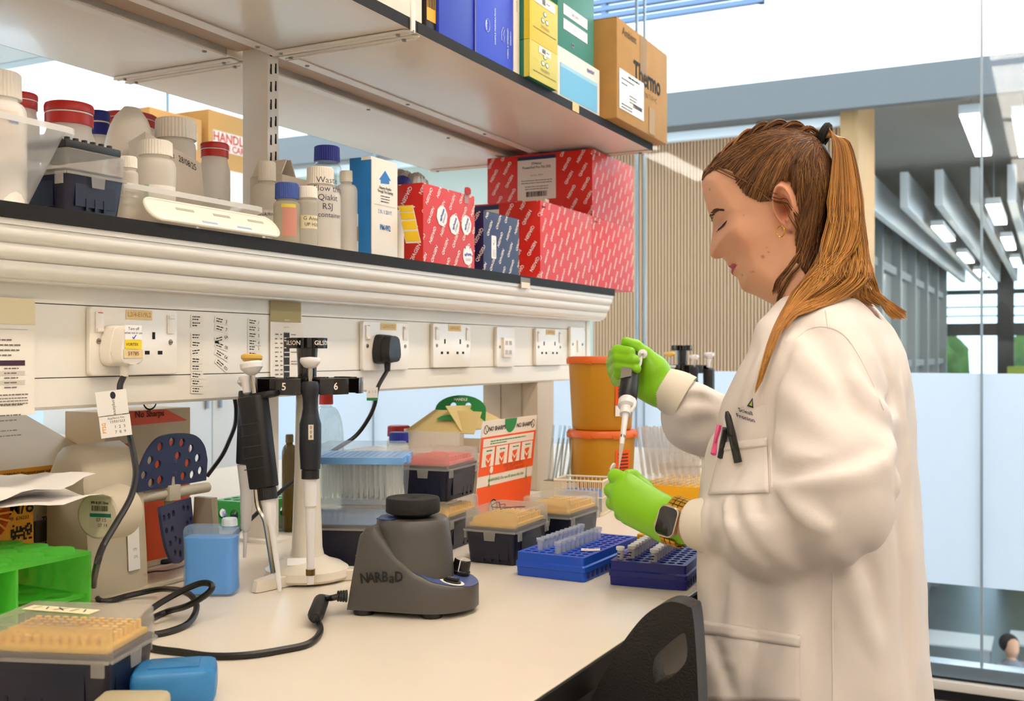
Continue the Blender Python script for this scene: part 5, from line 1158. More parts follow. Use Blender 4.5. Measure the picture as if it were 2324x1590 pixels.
def curled(lab, x0, y0, z, w, l, seed, rz, up):
    mb = MB(); n, m = 10, 12; g = []
    for i in range(n):
        g.append([mb.bm.verts.new((w * (i / (n - 1) - .5), l * (j / (m - 1) - .5), .012 * noise.noise(Vector((i * .3, j * .3, seed))) + up * (j / (m - 1)) ** 3 + .004)) for j in range(m)])
    for i in range(n - 1):
        for j in range(m - 1): mb.bm.faces.new((g[i][j], g[i + 1][j], g[i + 1][j + 1], g[i][j + 1]))
    o = mb.out('paper_sheet', mat('paper_bright', '#efe9e2', .8), None, (x0, y0, z), rz, sharp=180); tag(o, lab, 'paper')
pp = onX(60, 1100, -.035)
curled('crumpled white paper sheet on top of the orange box, uppermost', -.03, pp.y - .055, ZB + .156, .12, .21, 1, .1, .010); curled('white paper sheet under the crumpled one on the orange box', -.02, pp.y - .035, ZB + .146, .12, .20, 4, -.05, -.004)

# ================================================================ middle and back of the bench
tip_box('navy tip box with cloudy lid under the clear tip rack', (.100, 1.332, ZB), math.radians(-68), insert=mat('tips_blue', '#8db8e6', .45), hb=.062, hl=.030)
t = thing('clear_tip_rack', 'clear tip rack with sky blue rim stacked on the cloudy lid', 'tip box', (.112, 1.352, ZB + .0928), math.radians(-66)); w, l = .052, .067
clr = mat('rack_clear', '#e6e9ea', .1, kind='film', fac=.22); skyb = mat('rim_sky', '#76aee8', .35)
def shell(name, w0, l0, w1, l1, z0, z1, m, top=False, bottom=False):
    mb = MB(); a_ = rpoly(2 * w0, 2 * l0, .006, 3); b_ = rpoly(2 * w1, 2 * l1, .006, 3); n = len(a_)
    va = [mb.bm.verts.new((x, y, z0)) for x, y in a_]; vb = [mb.bm.verts.new((x, y, z1)) for x, y in b_]
    for i in range(n): mb.bm.faces.new((va[i], va[(i + 1) % n], vb[(i + 1) % n], vb[i]))
    if top: mb.bm.faces.new(vb)
    if bottom: mb.bm.faces.new(va[::-1])
    return mb.out(name, m, t)
shell('lower_box', w - .004, l - .004, w, l, .0004, .060, clr, bottom=True); 
me = plate2d([(-w - .003, -l - .003), (w + .003, -l - .003), (w + .003, l + .003), (-w - .003, l + .003)], [circ(-.040 + i * .0114, -.055 + j * .010, .0030, 8) for i in range(8) for j in range(12)], .010, 'rim'); obj('rim', me, skyb, t, (0, 0, .066))
shell('dome_lid', w + .001, l + .001, w - .006, l - .006, .071, .088, clr, top=True)
q = MB(); q.lathe([(.0009, .006), (.0022, .030), (.0030, .068)], 8); q = q.mesh('tip'); q.materials.append(mat('tip_clear', '#eef0ee', .15, kind='film', fac=.35))
for i in range(8):
    for j in range(12):
        if (i + j * 3) % 4 != 3: obj('tip', q, None, t, (-.040 + i * .0114, -.055 + j * .010, 0))
for s in (-1, 1): MB().box(-.012, .012, -.003, .003, -.008, .004, .001).out('latch', skyb, t, (0, s * (l + .004), .066))
tip_box('lower navy tip box of the stack beside the waste carton, yellow tips inside', (.150, 1.522, ZB), math.radians(5), insert=ylt, hb=.054, hl=.026)
tip_box('upper navy tip box of the stack, with pink tips under its lid', (.148, 1.523, ZB + .0805), math.radians(5), insert=mat('tips_pink', '#f0705e', .45), hb=.056, hl=.024)
T3 = tip_box('navy tip box with scribbled lid between the mixer and the blue tube rack', (.300, 1.474, ZB), math.radians(2), insert=ylt, hb=.055, hl=.026)
mb = MB(); random.seed(3); mb.tube(smooth_path([(random.uniform(-.03, .03), random.uniform(-.045, .045), .0813) for _ in range(8)], 5), .0006, 4); mb.out('pen_scribble', inkh, T3)
tip_box('navy tip box with yellow tips in front of the wire basket', (.320, 1.635, ZB), math.radians(-1), insert=ylt, hb=.056, hl=.026)
# orange and white biohazard carton
wc = mat('carton_offwhite', '#eadccb', .55); oc = mat('carton_flame', '#f2540c', .5); gp = mat('print_green', '#1f8440', .6)
t = thing('biohazard_carton', 'white and orange biohazard carton with instruction pictures and open top', 'carton', (.0886, 1.745, ZB)); D, L, H = .155, .235, .172
MB().box(-D, 0, 0, L, .0005, H * .62, .001).out('carton', wc, t)
MB().box(-D, -D + .0015, 0, L, H * .62, H).out('back_panel', wc, t); MB().box(-D, -.03, 0, .0015, H * .62, H * .98).out('side_panel', wc, t); MB().box(-D, 0, L - .0015, L, H * .62, H * .8).out('side_panel', wc, t)
fl = frame((.0006, 0, 0), (0, 1, 0), (.10, 0, 1)); HF = .192
MB().box(0, L, 0, HF, -.0015, 0, M=fl).out('front_flap', wc, t)
def band(name, a, b, c_, d_, m, e=.0002): return MB().box(L * a, L * b, HF * c_, HF * d_, e, e + .0003, M=fl).out(name, m, t)
band('orange_band', 0, 1, .0, .34, oc); band('orange_band', 0, 1, .45, .84, oc); band('picture_panel', .04, .96, .74, .82, wc, .0006)
for k in range(4):
    band('picture_panel', .04 + k * .235, .245 + k * .235, .54, .73, wc, .0006); f4 = fl @ Matrix.Translation((L * (.142 + k * .235), HF * .605, .0010))
    MB().face([f4 @ Vector(v) for v in ((-.009, .010, 0), (.011, .012, 0), (.010, -.008, 0), (.002, -.017, 0), (-.009, -.006, 0))]).out('bag_picture', oc, t)
    MB().face([f4 @ Vector(v) for v in ((-.009, .002, .0003), (.001, -.006, .0003), (.010, .003, .0003), (.010, .006, .0003), (.001, -.002, .0003), (-.009, .006, .0003))]).out('bag_stripe', wc, t)
    mb = MB(); greek(mb, f4, -.010, .016, .018, .003); mb.out('picture_caption', gp, t)
mb = MB(); greek(mb, fl, L * .16, L * .8, HF * .79, .0028, eps=.0011); greek(mb, fl, L * .16, L * .45, HF * .765, .0028, eps=.0011); mb.out('picture_caption', gp, t)
lettering([('NO SHARPS', L * .26, HF * .915, .012, .02, 1.1), ('NO SHARPS', L * .76, HF * .915, .012, .02, 1.1)], INK(), t, fl @ Matrix.Translation((0, 0, .0004)))
for x in (.07, .93): MB().lathe([(.0075, .0005), (.0088, .0005)], 20, fl @ Matrix.Translation((L * x, HF * .915, 0)), cap0=False, cap1=False).out('prohibition_ring', INK(), t); MB().box(-.008, .008, -.0005, .0005, .0004, .0006, M=fl @ Matrix.Translation((L * x, HF * .915, 0)) @ Matrix.Rotation(-.9, 4, 'Z')).out('prohibition_bar', INK(), t)
MB().face([fl @ Vector((L * .5 + .026 * math.cos(q), HF * 1.0 + .028 * math.sin(q), .0005)) for q in np.linspace(PI, 2 * PI, 14)]).out('green_emblem', gp, t)
lettering([('WARNING: Do not fill above this line', L * .5, HF * .395, .0085, .01, 1.15)], gp, t, fl @ Matrix.Translation((0, 0, .0004)))
for x in (.2, .88): MB().face([fl @ Vector((L * x + a_, HF * .395 + b_, .0006)) for a_, b_ in ((-.001, .016), (.001, .016), (.001, -.008), (.004, -.008), (0, -.015), (-.004, -.008), (-.001, -.008))]).out('arrow_print', gp, t)
lettering([('ANTISCIENTIFIC', L * .62, HF * .515, .011, .0, 1.1), ('UN 3291 approved', L * .64, HF * .475, .0095, .0, 1.1)], mat('print_rust', '#b03a10', .6), t, fl @ Matrix.Translation((0, 0, .0004)))
MB().lathe([(.0001, .0008), (.007, .0007)], 16, fl @ Matrix.Translation((L * .22, HF * .5, 0))).out('info_dot', wc, t)
f5 = fl @ Matrix.Translation((L * .3, HF * .10, 0)); MB().lathe([(.0001, .0006), (.0165, .0006)], 24, f5).out('hazard_disc', wc, t); MB().lathe([(.0150, .0008), (.0178, .0008)], 24, f5, cap0=False, cap1=False).out('hazard_ring', INK(), t); MB().box(-.016, .016, -.001, .001, .0007, .0009, M=f5 @ Matrix.Rotation(-.9, 4, 'Z')).out('hazard_bar', INK(), t)
mb = MB()
for i in range(3): greek(mb, fl, L * .42, L * .78, HF * (.265 - i * .03), .003)
mb.out('small_print', mat('print_rust'), t)
fy = FR_Y(-D, -.0006, 0)
MB().face([fy @ Vector(v) for v in ((D * .38, .0705, 0), (D * .98, .0705, 0), (D * .80, .128, 0))]).out('orange_triangle', oc, t)
f5 = fy @ Matrix.Translation((D * .70, .083, .0006)); MB().lathe([(.0001, .0002), (.0135, .0002)], 24, f5).out('hazard_disc', wc, t); MB().lathe([(.0122, .0004), (.0145, .0004)], 24, f5, cap0=False, cap1=False).out('hazard_ring', INK(), t); MB().box(-.013, .013, -.001, .001, .0003, .0005, M=f5 @ Matrix.Rotation(-.9, 4, 'Z')).out('hazard_bar', INK(), t)
tl = mat('flap_cream', '#e9d59a', .5, kind='film', fac=.88)
MB().prism([(0, 0), (D, 0), (D * .88, .075), (D * .18, .078)], -.0008, .0008, frame((-D, .002, H * .97), (1, 0, 0), (0, .86, .50))).out('top_flap', tl, t)
MB().prism([(0, 0), (L * .9, 0), (L * .62, .07), (L * .18, .075)], -.0008, .0008, frame((-.028, .004, H * .99), (0, 1, 0), (-.80, 0, .60))).out('top_flap', tl, t)
fg = frame((-D * .5, .030, H * .97 + .022), (1, 0, 0), (0, .86, .50)); MB().face([fg @ Vector((.022 * math.cos(q), .018 * math.sin(q), .0012)) for q in np.linspace(0, PI, 12)]).out('green_emblem', gp, t)
hdl = [(-.055, 0), (.055, 0)] + [(.055 * math.cos(q), .028 + .030 * math.sin(q)) for q in np.linspace(.05, PI - .05, 14)]
obj('carry_handle', plate2d(hdl, [circ(-.016, .036, .007, 12), circ(.016, .036, .007, 12)], .0015, 'carry_handle'), gp, t, frame((-D * .62, .115, H + .005), (1, .15, 0), (0, .2, 1)))
lettering([('HANDLE', 0, .049, .0075, .02)], prt, t, frame((-D * .62, .1138, H + .005), (1, .15, 0), (0, .2, 1)) @ Matrix.Translation((0, 0, .0006)))
# wire basket with blue capped tubes
p = B(1258, 1166); t = thing('wire_basket', 'cream plastic lattice basket of tubes beside the yellow bins', 'basket', (p.x, p.y, ZB), math.radians(8)); w, l, h_ = .098, .078, .070
bk = mat('basket_cream', '#e6dcc2', .45); mb = MB()
for z in (.004, .036, .068):
    for (a_, b_) in (((0, 0), (w, 0)), ((w, 0), (w, l)), ((w, l), (0, l)), ((0, l), (0, 0))): MB().cyl((*a_, z), (*b_, z), .0022 if z > .06 else .0014, n=6).out('rail', bk, t)
bw = MB(); bw.cyl((0, 0, .002), (0, 0, .068), .0010, n=5); bw = bw.mesh('bar'); bw.materials.append(bk)
for i in range(13):
    for y in (0, l): obj('bar', bw, None, t, (w * i / 12, y, 0))
for i in range(1, 10):
    for x in (0, w): obj('bar', bw, None, t, (x, l * i / 10, 0))
MB().box(0, w, 0, l, .0005, .0035).out('floor_panel', bk, t)
card(.05, .022, mat('card_pink_print', '#efe2dc', .6), t, frame((.055, -.0025, .028), (1, 0, 0), (0, 0, 1)), 'name_card'); lettering([('MARIANNE', .0, .003, .008), ('Labels', 0, -.006, .007)], mat('pen_pink', '#d9569a', .6), t, frame((.055, -.0029, .028), (1, 0, 0), (0, 0, 1)))
tubp = mat('tube_cap_blue', '#7d9fd8', .4)
cb_ = MB(); cb_.lathe([(.003, .0005), (.0055, .012), (.0055, .034)], 10); cb_ = cb_.mesh('barrel'); cb_.materials.append(mat('tube_frost', '#d5dbe4', .3, kind='film', fac=.5))
cc_ = MB(); cc_.lathe([(.0064, .033), (.0064, .043), (.0001, .0435)], 12); cc_ = cc_.mesh('cap'); cc_.materials.append(tubp)
for i in range(6):
    for j in range(3):
        q = Matrix.Rotation(math.radians(8), 4, 'Z') @ Vector((.016 + i * .0145, .012 + j * .022, 0)); o = thing('blue_capped_tube', '%s blue capped tube of the %s row in the lattice basket' % (nth[i], ('near', 'middle', 'far')[j]), 'tube', (p.x + q.x, p.y + q.y, ZB + .0036), group='tubes in the lattice basket')
        obj('barrel', cb_, None, o); obj('cap', cc_, None, o)
# clear swab tubes behind the basket
gt = mat('tube_glass', '#eef2f2', .06, kind='clear', fac=.9); gw = mat('tube_end_white', '#eae6dd', .5)
sb_ = MB(); sb_.lathe([(.0030, .0), (.0032, .002), (.0032, .118)], 8, cap1=False); sb_ = sb_.mesh('barrel'); sb_.materials.append(gt)
sw_ = MB(); sw_.cyl((0, 0, .004), (0, 0, .09), .0016, n=6); sw_ = sw_.mesh('stem'); sw_.materials.append(gw)
t = thing('swab_holder', 'small cream holder box behind the lattice basket', 'holder', (.125, 2.075, ZB)); MB().box(-.045, .035, -.02, .02, .0005, .045, .002).out('body', mat('holder_cream', '#d8ceb8', .5), t); MB().box(-.04, .03, -.015, .015, .045, .0465).out('insert', mat('holder_dark', '#8d8472', .6), t)
for i in range(9):
    o = thing('swab_tube', '%s clear swab tube from the carton side in the holder behind the basket' % nth[i], 'tube', Matrix.Translation((.092 + i * .0078, 2.072 + .006 * (i % 2), ZB + .0472)) @ Matrix.Rotation(.10 + .05 * (i % 3), 4, 'Y'), group='swab tubes in the holder'); obj('barrel', sb_, None, o); obj('stem', sw_, None, o)
# ---------------------------------------------------------------- blue tube racks and their microtubes
def tube_rack(lab, loc, rz, m, w=.106, l=.200, h=.034, nx=8, ny=12):
    t = thing('microtube_rack', lab, 'rack', loc, rz); a_, b_ = w / 2, l / 2; px_, py_ = (w - .010) / nx, (l - .012) / ny
    holes = [circ(-a_ + .005 + px_ * (i + .5), -b_ + .006 + py_ * (j + .5), .0050, 10) for i in range(nx) for j in range(ny)]
    obj('top_plate', plate2d([(x, y) for x, y in rpoly(w, l, .004, 3)], holes, .0025, 'top_plate'), m, t, (0, 0, h - .00125))
    mb = MB(); o_ = rpoly(w, l, .004, 3); lo = rpoly(w + .004, l + .004, .005, 3); n = len(o_)
    rws = [[mb.bm.verts.new((x * k, y * k, z)) for x, y in q] for q, k, z in ((o_, 1, h - .0025), (o_, 1, h * .66), (lo, 1, h * .60), (lo, 1, h * .40), (lo, .985, h * .38), (lo, .975, .0005))]
    for a, b in zip(rws, rws[1:]):
        for i in range(n): mb.bm.faces.new((a[i], a[(i + 1) % n], b[(i + 1) % n], b[i]))
    mb.bm.faces.new(rws[-1]); mb.out('body', m, t, sharp=30)
    MB().box(-a_ + .002, a_ - .002, -b_ + .002, b_ - .002, .004, .006).out('inner_floor', mat('rack_floor_' + m.name, '#0a1030', .6), t)
    for sx in (1,):
        for j in range(12): MB().box(0, .0012, -.003, .003, .004, h * .36).out('side_slot', mat('slot_' + m.name, '#101a52', .5), t, (sx * (a_ + .0012), -b_ + .012 + j * .016, 0))
    return t, lambda i, j: (-a_ + .005 + px_ * (i + .5), -b_ + .006 + py_ * (j + .5))
r1, c1 = tube_rack('bright blue tube rack with two rows of open clear tubes', (.428, 1.462, ZB), math.radians(-1.5), mat('rack_blue', '#1450c8', .38))
r2, c2 = tube_rack('navy blue tube rack at the bench edge with white capped tubes', (.560, 1.468, ZB), math.radians(5), mat('rack_navy', '#141f7a', .38))
tm = mat('tube_clear', '#e6eaf0', .2, kind='film', fac=.42); tmw = mat('tube_white', '#ece9e6', .4)
q = MB(); q.lathe([(.0012, -.022), (.0038, -.010), (.0043, .0), (.0043, .0115), (.0058, .012), (.0058, .0142), (.0046, .0146)], 14, cap1=False); tb_c = q.mesh('barrel'); tb_c.materials.append(tm)
q = MB(); q.lathe([(.0038, 0), (.0058, 0), (.0060, .0025), (.0052, .0026), (.0050, .0012), (.0001, .0012)], 14); q.box(-.0022, .0022, .005, .0085, .0, .0016); tc_c = q.mesh('cap'); tc_c.materials.append(tm)
q = MB(); q.lathe([(.0012, -.022), (.0038, -.010), (.0043, .0), (.0043, .0125), (.0052, .013)], 14); tb_w = q.mesh('barrel'); tb_w.materials.append(mat('tube_milky', '#e4e2e4', .3, kind='film', fac=.75))
q = MB(); q.lathe([(.0060, .0), (.0062, .0035), (.0055, .0046), (.0001, .0047)], 16); q.box(-.0022, .0022, .0055, .0088, .0015, .0032); tc_w = q.mesh('cap'); tc_w.materials.append(tmw)
q = MB(); greek(q, frame((-.003, -.0046, .004), (1, 0, 0), (0, 0, 1)), 0, .006, 0, .002); greek(q, frame((-.003, -.0046, .008), (1, 0, 0), (0, 0, 1)), 0, .006, 0, .002); tpen = q.mesh('pen_mark'); tpen.materials.append(INK())
def microtube(rack, cell, i, j, lab, grp, white):
    x, y = cell(i, j); M = rack.matrix_local @ Matrix.Translation((x, y, .034))
    o = thing('microtube', lab, 'tube', M, group=grp); obj('barrel', tb_w if white else tb_c, None, o); obj('cap', tc_w if white else tc_c, None, o, (0, 0, .0130 if white else .0146))
    if white: obj('pen_mark', tpen, None, o)
for j in range(1, 11):
    microtube(r1, c1, 1, j, '%s clear capped tube from the near end, left row of the bright blue rack' % nth[j - 1], 'clear tubes, left row', False)
for j in range(0, 10):
    microtube(r1, c1, 4, j, '%s clear capped tube from the near end, right row of the bright blue rack' % nth[j], 'clear tubes, right row', False)
for j in range(1, 11): microtube(r2, c2, 1, j, '%s white capped tube from the near end, left row of the navy rack' % nth[j - 1], 'white capped tubes, left row', True)
for j in range(0, 10): microtube(r2, c2, 4, j, '%s white capped tube from the near end, right row of the navy rack' % nth[j], 'white capped tubes, right row', True)
microtube(r2, c2, 0, 0, 'single white capped tube at the near left corner of the navy rack', 'single white tube', True)
t = thing('rack_note', 'small torn white note with pink ink on the bright blue rack', 'note', r1.matrix_local @ Matrix.Translation((.036, -.040, .0346)) @ Matrix.Rotation(.5, 4, 'Z')); MB().prism([(-.014, -.008), (-.002, -.010), (.013, -.008), (.015, .009), (.0, .007), (-.013, .009)], 0, .0006).out('paper', stk, t); lettering([('E.SW', 0, 0, .008)], mat('pen_pink'), t, Matrix.Translation((0, 0, .0006)))
# ---------------------------------------------------------------- sharps bins, yellow racks, glass tubes
yb = mat('bin_mustard', '#c58a08', .42, var=.05, vs=5); ol2 = mat('bin_lid_orange', '#dd6416', .45)
p = B(1358, 1140); pb_ = (p.x, p.y + .02)
for k, lb in ((0, 'lower round mustard sharps bin with orange lid'), (1, 'upper round mustard sharps bin stacked on the other bin')):
    t = thing('sharps_bin', lb, 'bin', (pb_[0], pb_[1], ZB + .0005 + k * .1565)); r_ = .0735
    MB().lathe([(r_ * .84, 0), (r_ * .87, .003), (r_ * .97, .140), (r_ * .97, .146)], 44).out('bucket', yb, t)
    MB().lathe([(r_ * .98, .140), (r_ * 1.04, .141), (r_ * 1.04, .149), (r_ * .99, .1545), (r_ * .80, .1555), (.0001, .1555)], 44).out('lid', ol2, t)
    for a_ in np.linspace(0, 2 * PI, 9)[:-1]: MB().box(r_ * 1.02, r_ * 1.07, -.008, .008, .139, .147, .001, M=Matrix.Rotation(a_, 4, 'Z')).out('lid_clip', ol2, t)
    al = math.radians(-44); 
    lb_ = MB().lathe([(r_ * .935 + .001, .05), (r_ * .955 + .001, .115)], 10, a0=al, a1=al + .55, cap0=False, cap1=False).out('warning_label', oc if k == 0 else oc, t)
    MB().lathe([(r_ * .92 + .0015, .03), (r_ * .932 + .0015, .052)], 10, a0=al, a1=al + .55, cap0=False, cap1=False).out('white_label', stk, t)
    mb = MB(); 
    for i in range(8): mb.lathe([(r_ * .943 + .0022, .056 + i * .007), (r_ * .944 + .0022, .059 + i * .007)], 8, a0=al + .08, a1=al + .46, cap0=False, cap1=False)
    mb.out('label_print', mat('print_dark_red'), t)['kind'] = 'stuff'
ylr = mat('rack_yellow', '#eeb30c', .42)
def yellow_rack(lab, loc, rz, w, l, h):
    t = thing('yellow_rack', lab, 'rack', loc, rz); hs = [circ(-w / 2 + .012 + i * .018, -l / 2 + .012 + j * .018, .0062, 10) for i in range(int((w - .012) / .018)) for j in range(int((l - .012) / .018))]
    obj('top_plate', plate2d(rpoly(w, l, .004, 3), hs, .003, 'top_plate'), ylr, t, (0, 0, h - .0015)); 
    for a, b, c_, d_ in ((-w / 2, w / 2, -l / 2, -l / 2 + .003), (-w / 2, w / 2, l / 2 - .003, l / 2), (-w / 2, -w / 2 + .003, -l / 2, l / 2), (w / 2 - .003, w / 2, -l / 2, l / 2)): MB().box(a, b, c_, d_, .0005, h - .003).out('wall', ylr, t)
    MB().box(-w / 2, w / 2, -l / 2, l / 2, .0005, .003).out('floor_panel', ylr, t)
    return t
yellow_rack('yellow perforated rack beyond the gloved hands with glass tubes', (.395, 2.245, ZB), math.radians(-3), .25, .22, .040)
yellow_rack('yellow perforated rack between navy rack and lab coat', (.520, 1.672, ZB), math.radians(6), .12, .13, .030)
gs_ = MB(); gs_.lathe([(.0036, 0), (.0040, .003), (.0040, .150)], 8, cap1=False); gs_ = gs_.mesh('barrel'); gs_.materials.append(mat('tube_sheen', '#f2f2f0', .12, kind='film', fac=.22))
gl_ = MB(); gl_.lathe([(.0028, .045), (.0028, .150)], 6); gl_ = gl_.mesh('paper_strip'); gl_.materials.append(mat('strip_pale', '#d9d3cc', .6, kind='film', fac=.3))
for i in range(8):
    for j in range(3):
        o = thing('glass_tube', '%s glass tube from the bins in the %s row of the yellow rack' % (nth[i], ('near', 'middle', 'far')[j]), 'tube', Matrix.Translation((.285 + i * .0155, 2.15 + j * .036, ZB + .012)) @ Matrix.Rotation(-.13 + .012 * i, 4, 'Y') @ Matrix.Rotation(.05 * j, 4, 'X'), group='glass tubes in the yellow rack'); obj('barrel', gs_, None, o); obj('paper_strip', gl_, None, o)
t = thing('white_pot', 'white pot with clear lid on the bench behind the glass tubes', 'pot', (.50, 2.52, ZB)); MB().lathe([(.032, .0005), (.038, .055), (.038, .060)], 28).out('pot', WHT(), t); MB().lathe([(.040, .058), (.040, .066), (.036, .068)], 28).out('lid', mat('lid_clear', '#dfe8ee', .1, kind='film', fac=.5), t)
# second stand at the bench end with its pipettes
S2 = carousel('second black topped pipette stand near the glass wall', (.1255, 2.89, ZB), math.radians(-70), False)
pc2 = Vector((.1255, 2.89, 0))
for k, (lb, st) in enumerate((('distant pipette with pale blue button on the second stand', 3), ('distant pipette with white button on the second stand', 1), ('distant black pipette at the side of the second stand', 2))):
    a_ = math.radians(-70 + (k - .6) * 360 / 7 + 3); pipette(lb, Matrix.Translation((pc2.x + .077 * math.cos(a_), pc2.y + .077 * math.sin(a_), ZB + .262)) @ Matrix.Rotation(a_ + PI / 2, 4, 'Z'), st)
t = thing('grey_instrument', 'grey instrument casing at the bench end behind the arm', 'instrument', (.20, 3.2, ZB)); MB().box(-.12, .17, -.10, .10, .004, .19, .012, 3).out('casing', mat('casing_grey', '#a9a8ab', .5), t); MB().box(-.10, .15, -.101, -.0995, .03, .15, .0004).out('front_panel', mat('panel_grey', '#97969b', .5), t)
# ---------------------------------------------------------------- far half of the island, seen under the trunking
p = onX(740, 1000, -.22); k = mpp(p)
t = bottle('clear bottle with red cap standing under the trunking behind the tip rack', 740, -.22, 40, 893, clearb, mat('cap_red', '#d42a1e', .4), 917, 16, base=ZB, sh=2.2); clean(t)
tip_box('black tip box with amber lid tray on the far half of the bench', (-.20, onX(842, 1000, -.2).y, ZB + .0), math.radians(0), hb=.09, hl=.03, insert=ylt, body=mat('body_black', '#141212', .4))
for px, X, half, yt, m, lb in ((905, -.10, 26, 965, mat('cap_deep_red', '#a81a1a', .4), 'bottle with dark red cap beside the biohazard carton'), (905, -.06, 22, 980, mat('cap_blue'), 'bottle with ribbed blue cap just before the dark red one')):
    clean(bottle(lb, px, X, half * 1.05, yt, hdpe, m, yt + 24, half, base=ZB, sh=.3))
clean(bottle('slim amber bottle standing behind the pipette stand', 657, -.16, 17, 985, mat('amber', '#6d5416', .15, kind='film', fac=.8), mat('cap_amber', '#6a5a2c', .4), 1003, 9, base=ZB, sh=1.5))
def small_green(px, X):
    p = onX(px, 1120, X); t = thing('small_green_rack', 'opaque green tube rack at the back of the bench', 'rack', (X, p.y, ZB)); g = mat('rack_grass', '#1d9a34', .4)
    obj('top_plate', plate2d(rpoly(.10, .13, .004, 3), [circ(-.033 + i * .022, -.045 + j * .0225, .008, 10) for i in range(4) for j in range(5)], .003, 'top_plate'), g, t, (0, 0, .045))
    for s in (-1, 1): obj('side_wall', plate2d([(-.05, .0005), (.05, .0005), (.05, .0435), (-.05, .0435)], [circ(-.028 + i * .028, .022, .010, 12) for i in range(3)], .003, 'side_wall'), g, t, frame((0, s * .0635, 0), (1, 0, 0), (0, 0, 1)))
    for s in (-1, 1): obj('end_wall', plate2d([(-.062, .0005), (.062, .0005), (.062, .0435), (-.062, .0435)], [circ(-.042 + i * .028, .022, .010, 12) for i in range(4)], .003, 'end_wall'), g, t, frame((s * .0485, 0, 0), (0, 1, 0), (0, 0, 1)))
small_green(585, -.28)
p = B(556, 1186); t = thing('lilac_tape_roll', 'lilac tape roll lying flat behind the blue bottle', 'tape', (p.x - .02, p.y + .02, ZB)); MB().lathe([(.036, .0005), (.040, .0005), (.040, .018), (.036, .018)], 40, cap0=False, cap1=False).out('tape', mat('tape_lilac', '#8084c8', .4), t); MB().lathe([(.0335, .0008), (.0358, .0008), (.0358, .0175), (.0335, .0175)], 36, cap0=False, cap1=False).out('core', mat('core_pale', '#d8d3a8', .6), t)
p = B(632, 1208); t = thing('glass_dish', 'small glass dish with metal pieces behind the pipette stand', 'dish', (p.x - .01, p.y + .03, ZB)); MB().lathe([(.026, .0006), (.030, .002), (.030, .030), (.0285, .030), (.0285, .003)], 30, cap1=False).out('dish', clearb, t)
for k in range(3): MB().tube([(-.012 + k * .01, -.012, .006), (.004 + k * .006, .014, .012)], .0032, 8).out('clip', mat('clip_bronze'), t)
# ================================================================ the person at the bench
f32 = np.float32
def nets(f, o, h):
    """naive surface nets: the zero surface of a sampled field as quads"""
    n = np.array(f.shape) - 1; acc = np.zeros((*n, 3), f32); cnt = np.zeros(n, f32); sg = f < 0
    ax = (0, 1, 2)
    for a in ax:
        b, c = [q for q in ax if q != a]
        for ob in (0, 1):
            for oc_ in (0, 1):
                s0 = [None] * 3; s1 = [None] * 3
                s0[a] = slice(0, n[a]); s1[a] = slice(1, n[a] + 1)
                for q, off in ((b, ob), (c, oc_)): s0[q] = slice(off, off + n[q]); s1[q] = slice(off, off + n[q])
                s0 = tuple(s0); s1 = tuple(s1); m = sg[s0] != sg[s1]
                if not m.any(): continue
                fa = f[s0][m]; fb = f[s1][m]; t = fa / (fa - fb)
                acc[..., a][m] += t; acc[..., b][m] += ob; acc[..., c][m] += oc_; cnt[m] += 1
    mk = cnt > 0; idx = -np.ones(n, np.int64); idx[mk] = np.arange(mk.sum())
    ijk = np.argwhere(mk).astype(f32); V = (ijk + acc[mk] / cnt[mk][:, None]) * h + np.array(o, f32); Q = []
    for a in ax:
        b, c = [(1, 2), (2, 0), (0, 1)][a]
        s0 = [None] * 3; s1 = [None] * 3; s0[a] = slice(0, n[a]); s1[a] = slice(1, n[a] + 1)
        for q in (b, c): s0[q] = slice(1, n[q]); s1[q] = slice(1, n[q])
        A = sg[tuple(s0)]; Bm = sg[tuple(s1)]; e = np.argwhere(A != Bm)
        if not len(e): continue
        inn = A[tuple(e.T)]; e[:, b] += 1; e[:, c] += 1
        def cell(db, dc): g = e.copy(); g[:, b] += db; g[:, c] += dc; return idx[tuple(g.T)]
        q4 = np.stack([cell(-1, -1), cell(0, -1), cell(0, 0), cell(-1, 0)], 1)
        q4[~inn] = q4[~inn][:, ::-1]; Q.append(q4)
    return V, np.concatenate(Q)
def relax(V, Q, it=2, lam=.5):
    E = np.concatenate([Q[:, [0, 1]], Q[:, [1, 2]], Q[:, [2, 3]], Q[:, [3, 0]]]); n = len(V)
    deg = np.bincount(E[:, 0], minlength=n) + np.bincount(E[:, 1], minlength=n)
    for _ in range(it):
        S_ = np.zeros_like(V)
        for k in range(3): S_[:, k] = np.bincount(E[:, 0], V[E[:, 1], k], n) + np.bincount(E[:, 1], V[E[:, 0], k], n)
        V = V + lam * (S_ / deg[:, None] - V)
    return V
def np_mesh(name, V, Q, cols=None):
    me = bpy.data.meshes.new(name); me.from_pydata([tuple(v) for v in V.tolist()], [], [tuple(q) for q in Q.tolist()]); me.update()
    me.polygons.foreach_set('use_smooth', [True] * len(me.polygons))
    if cols is not None:
        a = me.color_attributes.new('Col', 'FLOAT_COLOR', 'POINT'); a.data.foreach_set('color', np.concatenate([cols, np.ones((len(cols), 1))], 1).astype(f32).ravel())
    return me
def grid3(lo, hi, h):
    n = [int(round((b - a) / h)) + 1 for a, b in zip(lo, hi)]
    return [np.linspace(a, a + h * (k - 1), k, dtype=f32) for a, k in zip(lo, n)]
def smin(a, b, k): h = np.clip(.5 + .5 * (b - a) / k, 0, 1); return b * (1 - h) + a * h - k * h * (1 - h)
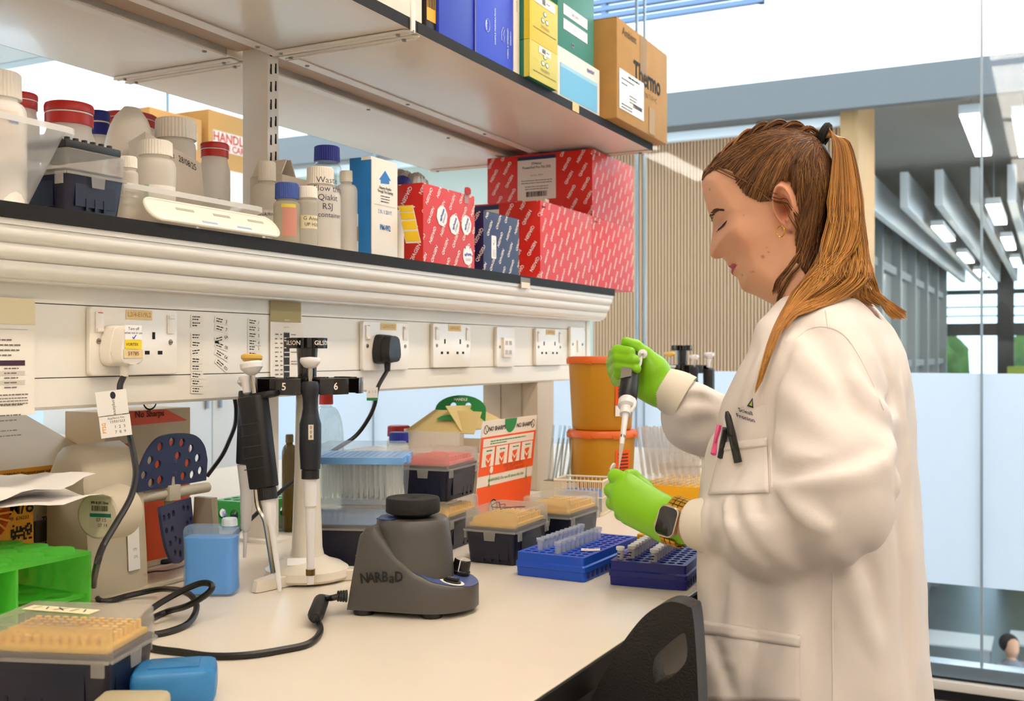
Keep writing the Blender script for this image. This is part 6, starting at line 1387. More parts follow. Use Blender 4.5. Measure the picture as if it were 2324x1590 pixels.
def cap_sd(X, Y, Z, a, b, ra, rb):
    a = np.array(a, f32); d = np.array(b, f32) - a; L2 = float(d @ d)
    t = np.clip(((X - a[0]) * d[0] + (Y - a[1]) * d[1] + (Z - a[2]) * d[2]) / L2, 0, 1)
    return np.sqrt((X - a[0] - t * d[0]) ** 2 + (Y - a[1] - t * d[1]) ** 2 + (Z - a[2] - t * d[2]) ** 2) - (ra + (rb - ra) * t)
YP = 1.42                                            # the person's midline
def hx(px, py, Y=YP): q = onY(px, py, Y); return (q.x, q.z)
PX = np.array(hx(1700, 500)); PXS = (hx(1750, 500)[0] - hx(1650, 500)[0]) / 100          # metres per pixel on the face
# ---------------------------------------------------------------- head: side outline given, thickness built over it
SIL = [(1597, 415, .05), (1600, 440, .05), (1605, 465, .045), (1612, 488, .036), (1617, 503, .016), (1619, 514, .010), (1617, 530, .006), (1614, 550, .0045), (1611.5, 568, .005), (1612.5, 578, .005), (1617, 585, .005), (1626, 588, .006), (1636, 587, .008), (1646, 591, .014), (1650, 598, .020), (1652, 602, .02), (1656, 606.5, .02), (1661, 609.5, .02), (1662, 612.5, .02), (1660, 616, .02), (1661.5, 622, .02), (1667, 626, .022), (1674, 631, .026), (1678, 637, .026), (1680, 646, .024), (1684, 655, .024), (1692, 662, .028), (1703, 666, .035), (1720, 673, .04), (1740, 684, .045), (1756, 692, .05), (1767, 704, .05), (1775, 735, .05), (1785, 800, .05), (1900, 800, .05), (1895, 720, .05), (1885, 660, .05), (1868, 600, .05), (1866, 560, .055), (1878, 500, .065), (1889, 440, .07), (1890, 390, .07), (1878, 345, .07), (1858, 316, .07), (1828, 297, .07), (1790, 288, .07), (1750, 289, .07), (1710, 303, .068), (1672, 327, .065), (1638, 358, .06), (1612, 388, .055)]
S_ = smooth_path([(*hx(a, b), r) for a, b, r in SIL], 3, True); SP = np.array([(q[0], q[1]) for q in S_]); SRr = np.array([q[2] for q in S_])
gx, gz = np.arange(.600, .862, .0016), np.arange(1.215, 1.572, .0016); GX, GZ = np.meshgrid(gx, gz, indexing='ij')
best = np.full(GX.shape, 9.0); ins = np.zeros(GX.shape, bool); wr = np.zeros(GX.shape); ww = np.zeros(GX.shape)
for i in range(len(SP)):
    a, b = SP[i], SP[(i + 1) % len(SP)]; d = b - a; t = np.clip(((GX - a[0]) * d[0] + (GZ - a[1]) * d[1]) / (d @ d), 0, 1)
    q = (GX - a[0] - t * d[0]) ** 2 + (GZ - a[1] - t * d[1]) ** 2; best = np.minimum(best, q); w_ = 1 / (q + 3e-6) ** 2; wr += w_ * SRr[i]; ww += w_
    c = (a[1] > GZ) != (b[1] > GZ)
    if abs(d[1]) > 1e-12: ins ^= c & (GX < d[0] * (GZ - a[1]) / d[1] + a[0])
sd = np.sqrt(best) * np.where(ins, 1, -1); Rf = wr / ww
def gs(px, py, rx, rz, rot=0):
    x, z = hx(px, py); u = (GX - x) / (rx * PXS); v = (GZ - z) / (rz * PXS); c, s = math.cos(rot), math.sin(rot)
    return np.exp(-((u * c + v * s) ** 2 + (v * c - u * s) ** 2))
Wc = .051 + .021 * gs(1800, 400, 130, 110) + .006 * gs(1720, 540, 90, 70) - .004 * gs(1760, 700, 90, 50)
g2 = np.where(sd > 0, 2 * Rf * sd + 1.25 * sd ** 2, 2 * Rf * sd)
W2 = smin(g2, Wc ** 2, .0016)
Wd = np.sqrt(np.maximum(W2, 0))
dl = -.0060 * gs(1648, 512, 26, 15) + .0052 * gs(1655, 516, 19, 12, .35) + .0030 * gs(1640, 489, 34, 9, -.1) + .0042 * gs(1700, 548, 46, 30) - .0016 * gs(1690, 500, 40, 16)
dl += .0046 * gs(1655, 577, 12, 10) - .0020 * gs(1669, 580, 7, 14, -.3) - .0075 * gs(1639, 585, 9, 3.6, .2) - .0032 * gs(1684, 604, 8, 6) + .0016 * gs(1668, 606, 10, 5, .2) + .0022 * gs(1672, 617, 9, 5, .35) - .0018 * gs(1676, 630, 12, 4, -.4)
dl += -.0014 * gs(1667, 612, 13, 1.6, .28) - .0015 * gs(1664, 519, 16, 2.2, .42)
# ear
ex, ez = hx(1808, 485); eu = (GX - ex) / PXS; ev = (GZ - ez) / PXS; ca, sa = math.cos(-.16), math.sin(-.16); u1, v1 = eu * ca - ev * sa, eu * sa + ev * ca
wid = 25 - 7 * np.clip(-v1 / 50, 0, 1); er = np.sqrt((u1 / wid) ** 2 + (v1 / 51) ** 2)
edge = 1 / (1 + np.exp((er - 1) * 22)); ringm = np.exp(-((er - .84) / .13) ** 2) * np.clip((v1 + 38) / 22, 0, 1); conch = np.exp(-(((u1 + 4) / 10) ** 2 + ((v1 + 4) / 17) ** 2)); anti = np.exp(-((np.sqrt(((u1 - 1) / 14) ** 2 + ((v1 - 0) / 27) ** 2) - 1) / .22) ** 2) * (u1 > -4)
dl = dl + edge * (.0075 + .0045 * np.clip((u1 + 18) / 36, 0, 1) + .0085 * ringm - .0185 * conch + .0048 * anti - .0045 * np.exp(-(((u1 + 2) / 9) ** 2 + ((v1 - 26) / 9) ** 2)))
W2 = np.where(W2 > 0, np.sign(Wd + dl) * (Wd + np.minimum(1, Wd / .012) * dl) ** 2, W2)
gy = np.arange(YP - .096, YP + .0961, .0016)
V, Q = nets((gy[None, :, None] - YP) ** 2 - W2[:, None, :].astype(f32), (gx[0], gy[0], gz[0]), .0016)
V = relax(V, Q, 2, .45)
def to_px(V):
    """where a point of the body would be seen in the side view, used to find skin regions"""
    k = YP / np.maximum(V[:, 1], 1e-3); dx = (V[:, 0] - CAM.x); t = np.empty(len(V)); r = (V[:, 0] - CAM.x) / YP
    t = (r * CS + SN) / (CS - r * SN); d = YP / (t * SN + CS); return CX0 + t * F, CY0 - (V[:, 2] - CAM.z) / d * F
vx, vy = to_px(V)
def pg(px, py, rx, ry, rot=0): c, s = math.cos(rot), math.sin(rot); u, v = vx - px, vy - py; return np.exp(-(((u * c + v * s) / rx) ** 2 + ((v * c - u * s) / ry) ** 2))
sk = np.array(lin('#e3ab8a')[:3]); COLS = np.tile(sk, (len(V), 1))
def tint(w, hexc, k=1): 
    global COLS
    COLS = COLS * (1 - (w * k)[:, None]) + np.array(lin(hexc)[:3]) * (w * k)[:, None]
tint(pg(1705, 560, 55, 34), '#d88d6c', .35); tint(pg(1808, 480, 26, 55), '#d6805f', .6); tint(pg(1640, 575, 26, 16), '#d58c6c', .4); tint(pg(1653, 512, 22, 12), '#b9806a', .5); tint(pg(1690, 655, 26, 14), '#d08a68', .4)
def inpoly(P_):
    m = np.zeros(len(vx), bool)
    for (a, b), (c, d) in zip(P_, P_[1:] + P_[:1]):
        k = (b > vy) != (d > vy); m ^= k & (vx < (c - a) * (vy - b) / ((d - b) or 1e-9) + a)
    return m
lips = inpoly([(1640, 598), (1652, 603), (1662, 603.5), (1673, 601), (1684, 603), (1680, 610), (1674, 617), (1666, 627), (1640, 626)])
tint(lips.astype(float), '#b2434a', 1.0); tint(np.exp(-((vy - (613.5 - (vx - 1660) * .36)) / 1.5) ** 2) * ((vx > 1658) & (vx < 1685)), '#6e2e2c', .7)
for px, py, r in ((1633, 440, 2.6), (1754, 590, 4), (1818, 537, 5), (1767, 580, 2.2), (1697, 627, 2.6), (1731, 622, 2), (1725, 623, 1.6), (1715, 500, 1.5), (1764, 570, 1.6)): tint(pg(px, py, r * .85, r * .85), '#7a452e', .75)
HAIR = [(1560, 405), (1592, 414), (1602, 413), (1630, 400), (1668, 396), (1692, 404), (1702, 432), (1722, 458), (1752, 472), (1774, 470), (1780, 446), (1794, 428), (1816, 428), (1833, 446), (1839, 482), (1838, 522), (1825, 552), (1826, 600), (1850, 640), (1930, 640), (1960, 420), (1900, 240), (1700, 220), (1560, 330)]
hm = inpoly(HAIR); tint(hm.astype(float), '#5a3a22', .9)
skin = mat('skin', '#dca27f', .5, attr='Col', sss=.12, spec=.35)
# ---------------------------------------------------------------- body under the clothes: trunk, arms to the wrists, legs
def ptY(px, py, Y): q = onY(px, py, Y); return np.array((q.x, q.y, q.z))
SHn, ELn, WRn = np.array((.822, 1.268, 1.215)), np.array((.852, 1.215, 1.045)), ptY(1546, 1186, 1.305)
SHf, ELf, WRf = np.array((.805, 1.580, 1.222)), np.array((.655, 1.635, 1.100)), ptY(1508, 884, 1.545)
ax_ = grid3((.50, 1.14, .0), (.94, 1.74, 1.275), .010); X, Y, Z = np.meshgrid(*ax_, indexing='ij')
b = cap_sd(X, Y, Z, (.795, YP, 1.17), (.775, YP, .95), .075, .09)
b = smin(b, cap_sd(X, Y, Z, (.81, YP, 1.18), (.79, YP, 1.30), .05, .047), .03)
for s_, e_, w_ in ((SHn, ELn, WRn), (SHf, ELf, WRf)): b = smin(b, cap_sd(X, Y, Z, s_ + np.array((0, 0, -.015)), e_, .032, .030), .02); b = smin(b, cap_sd(X, Y, Z, e_, w_, .032, .0245), .02)
for s_ in (-1, 1): b = smin(b, cap_sd(X, Y, Z, (.78, YP + s_ * .075, .86), (.775, YP + s_ * .085, .50), .065, .05), .03); b = smin(b, cap_sd(X, Y, Z, (.775, YP + s_ * .09, .50), (.79, YP + s_ * .095, .10), .052, .034), .02)
Vb, Qb = nets(b.astype(f32), (.50, 1.14, 0), .010); Vb = relax(Vb, Qb, 1)
PER = thing('person', 'woman in white lab coat and green gloves pipetting, hair in a ponytail', 'person', (0, 0, 0))
body = obj('body', np_mesh('body', np.concatenate([V, Vb]), np.concatenate([Q, Qb + len(V)]), np.concatenate([COLS, np.tile(sk, (len(Vb), 1))])), skin, PER)
# trousers and shoes, below the picture
trm = mat('trouser_navy', '#262a38', .8)
for s_ in (-1, 1):
    MB().lathe([(.043, .07), (.052, .30), (.060, .50), (.072, .74), (.070, .80)], 20, Matrix.Translation((.785, YP + s_ * .088, 0))).out('trouser_leg', trm, PER)
    sp = [(-.175, .05, .02, .022), (-.15, .055, .034, .034), (-.09, .05, .042, .045), (-.02, .055, .04, .055), (.04, .06, .038, .06), (.065, .05, .030, .05)]
    mb = MB(); rws = [[mb.bm.verts.new((.80 + x, YP + s_ * .095 + w_ * math.cos(a), .002 + max(0, h_ + h_ * math.sin(a)))) for a in np.linspace(0, 2 * PI, 15)[:-1]] for x, _, w_, h_ in sp]
    for a, c in zip(rws, rws[1:]):
        for i in range(14): mb.bm.faces.new((a[i], a[(i + 1) % 14], c[(i + 1) % 14], c[i]))
    mb.bm.faces.new(rws[0]); mb.bm.faces.new(rws[-1]); mb.out('shoe', mat('shoe_dark', '#2a2624', .6), PER)
# ---------------------------------------------------------------- lab coat
zk = [.40, .60, .76, .88, .93, 1.00, 1.083, 1.144, 1.18, 1.21, 1.24, 1.275, 1.305, 1.34]
xfk = [.640, .641, .642, .642, .644, .642, .646, .664, .677, .695, .713, .722, .742, .755]
xbk = [.965, .945, .925, .917, .915, .912, .905, .902, .899, .896, .888, .872, .848, .83]
hwk = [.235, .215, .200, .190, .186, .180, .180, .184, .186, .186, .182, .172, .150, .10]
def torso(X, Y, Z):
    xf = np.interp(Z, zk, xfk); xb = np.interp(Z, zk, xbk); hw = np.interp(Z, zk, hwk); xc = (xf + xb) / 2; a = (xb - xf) / 2
    n = 2.7; r = ((np.abs(X - xc) / a) ** n + (np.abs(Y - YP) / hw) ** n + 1e-9) ** (1 / n)
    f = (r - 1) * a * .9
    zt = 1.318 - .36 * np.maximum(0, np.abs(Y - YP) - .055) - 2.2 * np.maximum(0, np.abs(Y - YP) - .15) ** 1.3 - .10 * np.maximum(0, .79 - X) - .25 * np.maximum(0, X - .84)
    return -smin(-f, -(Z - zt) * .9, .02)
def base_coat(X, Y, Z):
    f = torso(X, Y, Z)
    f = smin(f, cap_sd(X, Y, Z, SHn + (-.006, .014, -.012), (.846, 1.222, 1.095), .058, .066), .020)
    fe = cap_sd(X, Y, Z, (.838, 1.222, 1.072), (.765, 1.246, 1.041), .070, .062); fe = smin(fe, cap_sd(X, Y, Z, (.765, 1.246, 1.041), WRn + (.068, -.026, .004), .062, .037), .02)
    f = smin(f, fe, .012)
    f = smin(f, cap_sd(X, Y, Z, SHf + (-.01, -.01, -.01), ELf, .058, .054), .025)
    f = smin(f, smin(cap_sd(X, Y, Z, ELf, ptY(1578, 948, 1.585), .054, .049), cap_sd(X, Y, Z, ptY(1578, 948, 1.585), WRf + (.030, .008, -.016), .049, .034), .02), .02)
    return f
def march(px, py, fn=None, lift=0):
    """first point of the coat met by the line of sight through a pixel"""
    d = np.array(ray(px, py)); d /= np.linalg.norm(d); o = np.array(CAM); t = .85
    for _ in range(90):
        p = o + d * t; v = float((fn or base_coat)(*p)); t += max(v * .7, .0006)
        if v < .0004: break
        if t > 2.2: return None
    p = o + d * (t - lift); return p
# folds: polylines traced over the cloth, height, half width
FOLDS = [([(1800, 735), (1850, 760), (1900, 850), (1935, 930)], -.006, .010), ([(1742, 1000), (1745, 900), (1790, 790)], -.010, .008), ([(1950, 705), (1985, 760), (2015, 840)], -.005, .012),
    ([(1810, 800), (1850, 840), (1900, 900)], .005, .014), ([(1770, 880), (1850, 950), (1930, 1010)], .005, .016), ([(1900, 830), (1960, 900), (2025, 950)], .008, .014),
    ([(1760, 1000), (1830, 1050), (1920, 1070), (2000, 1040), (2035, 970)], .007, .016), ([(1762, 1082), (1800, 1072), (1900, 1060), (1990, 1020)], -.014, .010), ([(1765, 1095), (1830, 1085), (1920, 1075)], .008, .012),
    ([(1755, 1120), (1770, 1160), (1785, 1170)], -.012, .008), ([(1762, 1105), (1800, 1150), (1860, 1190), (1900, 1200)], .007, .010), ([(1660, 1130), (1665, 1170), (1672, 1160)], -.010, .008), ([(1650, 1140), (1655, 1185), (1690, 1240), (1740, 1290)], .006, .010),
    ([(1715, 1120), (1722, 1160), (1735, 1170)], -.007, .007), ([(1700, 1130), (1712, 1180), (1760, 1250), (1800, 1290)], .006, .011), ([(1780, 1180), (1810, 1240), (1830, 1290)], -.005, .010), ([(1625, 1140), (1640, 1200), (1620, 1260)], -.005, .009), ([(1850, 1120), (1880, 1180), (1920, 1220)], -.005, .012),
    ([(1600, 1150), (1605, 1200), (1598, 1255)], .005, .006), ([(1880, 760), (1915, 860), (1960, 950)], -.005, .010),
    ([(2020, 830), (2030, 900), (2010, 930)], -.012, .007), ([(2045, 880), (2060, 1100), (2070, 1350), (2078, 1590)], .007, .008), ([(2030, 1000), (2045, 1200), (2058, 1450), (2065, 1590)], -.006, .008),
    ([(1960, 1250), (1990, 1340), (2010, 1420)], -.005, .009), ([(1920, 1270), (1940, 1350), (1990, 1480)], .005, .010), ([(1720, 1330), (1715, 1400), (1690, 1590)], -.006, .010), ([(1680, 1330), (1670, 1420), (1640, 1590)], .006, .012), ([(1640, 1320), (1625, 1400)], -.006, .010), ([(1790, 1330), (1800, 1430), (1770, 1590)], .005, .014), ([(1850, 1320), (1855, 1450), (1850, 1590)], -.005, .012), ([(1980, 1330), (1930, 1345)], .004, .006),
    ([(1615, 1440), (1650, 1520), (1665, 1590)], -.006, .007), ([(1600, 1450), (1640, 1590)], .005, .006), ([(1665, 1440), (1700, 1470), (1660, 1590)], .005, .008), ([(1745, 780), (1720, 850), (1690, 930)], .005, .010), ([(1760, 790), (1735, 870), (1710, 950)], -.004, .007), ([(1690, 1010), (1670, 1080), (1640, 1130)], -.003, .012),
    ([(1530, 915), (1560, 900), (1600, 905)], -.008, .007), ([(1540, 950), (1580, 930), (1620, 935)], .006, .008), ([(1560, 985), (1600, 965), (1630, 970)], -.005, .009), ([(1545, 890), (1590, 890), (1625, 905)], .006, .007), ([(2000, 700), (2040, 800), (2058, 900)], .004, .012)]
FP = []
for pl, hgt, wdt in FOLDS:
    P3 = []
    for q in smooth_path([(a, b, 0) for a, b in pl], 3):
        m_ = march(q.x, q.y)
        if m_ is not None: P3.append(m_)
    if len(P3) > 1: FP.append((np.array(P3), hgt, wdt))
lo, hi, hh = (.475, 1.105, .40), (.985, 1.725, 1.335), .0052
ax_ = grid3(lo, hi, hh); X, Y, Z = np.meshgrid(*ax_, indexing='ij'); fc = base_coat(X, Y, Z).astype(f32)
near = np.abs(fc) < .032; Pn = np.stack([X[near], Y[near], Z[near]], 1); dv = np.zeros(len(Pn), f32)
for P3, hgt, wdt in FP:
    bb = (Pn > P3.min(0) - 3 * wdt).all(1) & (Pn < P3.max(0) + 3 * wdt).all(1)
    if not bb.any(): continue
    q = Pn[bb]; best = np.full(len(q), 9, f32); tt = np.zeros(len(q), f32); n_ = len(P3) - 1
    for i in range(n_):
        a, d = P3[i], P3[i + 1] - P3[i]; t = np.clip(((q - a) @ d) / (d @ d + 1e-12), 0, 1); dd = ((q - a - t[:, None] * d) ** 2).sum(1); u = dd < best; best[u] = dd[u]; tt[u] = (i + t[u]) / n_
    dv[bb] += 1.7 * hgt * np.exp(-best / wdt ** 2) * np.sin(PI * np.clip(tt * .9 + .05, 0, 1)) ** .6
wv = np.sin(Pn[:, 2] * 31 + 3 * np.sin(Pn[:, 0] * 19 + Pn[:, 1] * 13)) * np.sin(Pn[:, 0] * 43 + Pn[:, 1] * 37 + 2 * np.sin(Pn[:, 2] * 23)) * .0014
hang = np.sin(np.arctan2(Pn[:, 1] - YP, Pn[:, 0] - .78) * 9 + Pn[:, 2] * 2.5) * .004 * np.clip((1.0 - Pn[:, 2]) / .3, 0, 1.2)
fc[near] -= dv + wv + hang
# hollow neck opening
fc = np.maximum(fc, -(np.sqrt(((X - .800) / .060) ** 2 + ((Y - YP) / .062) ** 2) - 1) * .05 - np.maximum(0, 1.262 - Z) * 3)
Vc, Qc = nets(fc.astype(f32), lo, hh); Vc = relax(Vc, Qc, 2, .5)
coatm = mat('coat_cotton', '#ece2da', .85, bump=.12, bs=900, var=.02, vs=9)
coat = obj('lab_coat', np_mesh('lab_coat', Vc, Qc), coatm, PER)
# the finished cloth as a field, to lay seams, pockets and print on it
_ax = [np.asarray(a) for a in ax_]
def fld(x, y, z):
    i = (np.array((x, y, z)) - np.array(lo)) / hh
    if (i < 0).any() or (i >= np.array(fc.shape) - 1.001).any(): return .03
    k = i.astype(int); t = i - k; v = 0
    for a in (0, 1):
        for b_ in (0, 1):
            for c_ in (0, 1): v += fc[k[0] + a, k[1] + b_, k[2] + c_] * (t[0] if a else 1 - t[0]) * (t[1] if b_ else 1 - t[1]) * (t[2] if c_ else 1 - t[2])
    return v
def on_coat(pts, k=4, lift=.0008):
    out = []
    for q in smooth_path([(a, b, 0) for a, b in pts], k):
        m_ = march(q.x, q.y, fld, lift)
        if m_ is not None: out.append(Vector(m_))
    return out
def seam(pts, r=.0009, m=coatm, name='seam', k=4): MB().tube(on_coat(pts, k, .0005), r, 5).out(name, m, coat)
seam([(1742, 1005), (1740, 920), (1758, 850), (1800, 775), (1850, 742), (1905, 752), (1945, 800), (1985, 880), (2005, 930)]); seam([(1890, 1300), (1889, 1400), (1890, 1500), (1890, 1588)]); seam([(1874, 705), (1880, 745)])
seam([(1748, 990), (1750, 1060), (1752, 1120)])
def patch(name, quad, nu, nv, lift, m=coatm, parent=None):
    """cloth patch laid over the coat, given its four corners in order"""
    a, b, c, d = [Vector((*q, 0)) for q in quad]; mb = MB(); g = []
    for i in range(nu + 1):
        row = []
        for j in range(nv + 1):
            u, v = i / nu, j / nv; q = (a * (1 - u) + b * u) * (1 - v) + (d * (1 - u) + c * u) * v; p = march(q.x, q.y, fld, lift)
            row.append(mb.bm.verts.new(p) if p is not None else None)
        g.append(row)
    for i in range(nu):
        for j in range(nv):
            q = (g[i][j], g[i + 1][j], g[i + 1][j + 1], g[i][j + 1])
            if all(q): mb.bm.faces.new(q)
    o = mb.out(name, m, parent or coat, sharp=180); md = o.modifiers.new('thickness', 'SOLIDIFY'); md.thickness = .0016; return o
patch('chest_pocket', [(1640, 1004), (1741, 992), (1746, 1118), (1608, 1122)], 14, 14, .0016); patch('pocket_hem', [(1640, 1004), (1741, 992), (1742, 1012), (1636, 1024)], 14, 3, .0030)
patch('side_pocket', [(1590, 1406), (1815, 1442), (1816, 1590), (1590, 1590)], 18, 14, .0018); patch('pocket_hem', [(1590, 1406), (1815, 1442), (1815, 1468), (1590, 1436)], 18, 3, .0034)
seam([(1815, 1440), (1816, 1500), (1816, 1588)], .0010)
# badge print on the chest
def coat_text(s, px, py, size, rot, m, name='embroidery'):
    q = MB(); put_text(q, s, size, Matrix.Identity(4), .01); c_, s_ = math.cos(rot), math.sin(rot)
    for v in q.bm.verts:
        x, y = v.co.x, v.co.y; p = march(px + x * c_ - y * s_, py + x * s_ - y * c_ * 1.0, fld, .0016)
        v.co = p if p is not None else (0, 0, 0)
    q.out(name, m, coat)
navy_t = mat('embroidery_navy', '#2c3358', .8)
coat_text('Scieall', 1692, 934, 14, .30, navy_t); coat_text('Fronion', 1692, 948, 14, .30, navy_t)
def coat_poly(pts, m, lift, name='badge'): 
    P_ = [march(a, b, fld, lift) for a, b in pts]
    if all(p is not None for p in P_): MB().face(P_).out(name, m, coat)
coat_poly([(1695, 921), (1708, 902), (1710, 926)], navy_t, .0018); coat_poly([(1700, 919), (1707, 908), (1707, 921)], mat('badge_lime', '#c4cc3a', .7), .0024)
# collar opening and hem of the coat at the neck
ringp_unused = [(.800 + .063 * math.cos(a), YP + .066 * math.sin(a), 1.300 + .012 * math.cos(a)) for a in np.linspace(0, 2 * PI, 29)[:-1]]
# knitted cuffs
knit = mat('cuff_knit', '#f1e6d4', .9)
def cuff(a, b, r0, r1, n=60):
    a, b = Vector(a), Vector(b); z = (b - a).normalized(); x = z.cross(Vector((0, 0, 1))).normalized(); y = z.cross(x); L_ = (b - a).length; mb = MB(); rows = []
    for i, f in enumerate((0, .02, .25, .5, .75, .96, 1.0, .97)):
        r = r0 + (r1 - r0) * f + (.002 * math.sin(f * PI)); r = r if i < 7 else r - .004
        rows.append([mb.bm.verts.new(a + z * (L_ * f) + (x * math.cos(PI * k / n) + y * math.sin(PI * k / n)) * (r + (.0009 if k % 2 else 0))) for k in range(2 * n)])
    for p_, q_ in zip(rows, rows[1:]):
        for k in range(2 * n): mb.bm.faces.new((p_[k], p_[(k + 1) % (2 * n)], q_[(k + 1) % (2 * n)], q_[k]))
    return mb.out('cuff', knit, coat, sharp=60)
cuff(WRn + (.080, -.031, .005), WRn + (.020, -.008, .0015), .0375, .0300); cuff(WRf + (.030, .007, -.013), WRf + (-.004, 0, .006), .036, .0290)
# ---------------------------------------------------------------- gloved hands
glm = mat('glove_nitrile', '#8cd018', .42, bump=.05, bs=300, sss=0)
def hand(name, segs, lo, hi, h, k=.004):
    a_ = grid3(lo, hi, h); X, Y, Z = np.meshgrid(*a_, indexing='ij'); f = None
    for (p0, r0, p1, r1, kk) in segs:
        d = cap_sd(X, Y, Z, p0, p1, r0, r1); f = d if f is None else smin(f, d, kk or k)
    V, Q = nets(f.astype(f32), lo, h); V = relax(V, Q, 1, .5); return obj(name, np_mesh(name, V, Q), glm, PER)
def H(px, py, Y): return ptY(px, py, Y)
# near (left) hand: back of the hand to the camera, fingers curled under, thumb and forefinger round the tube
wr = H(1538, 1184, 1.306); sg = []
mc = [(H(1424, 1092, 1.318), .0125), (H(1406, 1118, 1.312), .0125), (H(1410, 1146, 1.312), .0120), (H(1426, 1172, 1.318), .0110)]
for (p_, r_), (bx, by, bY) in zip(mc, ((1515, 1158, 1.318), (1513, 1172, 1.308), (1512, 1188, 1.308), (1512, 1202, 1.316))): sg.append((H(bx, by, bY), .0175, p_, r_, .014))
sg += [(H(1550, 1188, 1.306), .0262, H(1518, 1180, 1.312), .0225, .012), (H(1500, 1165, 1.326), .019, H(1440, 1130, 1.328), .017, .012)]
fing = [((1396, 1080, 1.324), (1400, 1087, 1.352), (1424, 1090, 1.362)), ((1387, 1112, 1.320), (1394, 1118, 1.350), (1422, 1120, 1.360)), ((1391, 1141, 1.320), (1399, 1145, 1.350), (1426, 1144, 1.358)), ((1409, 1166, 1.328), (1412, 1168, 1.350), (1432, 1162, 1.356))]
for (p_, r_), (a, b_, c) in zip(mc, fing): sg += [(p_, r_ * .90, H(*a), r_ * .80, .002), (H(*a), r_ * .80, H(*b_), r_ * .76, .001), (H(*b_), r_ * .76, H(*c), r_ * .66, .001)]
sg += [(H(1490, 1150, 1.350), .017, H(1462, 1108, 1.372), .0125, .012), (H(1462, 1108, 1.372), .0118, H(1436, 1082, 1.374), .0105, .004), (H(1436, 1082, 1.374), .0105, H(1426, 1078, 1.366), .0085, .003)]
LH = hand('glove', sg, (.520, 1.270, .965), (.680, 1.400, 1.105), .0018, .003)
# far (right) hand: palm to the camera round the pipette, thumb on the plunger
sg = []
palm = [((1500, 876, 1.548), .0265, (1478, 842, 1.545), .0235), ((1478, 842, 1.545), .0235, (1452, 815, 1.545), .0165), ((1492, 884, 1.545), .023, (1452, 872, 1.545), .020), ((1478, 868, 1.548), .023, (1440, 835, 1.55), .018)]
for a, ra, b_, rb_ in palm: sg.append((H(*a), ra, H(*b_), rb_, .014))
fp = [((1432, 806, 1.548), (1396, 805, 1.530), (1402, 796, 1.498), (1430, 799, 1.490), .0102), ((1432, 824, 1.548), (1392, 824, 1.530), (1404, 812, 1.495), (1440, 817, 1.486), .0106), ((1432, 844, 1.548), (1394, 842, 1.530), (1406, 830, 1.495), (1443, 836, 1.486), .0102), ((1434, 862, 1.548), (1400, 862, 1.528), (1405, 850, 1.500), (1424, 836, 1.490), .0090)]
for a, b_, c, d, r in fp: sg += [(H(*a), r * 1.15, H(*b_), r * 1.05, .006), (H(*b_), r * 1.05, H(*c), r * .95, .0015), (H(*c), r * .95, H(*d), r * .80, .0015)]
sg += [(H(1484, 838, 1.535), .019, H(1462, 806, 1.528), .0135, .012), (H(1462, 806, 1.528), .0130, H(1442, 786, 1.522), .0105, .004), (H(1442, 786, 1.522), .0105, H(1421, 776, 1.512), .0080, .003), (H(1520, 890, 1.546), .0270, H(1500, 878, 1.548), .0262, .012)]
RH = hand('glove', sg, (.428, 1.455, 1.150), (.572, 1.600, 1.275), .0017, .002)
def glove_hem(a, b_, r): a, b_ = Vector(a), Vector(b_); z = (b_ - a).normalized(); x = z.cross(Vector((0, 0, 1))).normalized(); y = z.cross(x); MB().tube([a + (x * math.cos(q) + y * math.sin(q)) * r for q in np.linspace(0, 2 * PI, 41)[:-1]], .0016, 6, closed=True).out('hem', glm, RH)
glove_hem(H(1517, 889, 1.546), H(1500, 878, 1.548), .0270)
# ---------------------------------------------------------------- watch on the near wrist
a, b_ = Vector(H(1549, 1188, 1.306)), Vector(H(1522, 1179, 1.308)); zz = (b_ - a).normalized(); wc_ = a.lerp(b_, .45)
n_ = (CAM - wc_); n_ = (n_ - zz * n_.dot(zz)).normalized(); n_ = (n_ + Vector((0, 0, -.10))).normalized(); n_ = (n_ - zz * n_.dot(zz)).normalized(); up_ = n_.cross(zz)
if up_.z < 0: up_ = -up_
Wm = frame(wc_ + n_ * .0258, up_.cross(n_), up_) @ Matrix.Scale(1.12, 4); gold = mat('watch_gold', '#d9a441', .25, 1); champ = mat('watch_case', '#cdbfa4', .28, .9)
wt = bpy.data.objects.new('wrist_watch', None); COL.objects.link(wt); wt.parent = PER; wt.matrix_local = Wm
MB().prism(rpoly(.0245, .0350, .007, 6), 0, .0085, bev=.002, seg=3).out('case', champ, wt); MB().prism(rpoly(.0215, .0320, .006, 6), .0084, .0092, bev=.0004).out('screen', mat('watch_screen', '#14110f', .08, coat=1), wt)
MB().cyl((-.0122, -.006, .0045), (-.0140, -.006, .0045), .0030, n=14).out('crown', champ, wt)
rr = .0268
for k in range(22):
    a_ = math.radians(38 + k * 12.9)
    if a_ > math.radians(325): break
    Ml = Matrix.Translation((0, 0, -.0262)) @ Matrix.Rotation(-a_, 4, 'X') @ Matrix.Translation((0, 0, rr))
    for x in (-.0065, 0, .0065): MB().box(x - .0030, x + .0030, -.0025, .0025, 0, .0018, .0004, 1, M=Ml).out('strap_link', gold, wt)
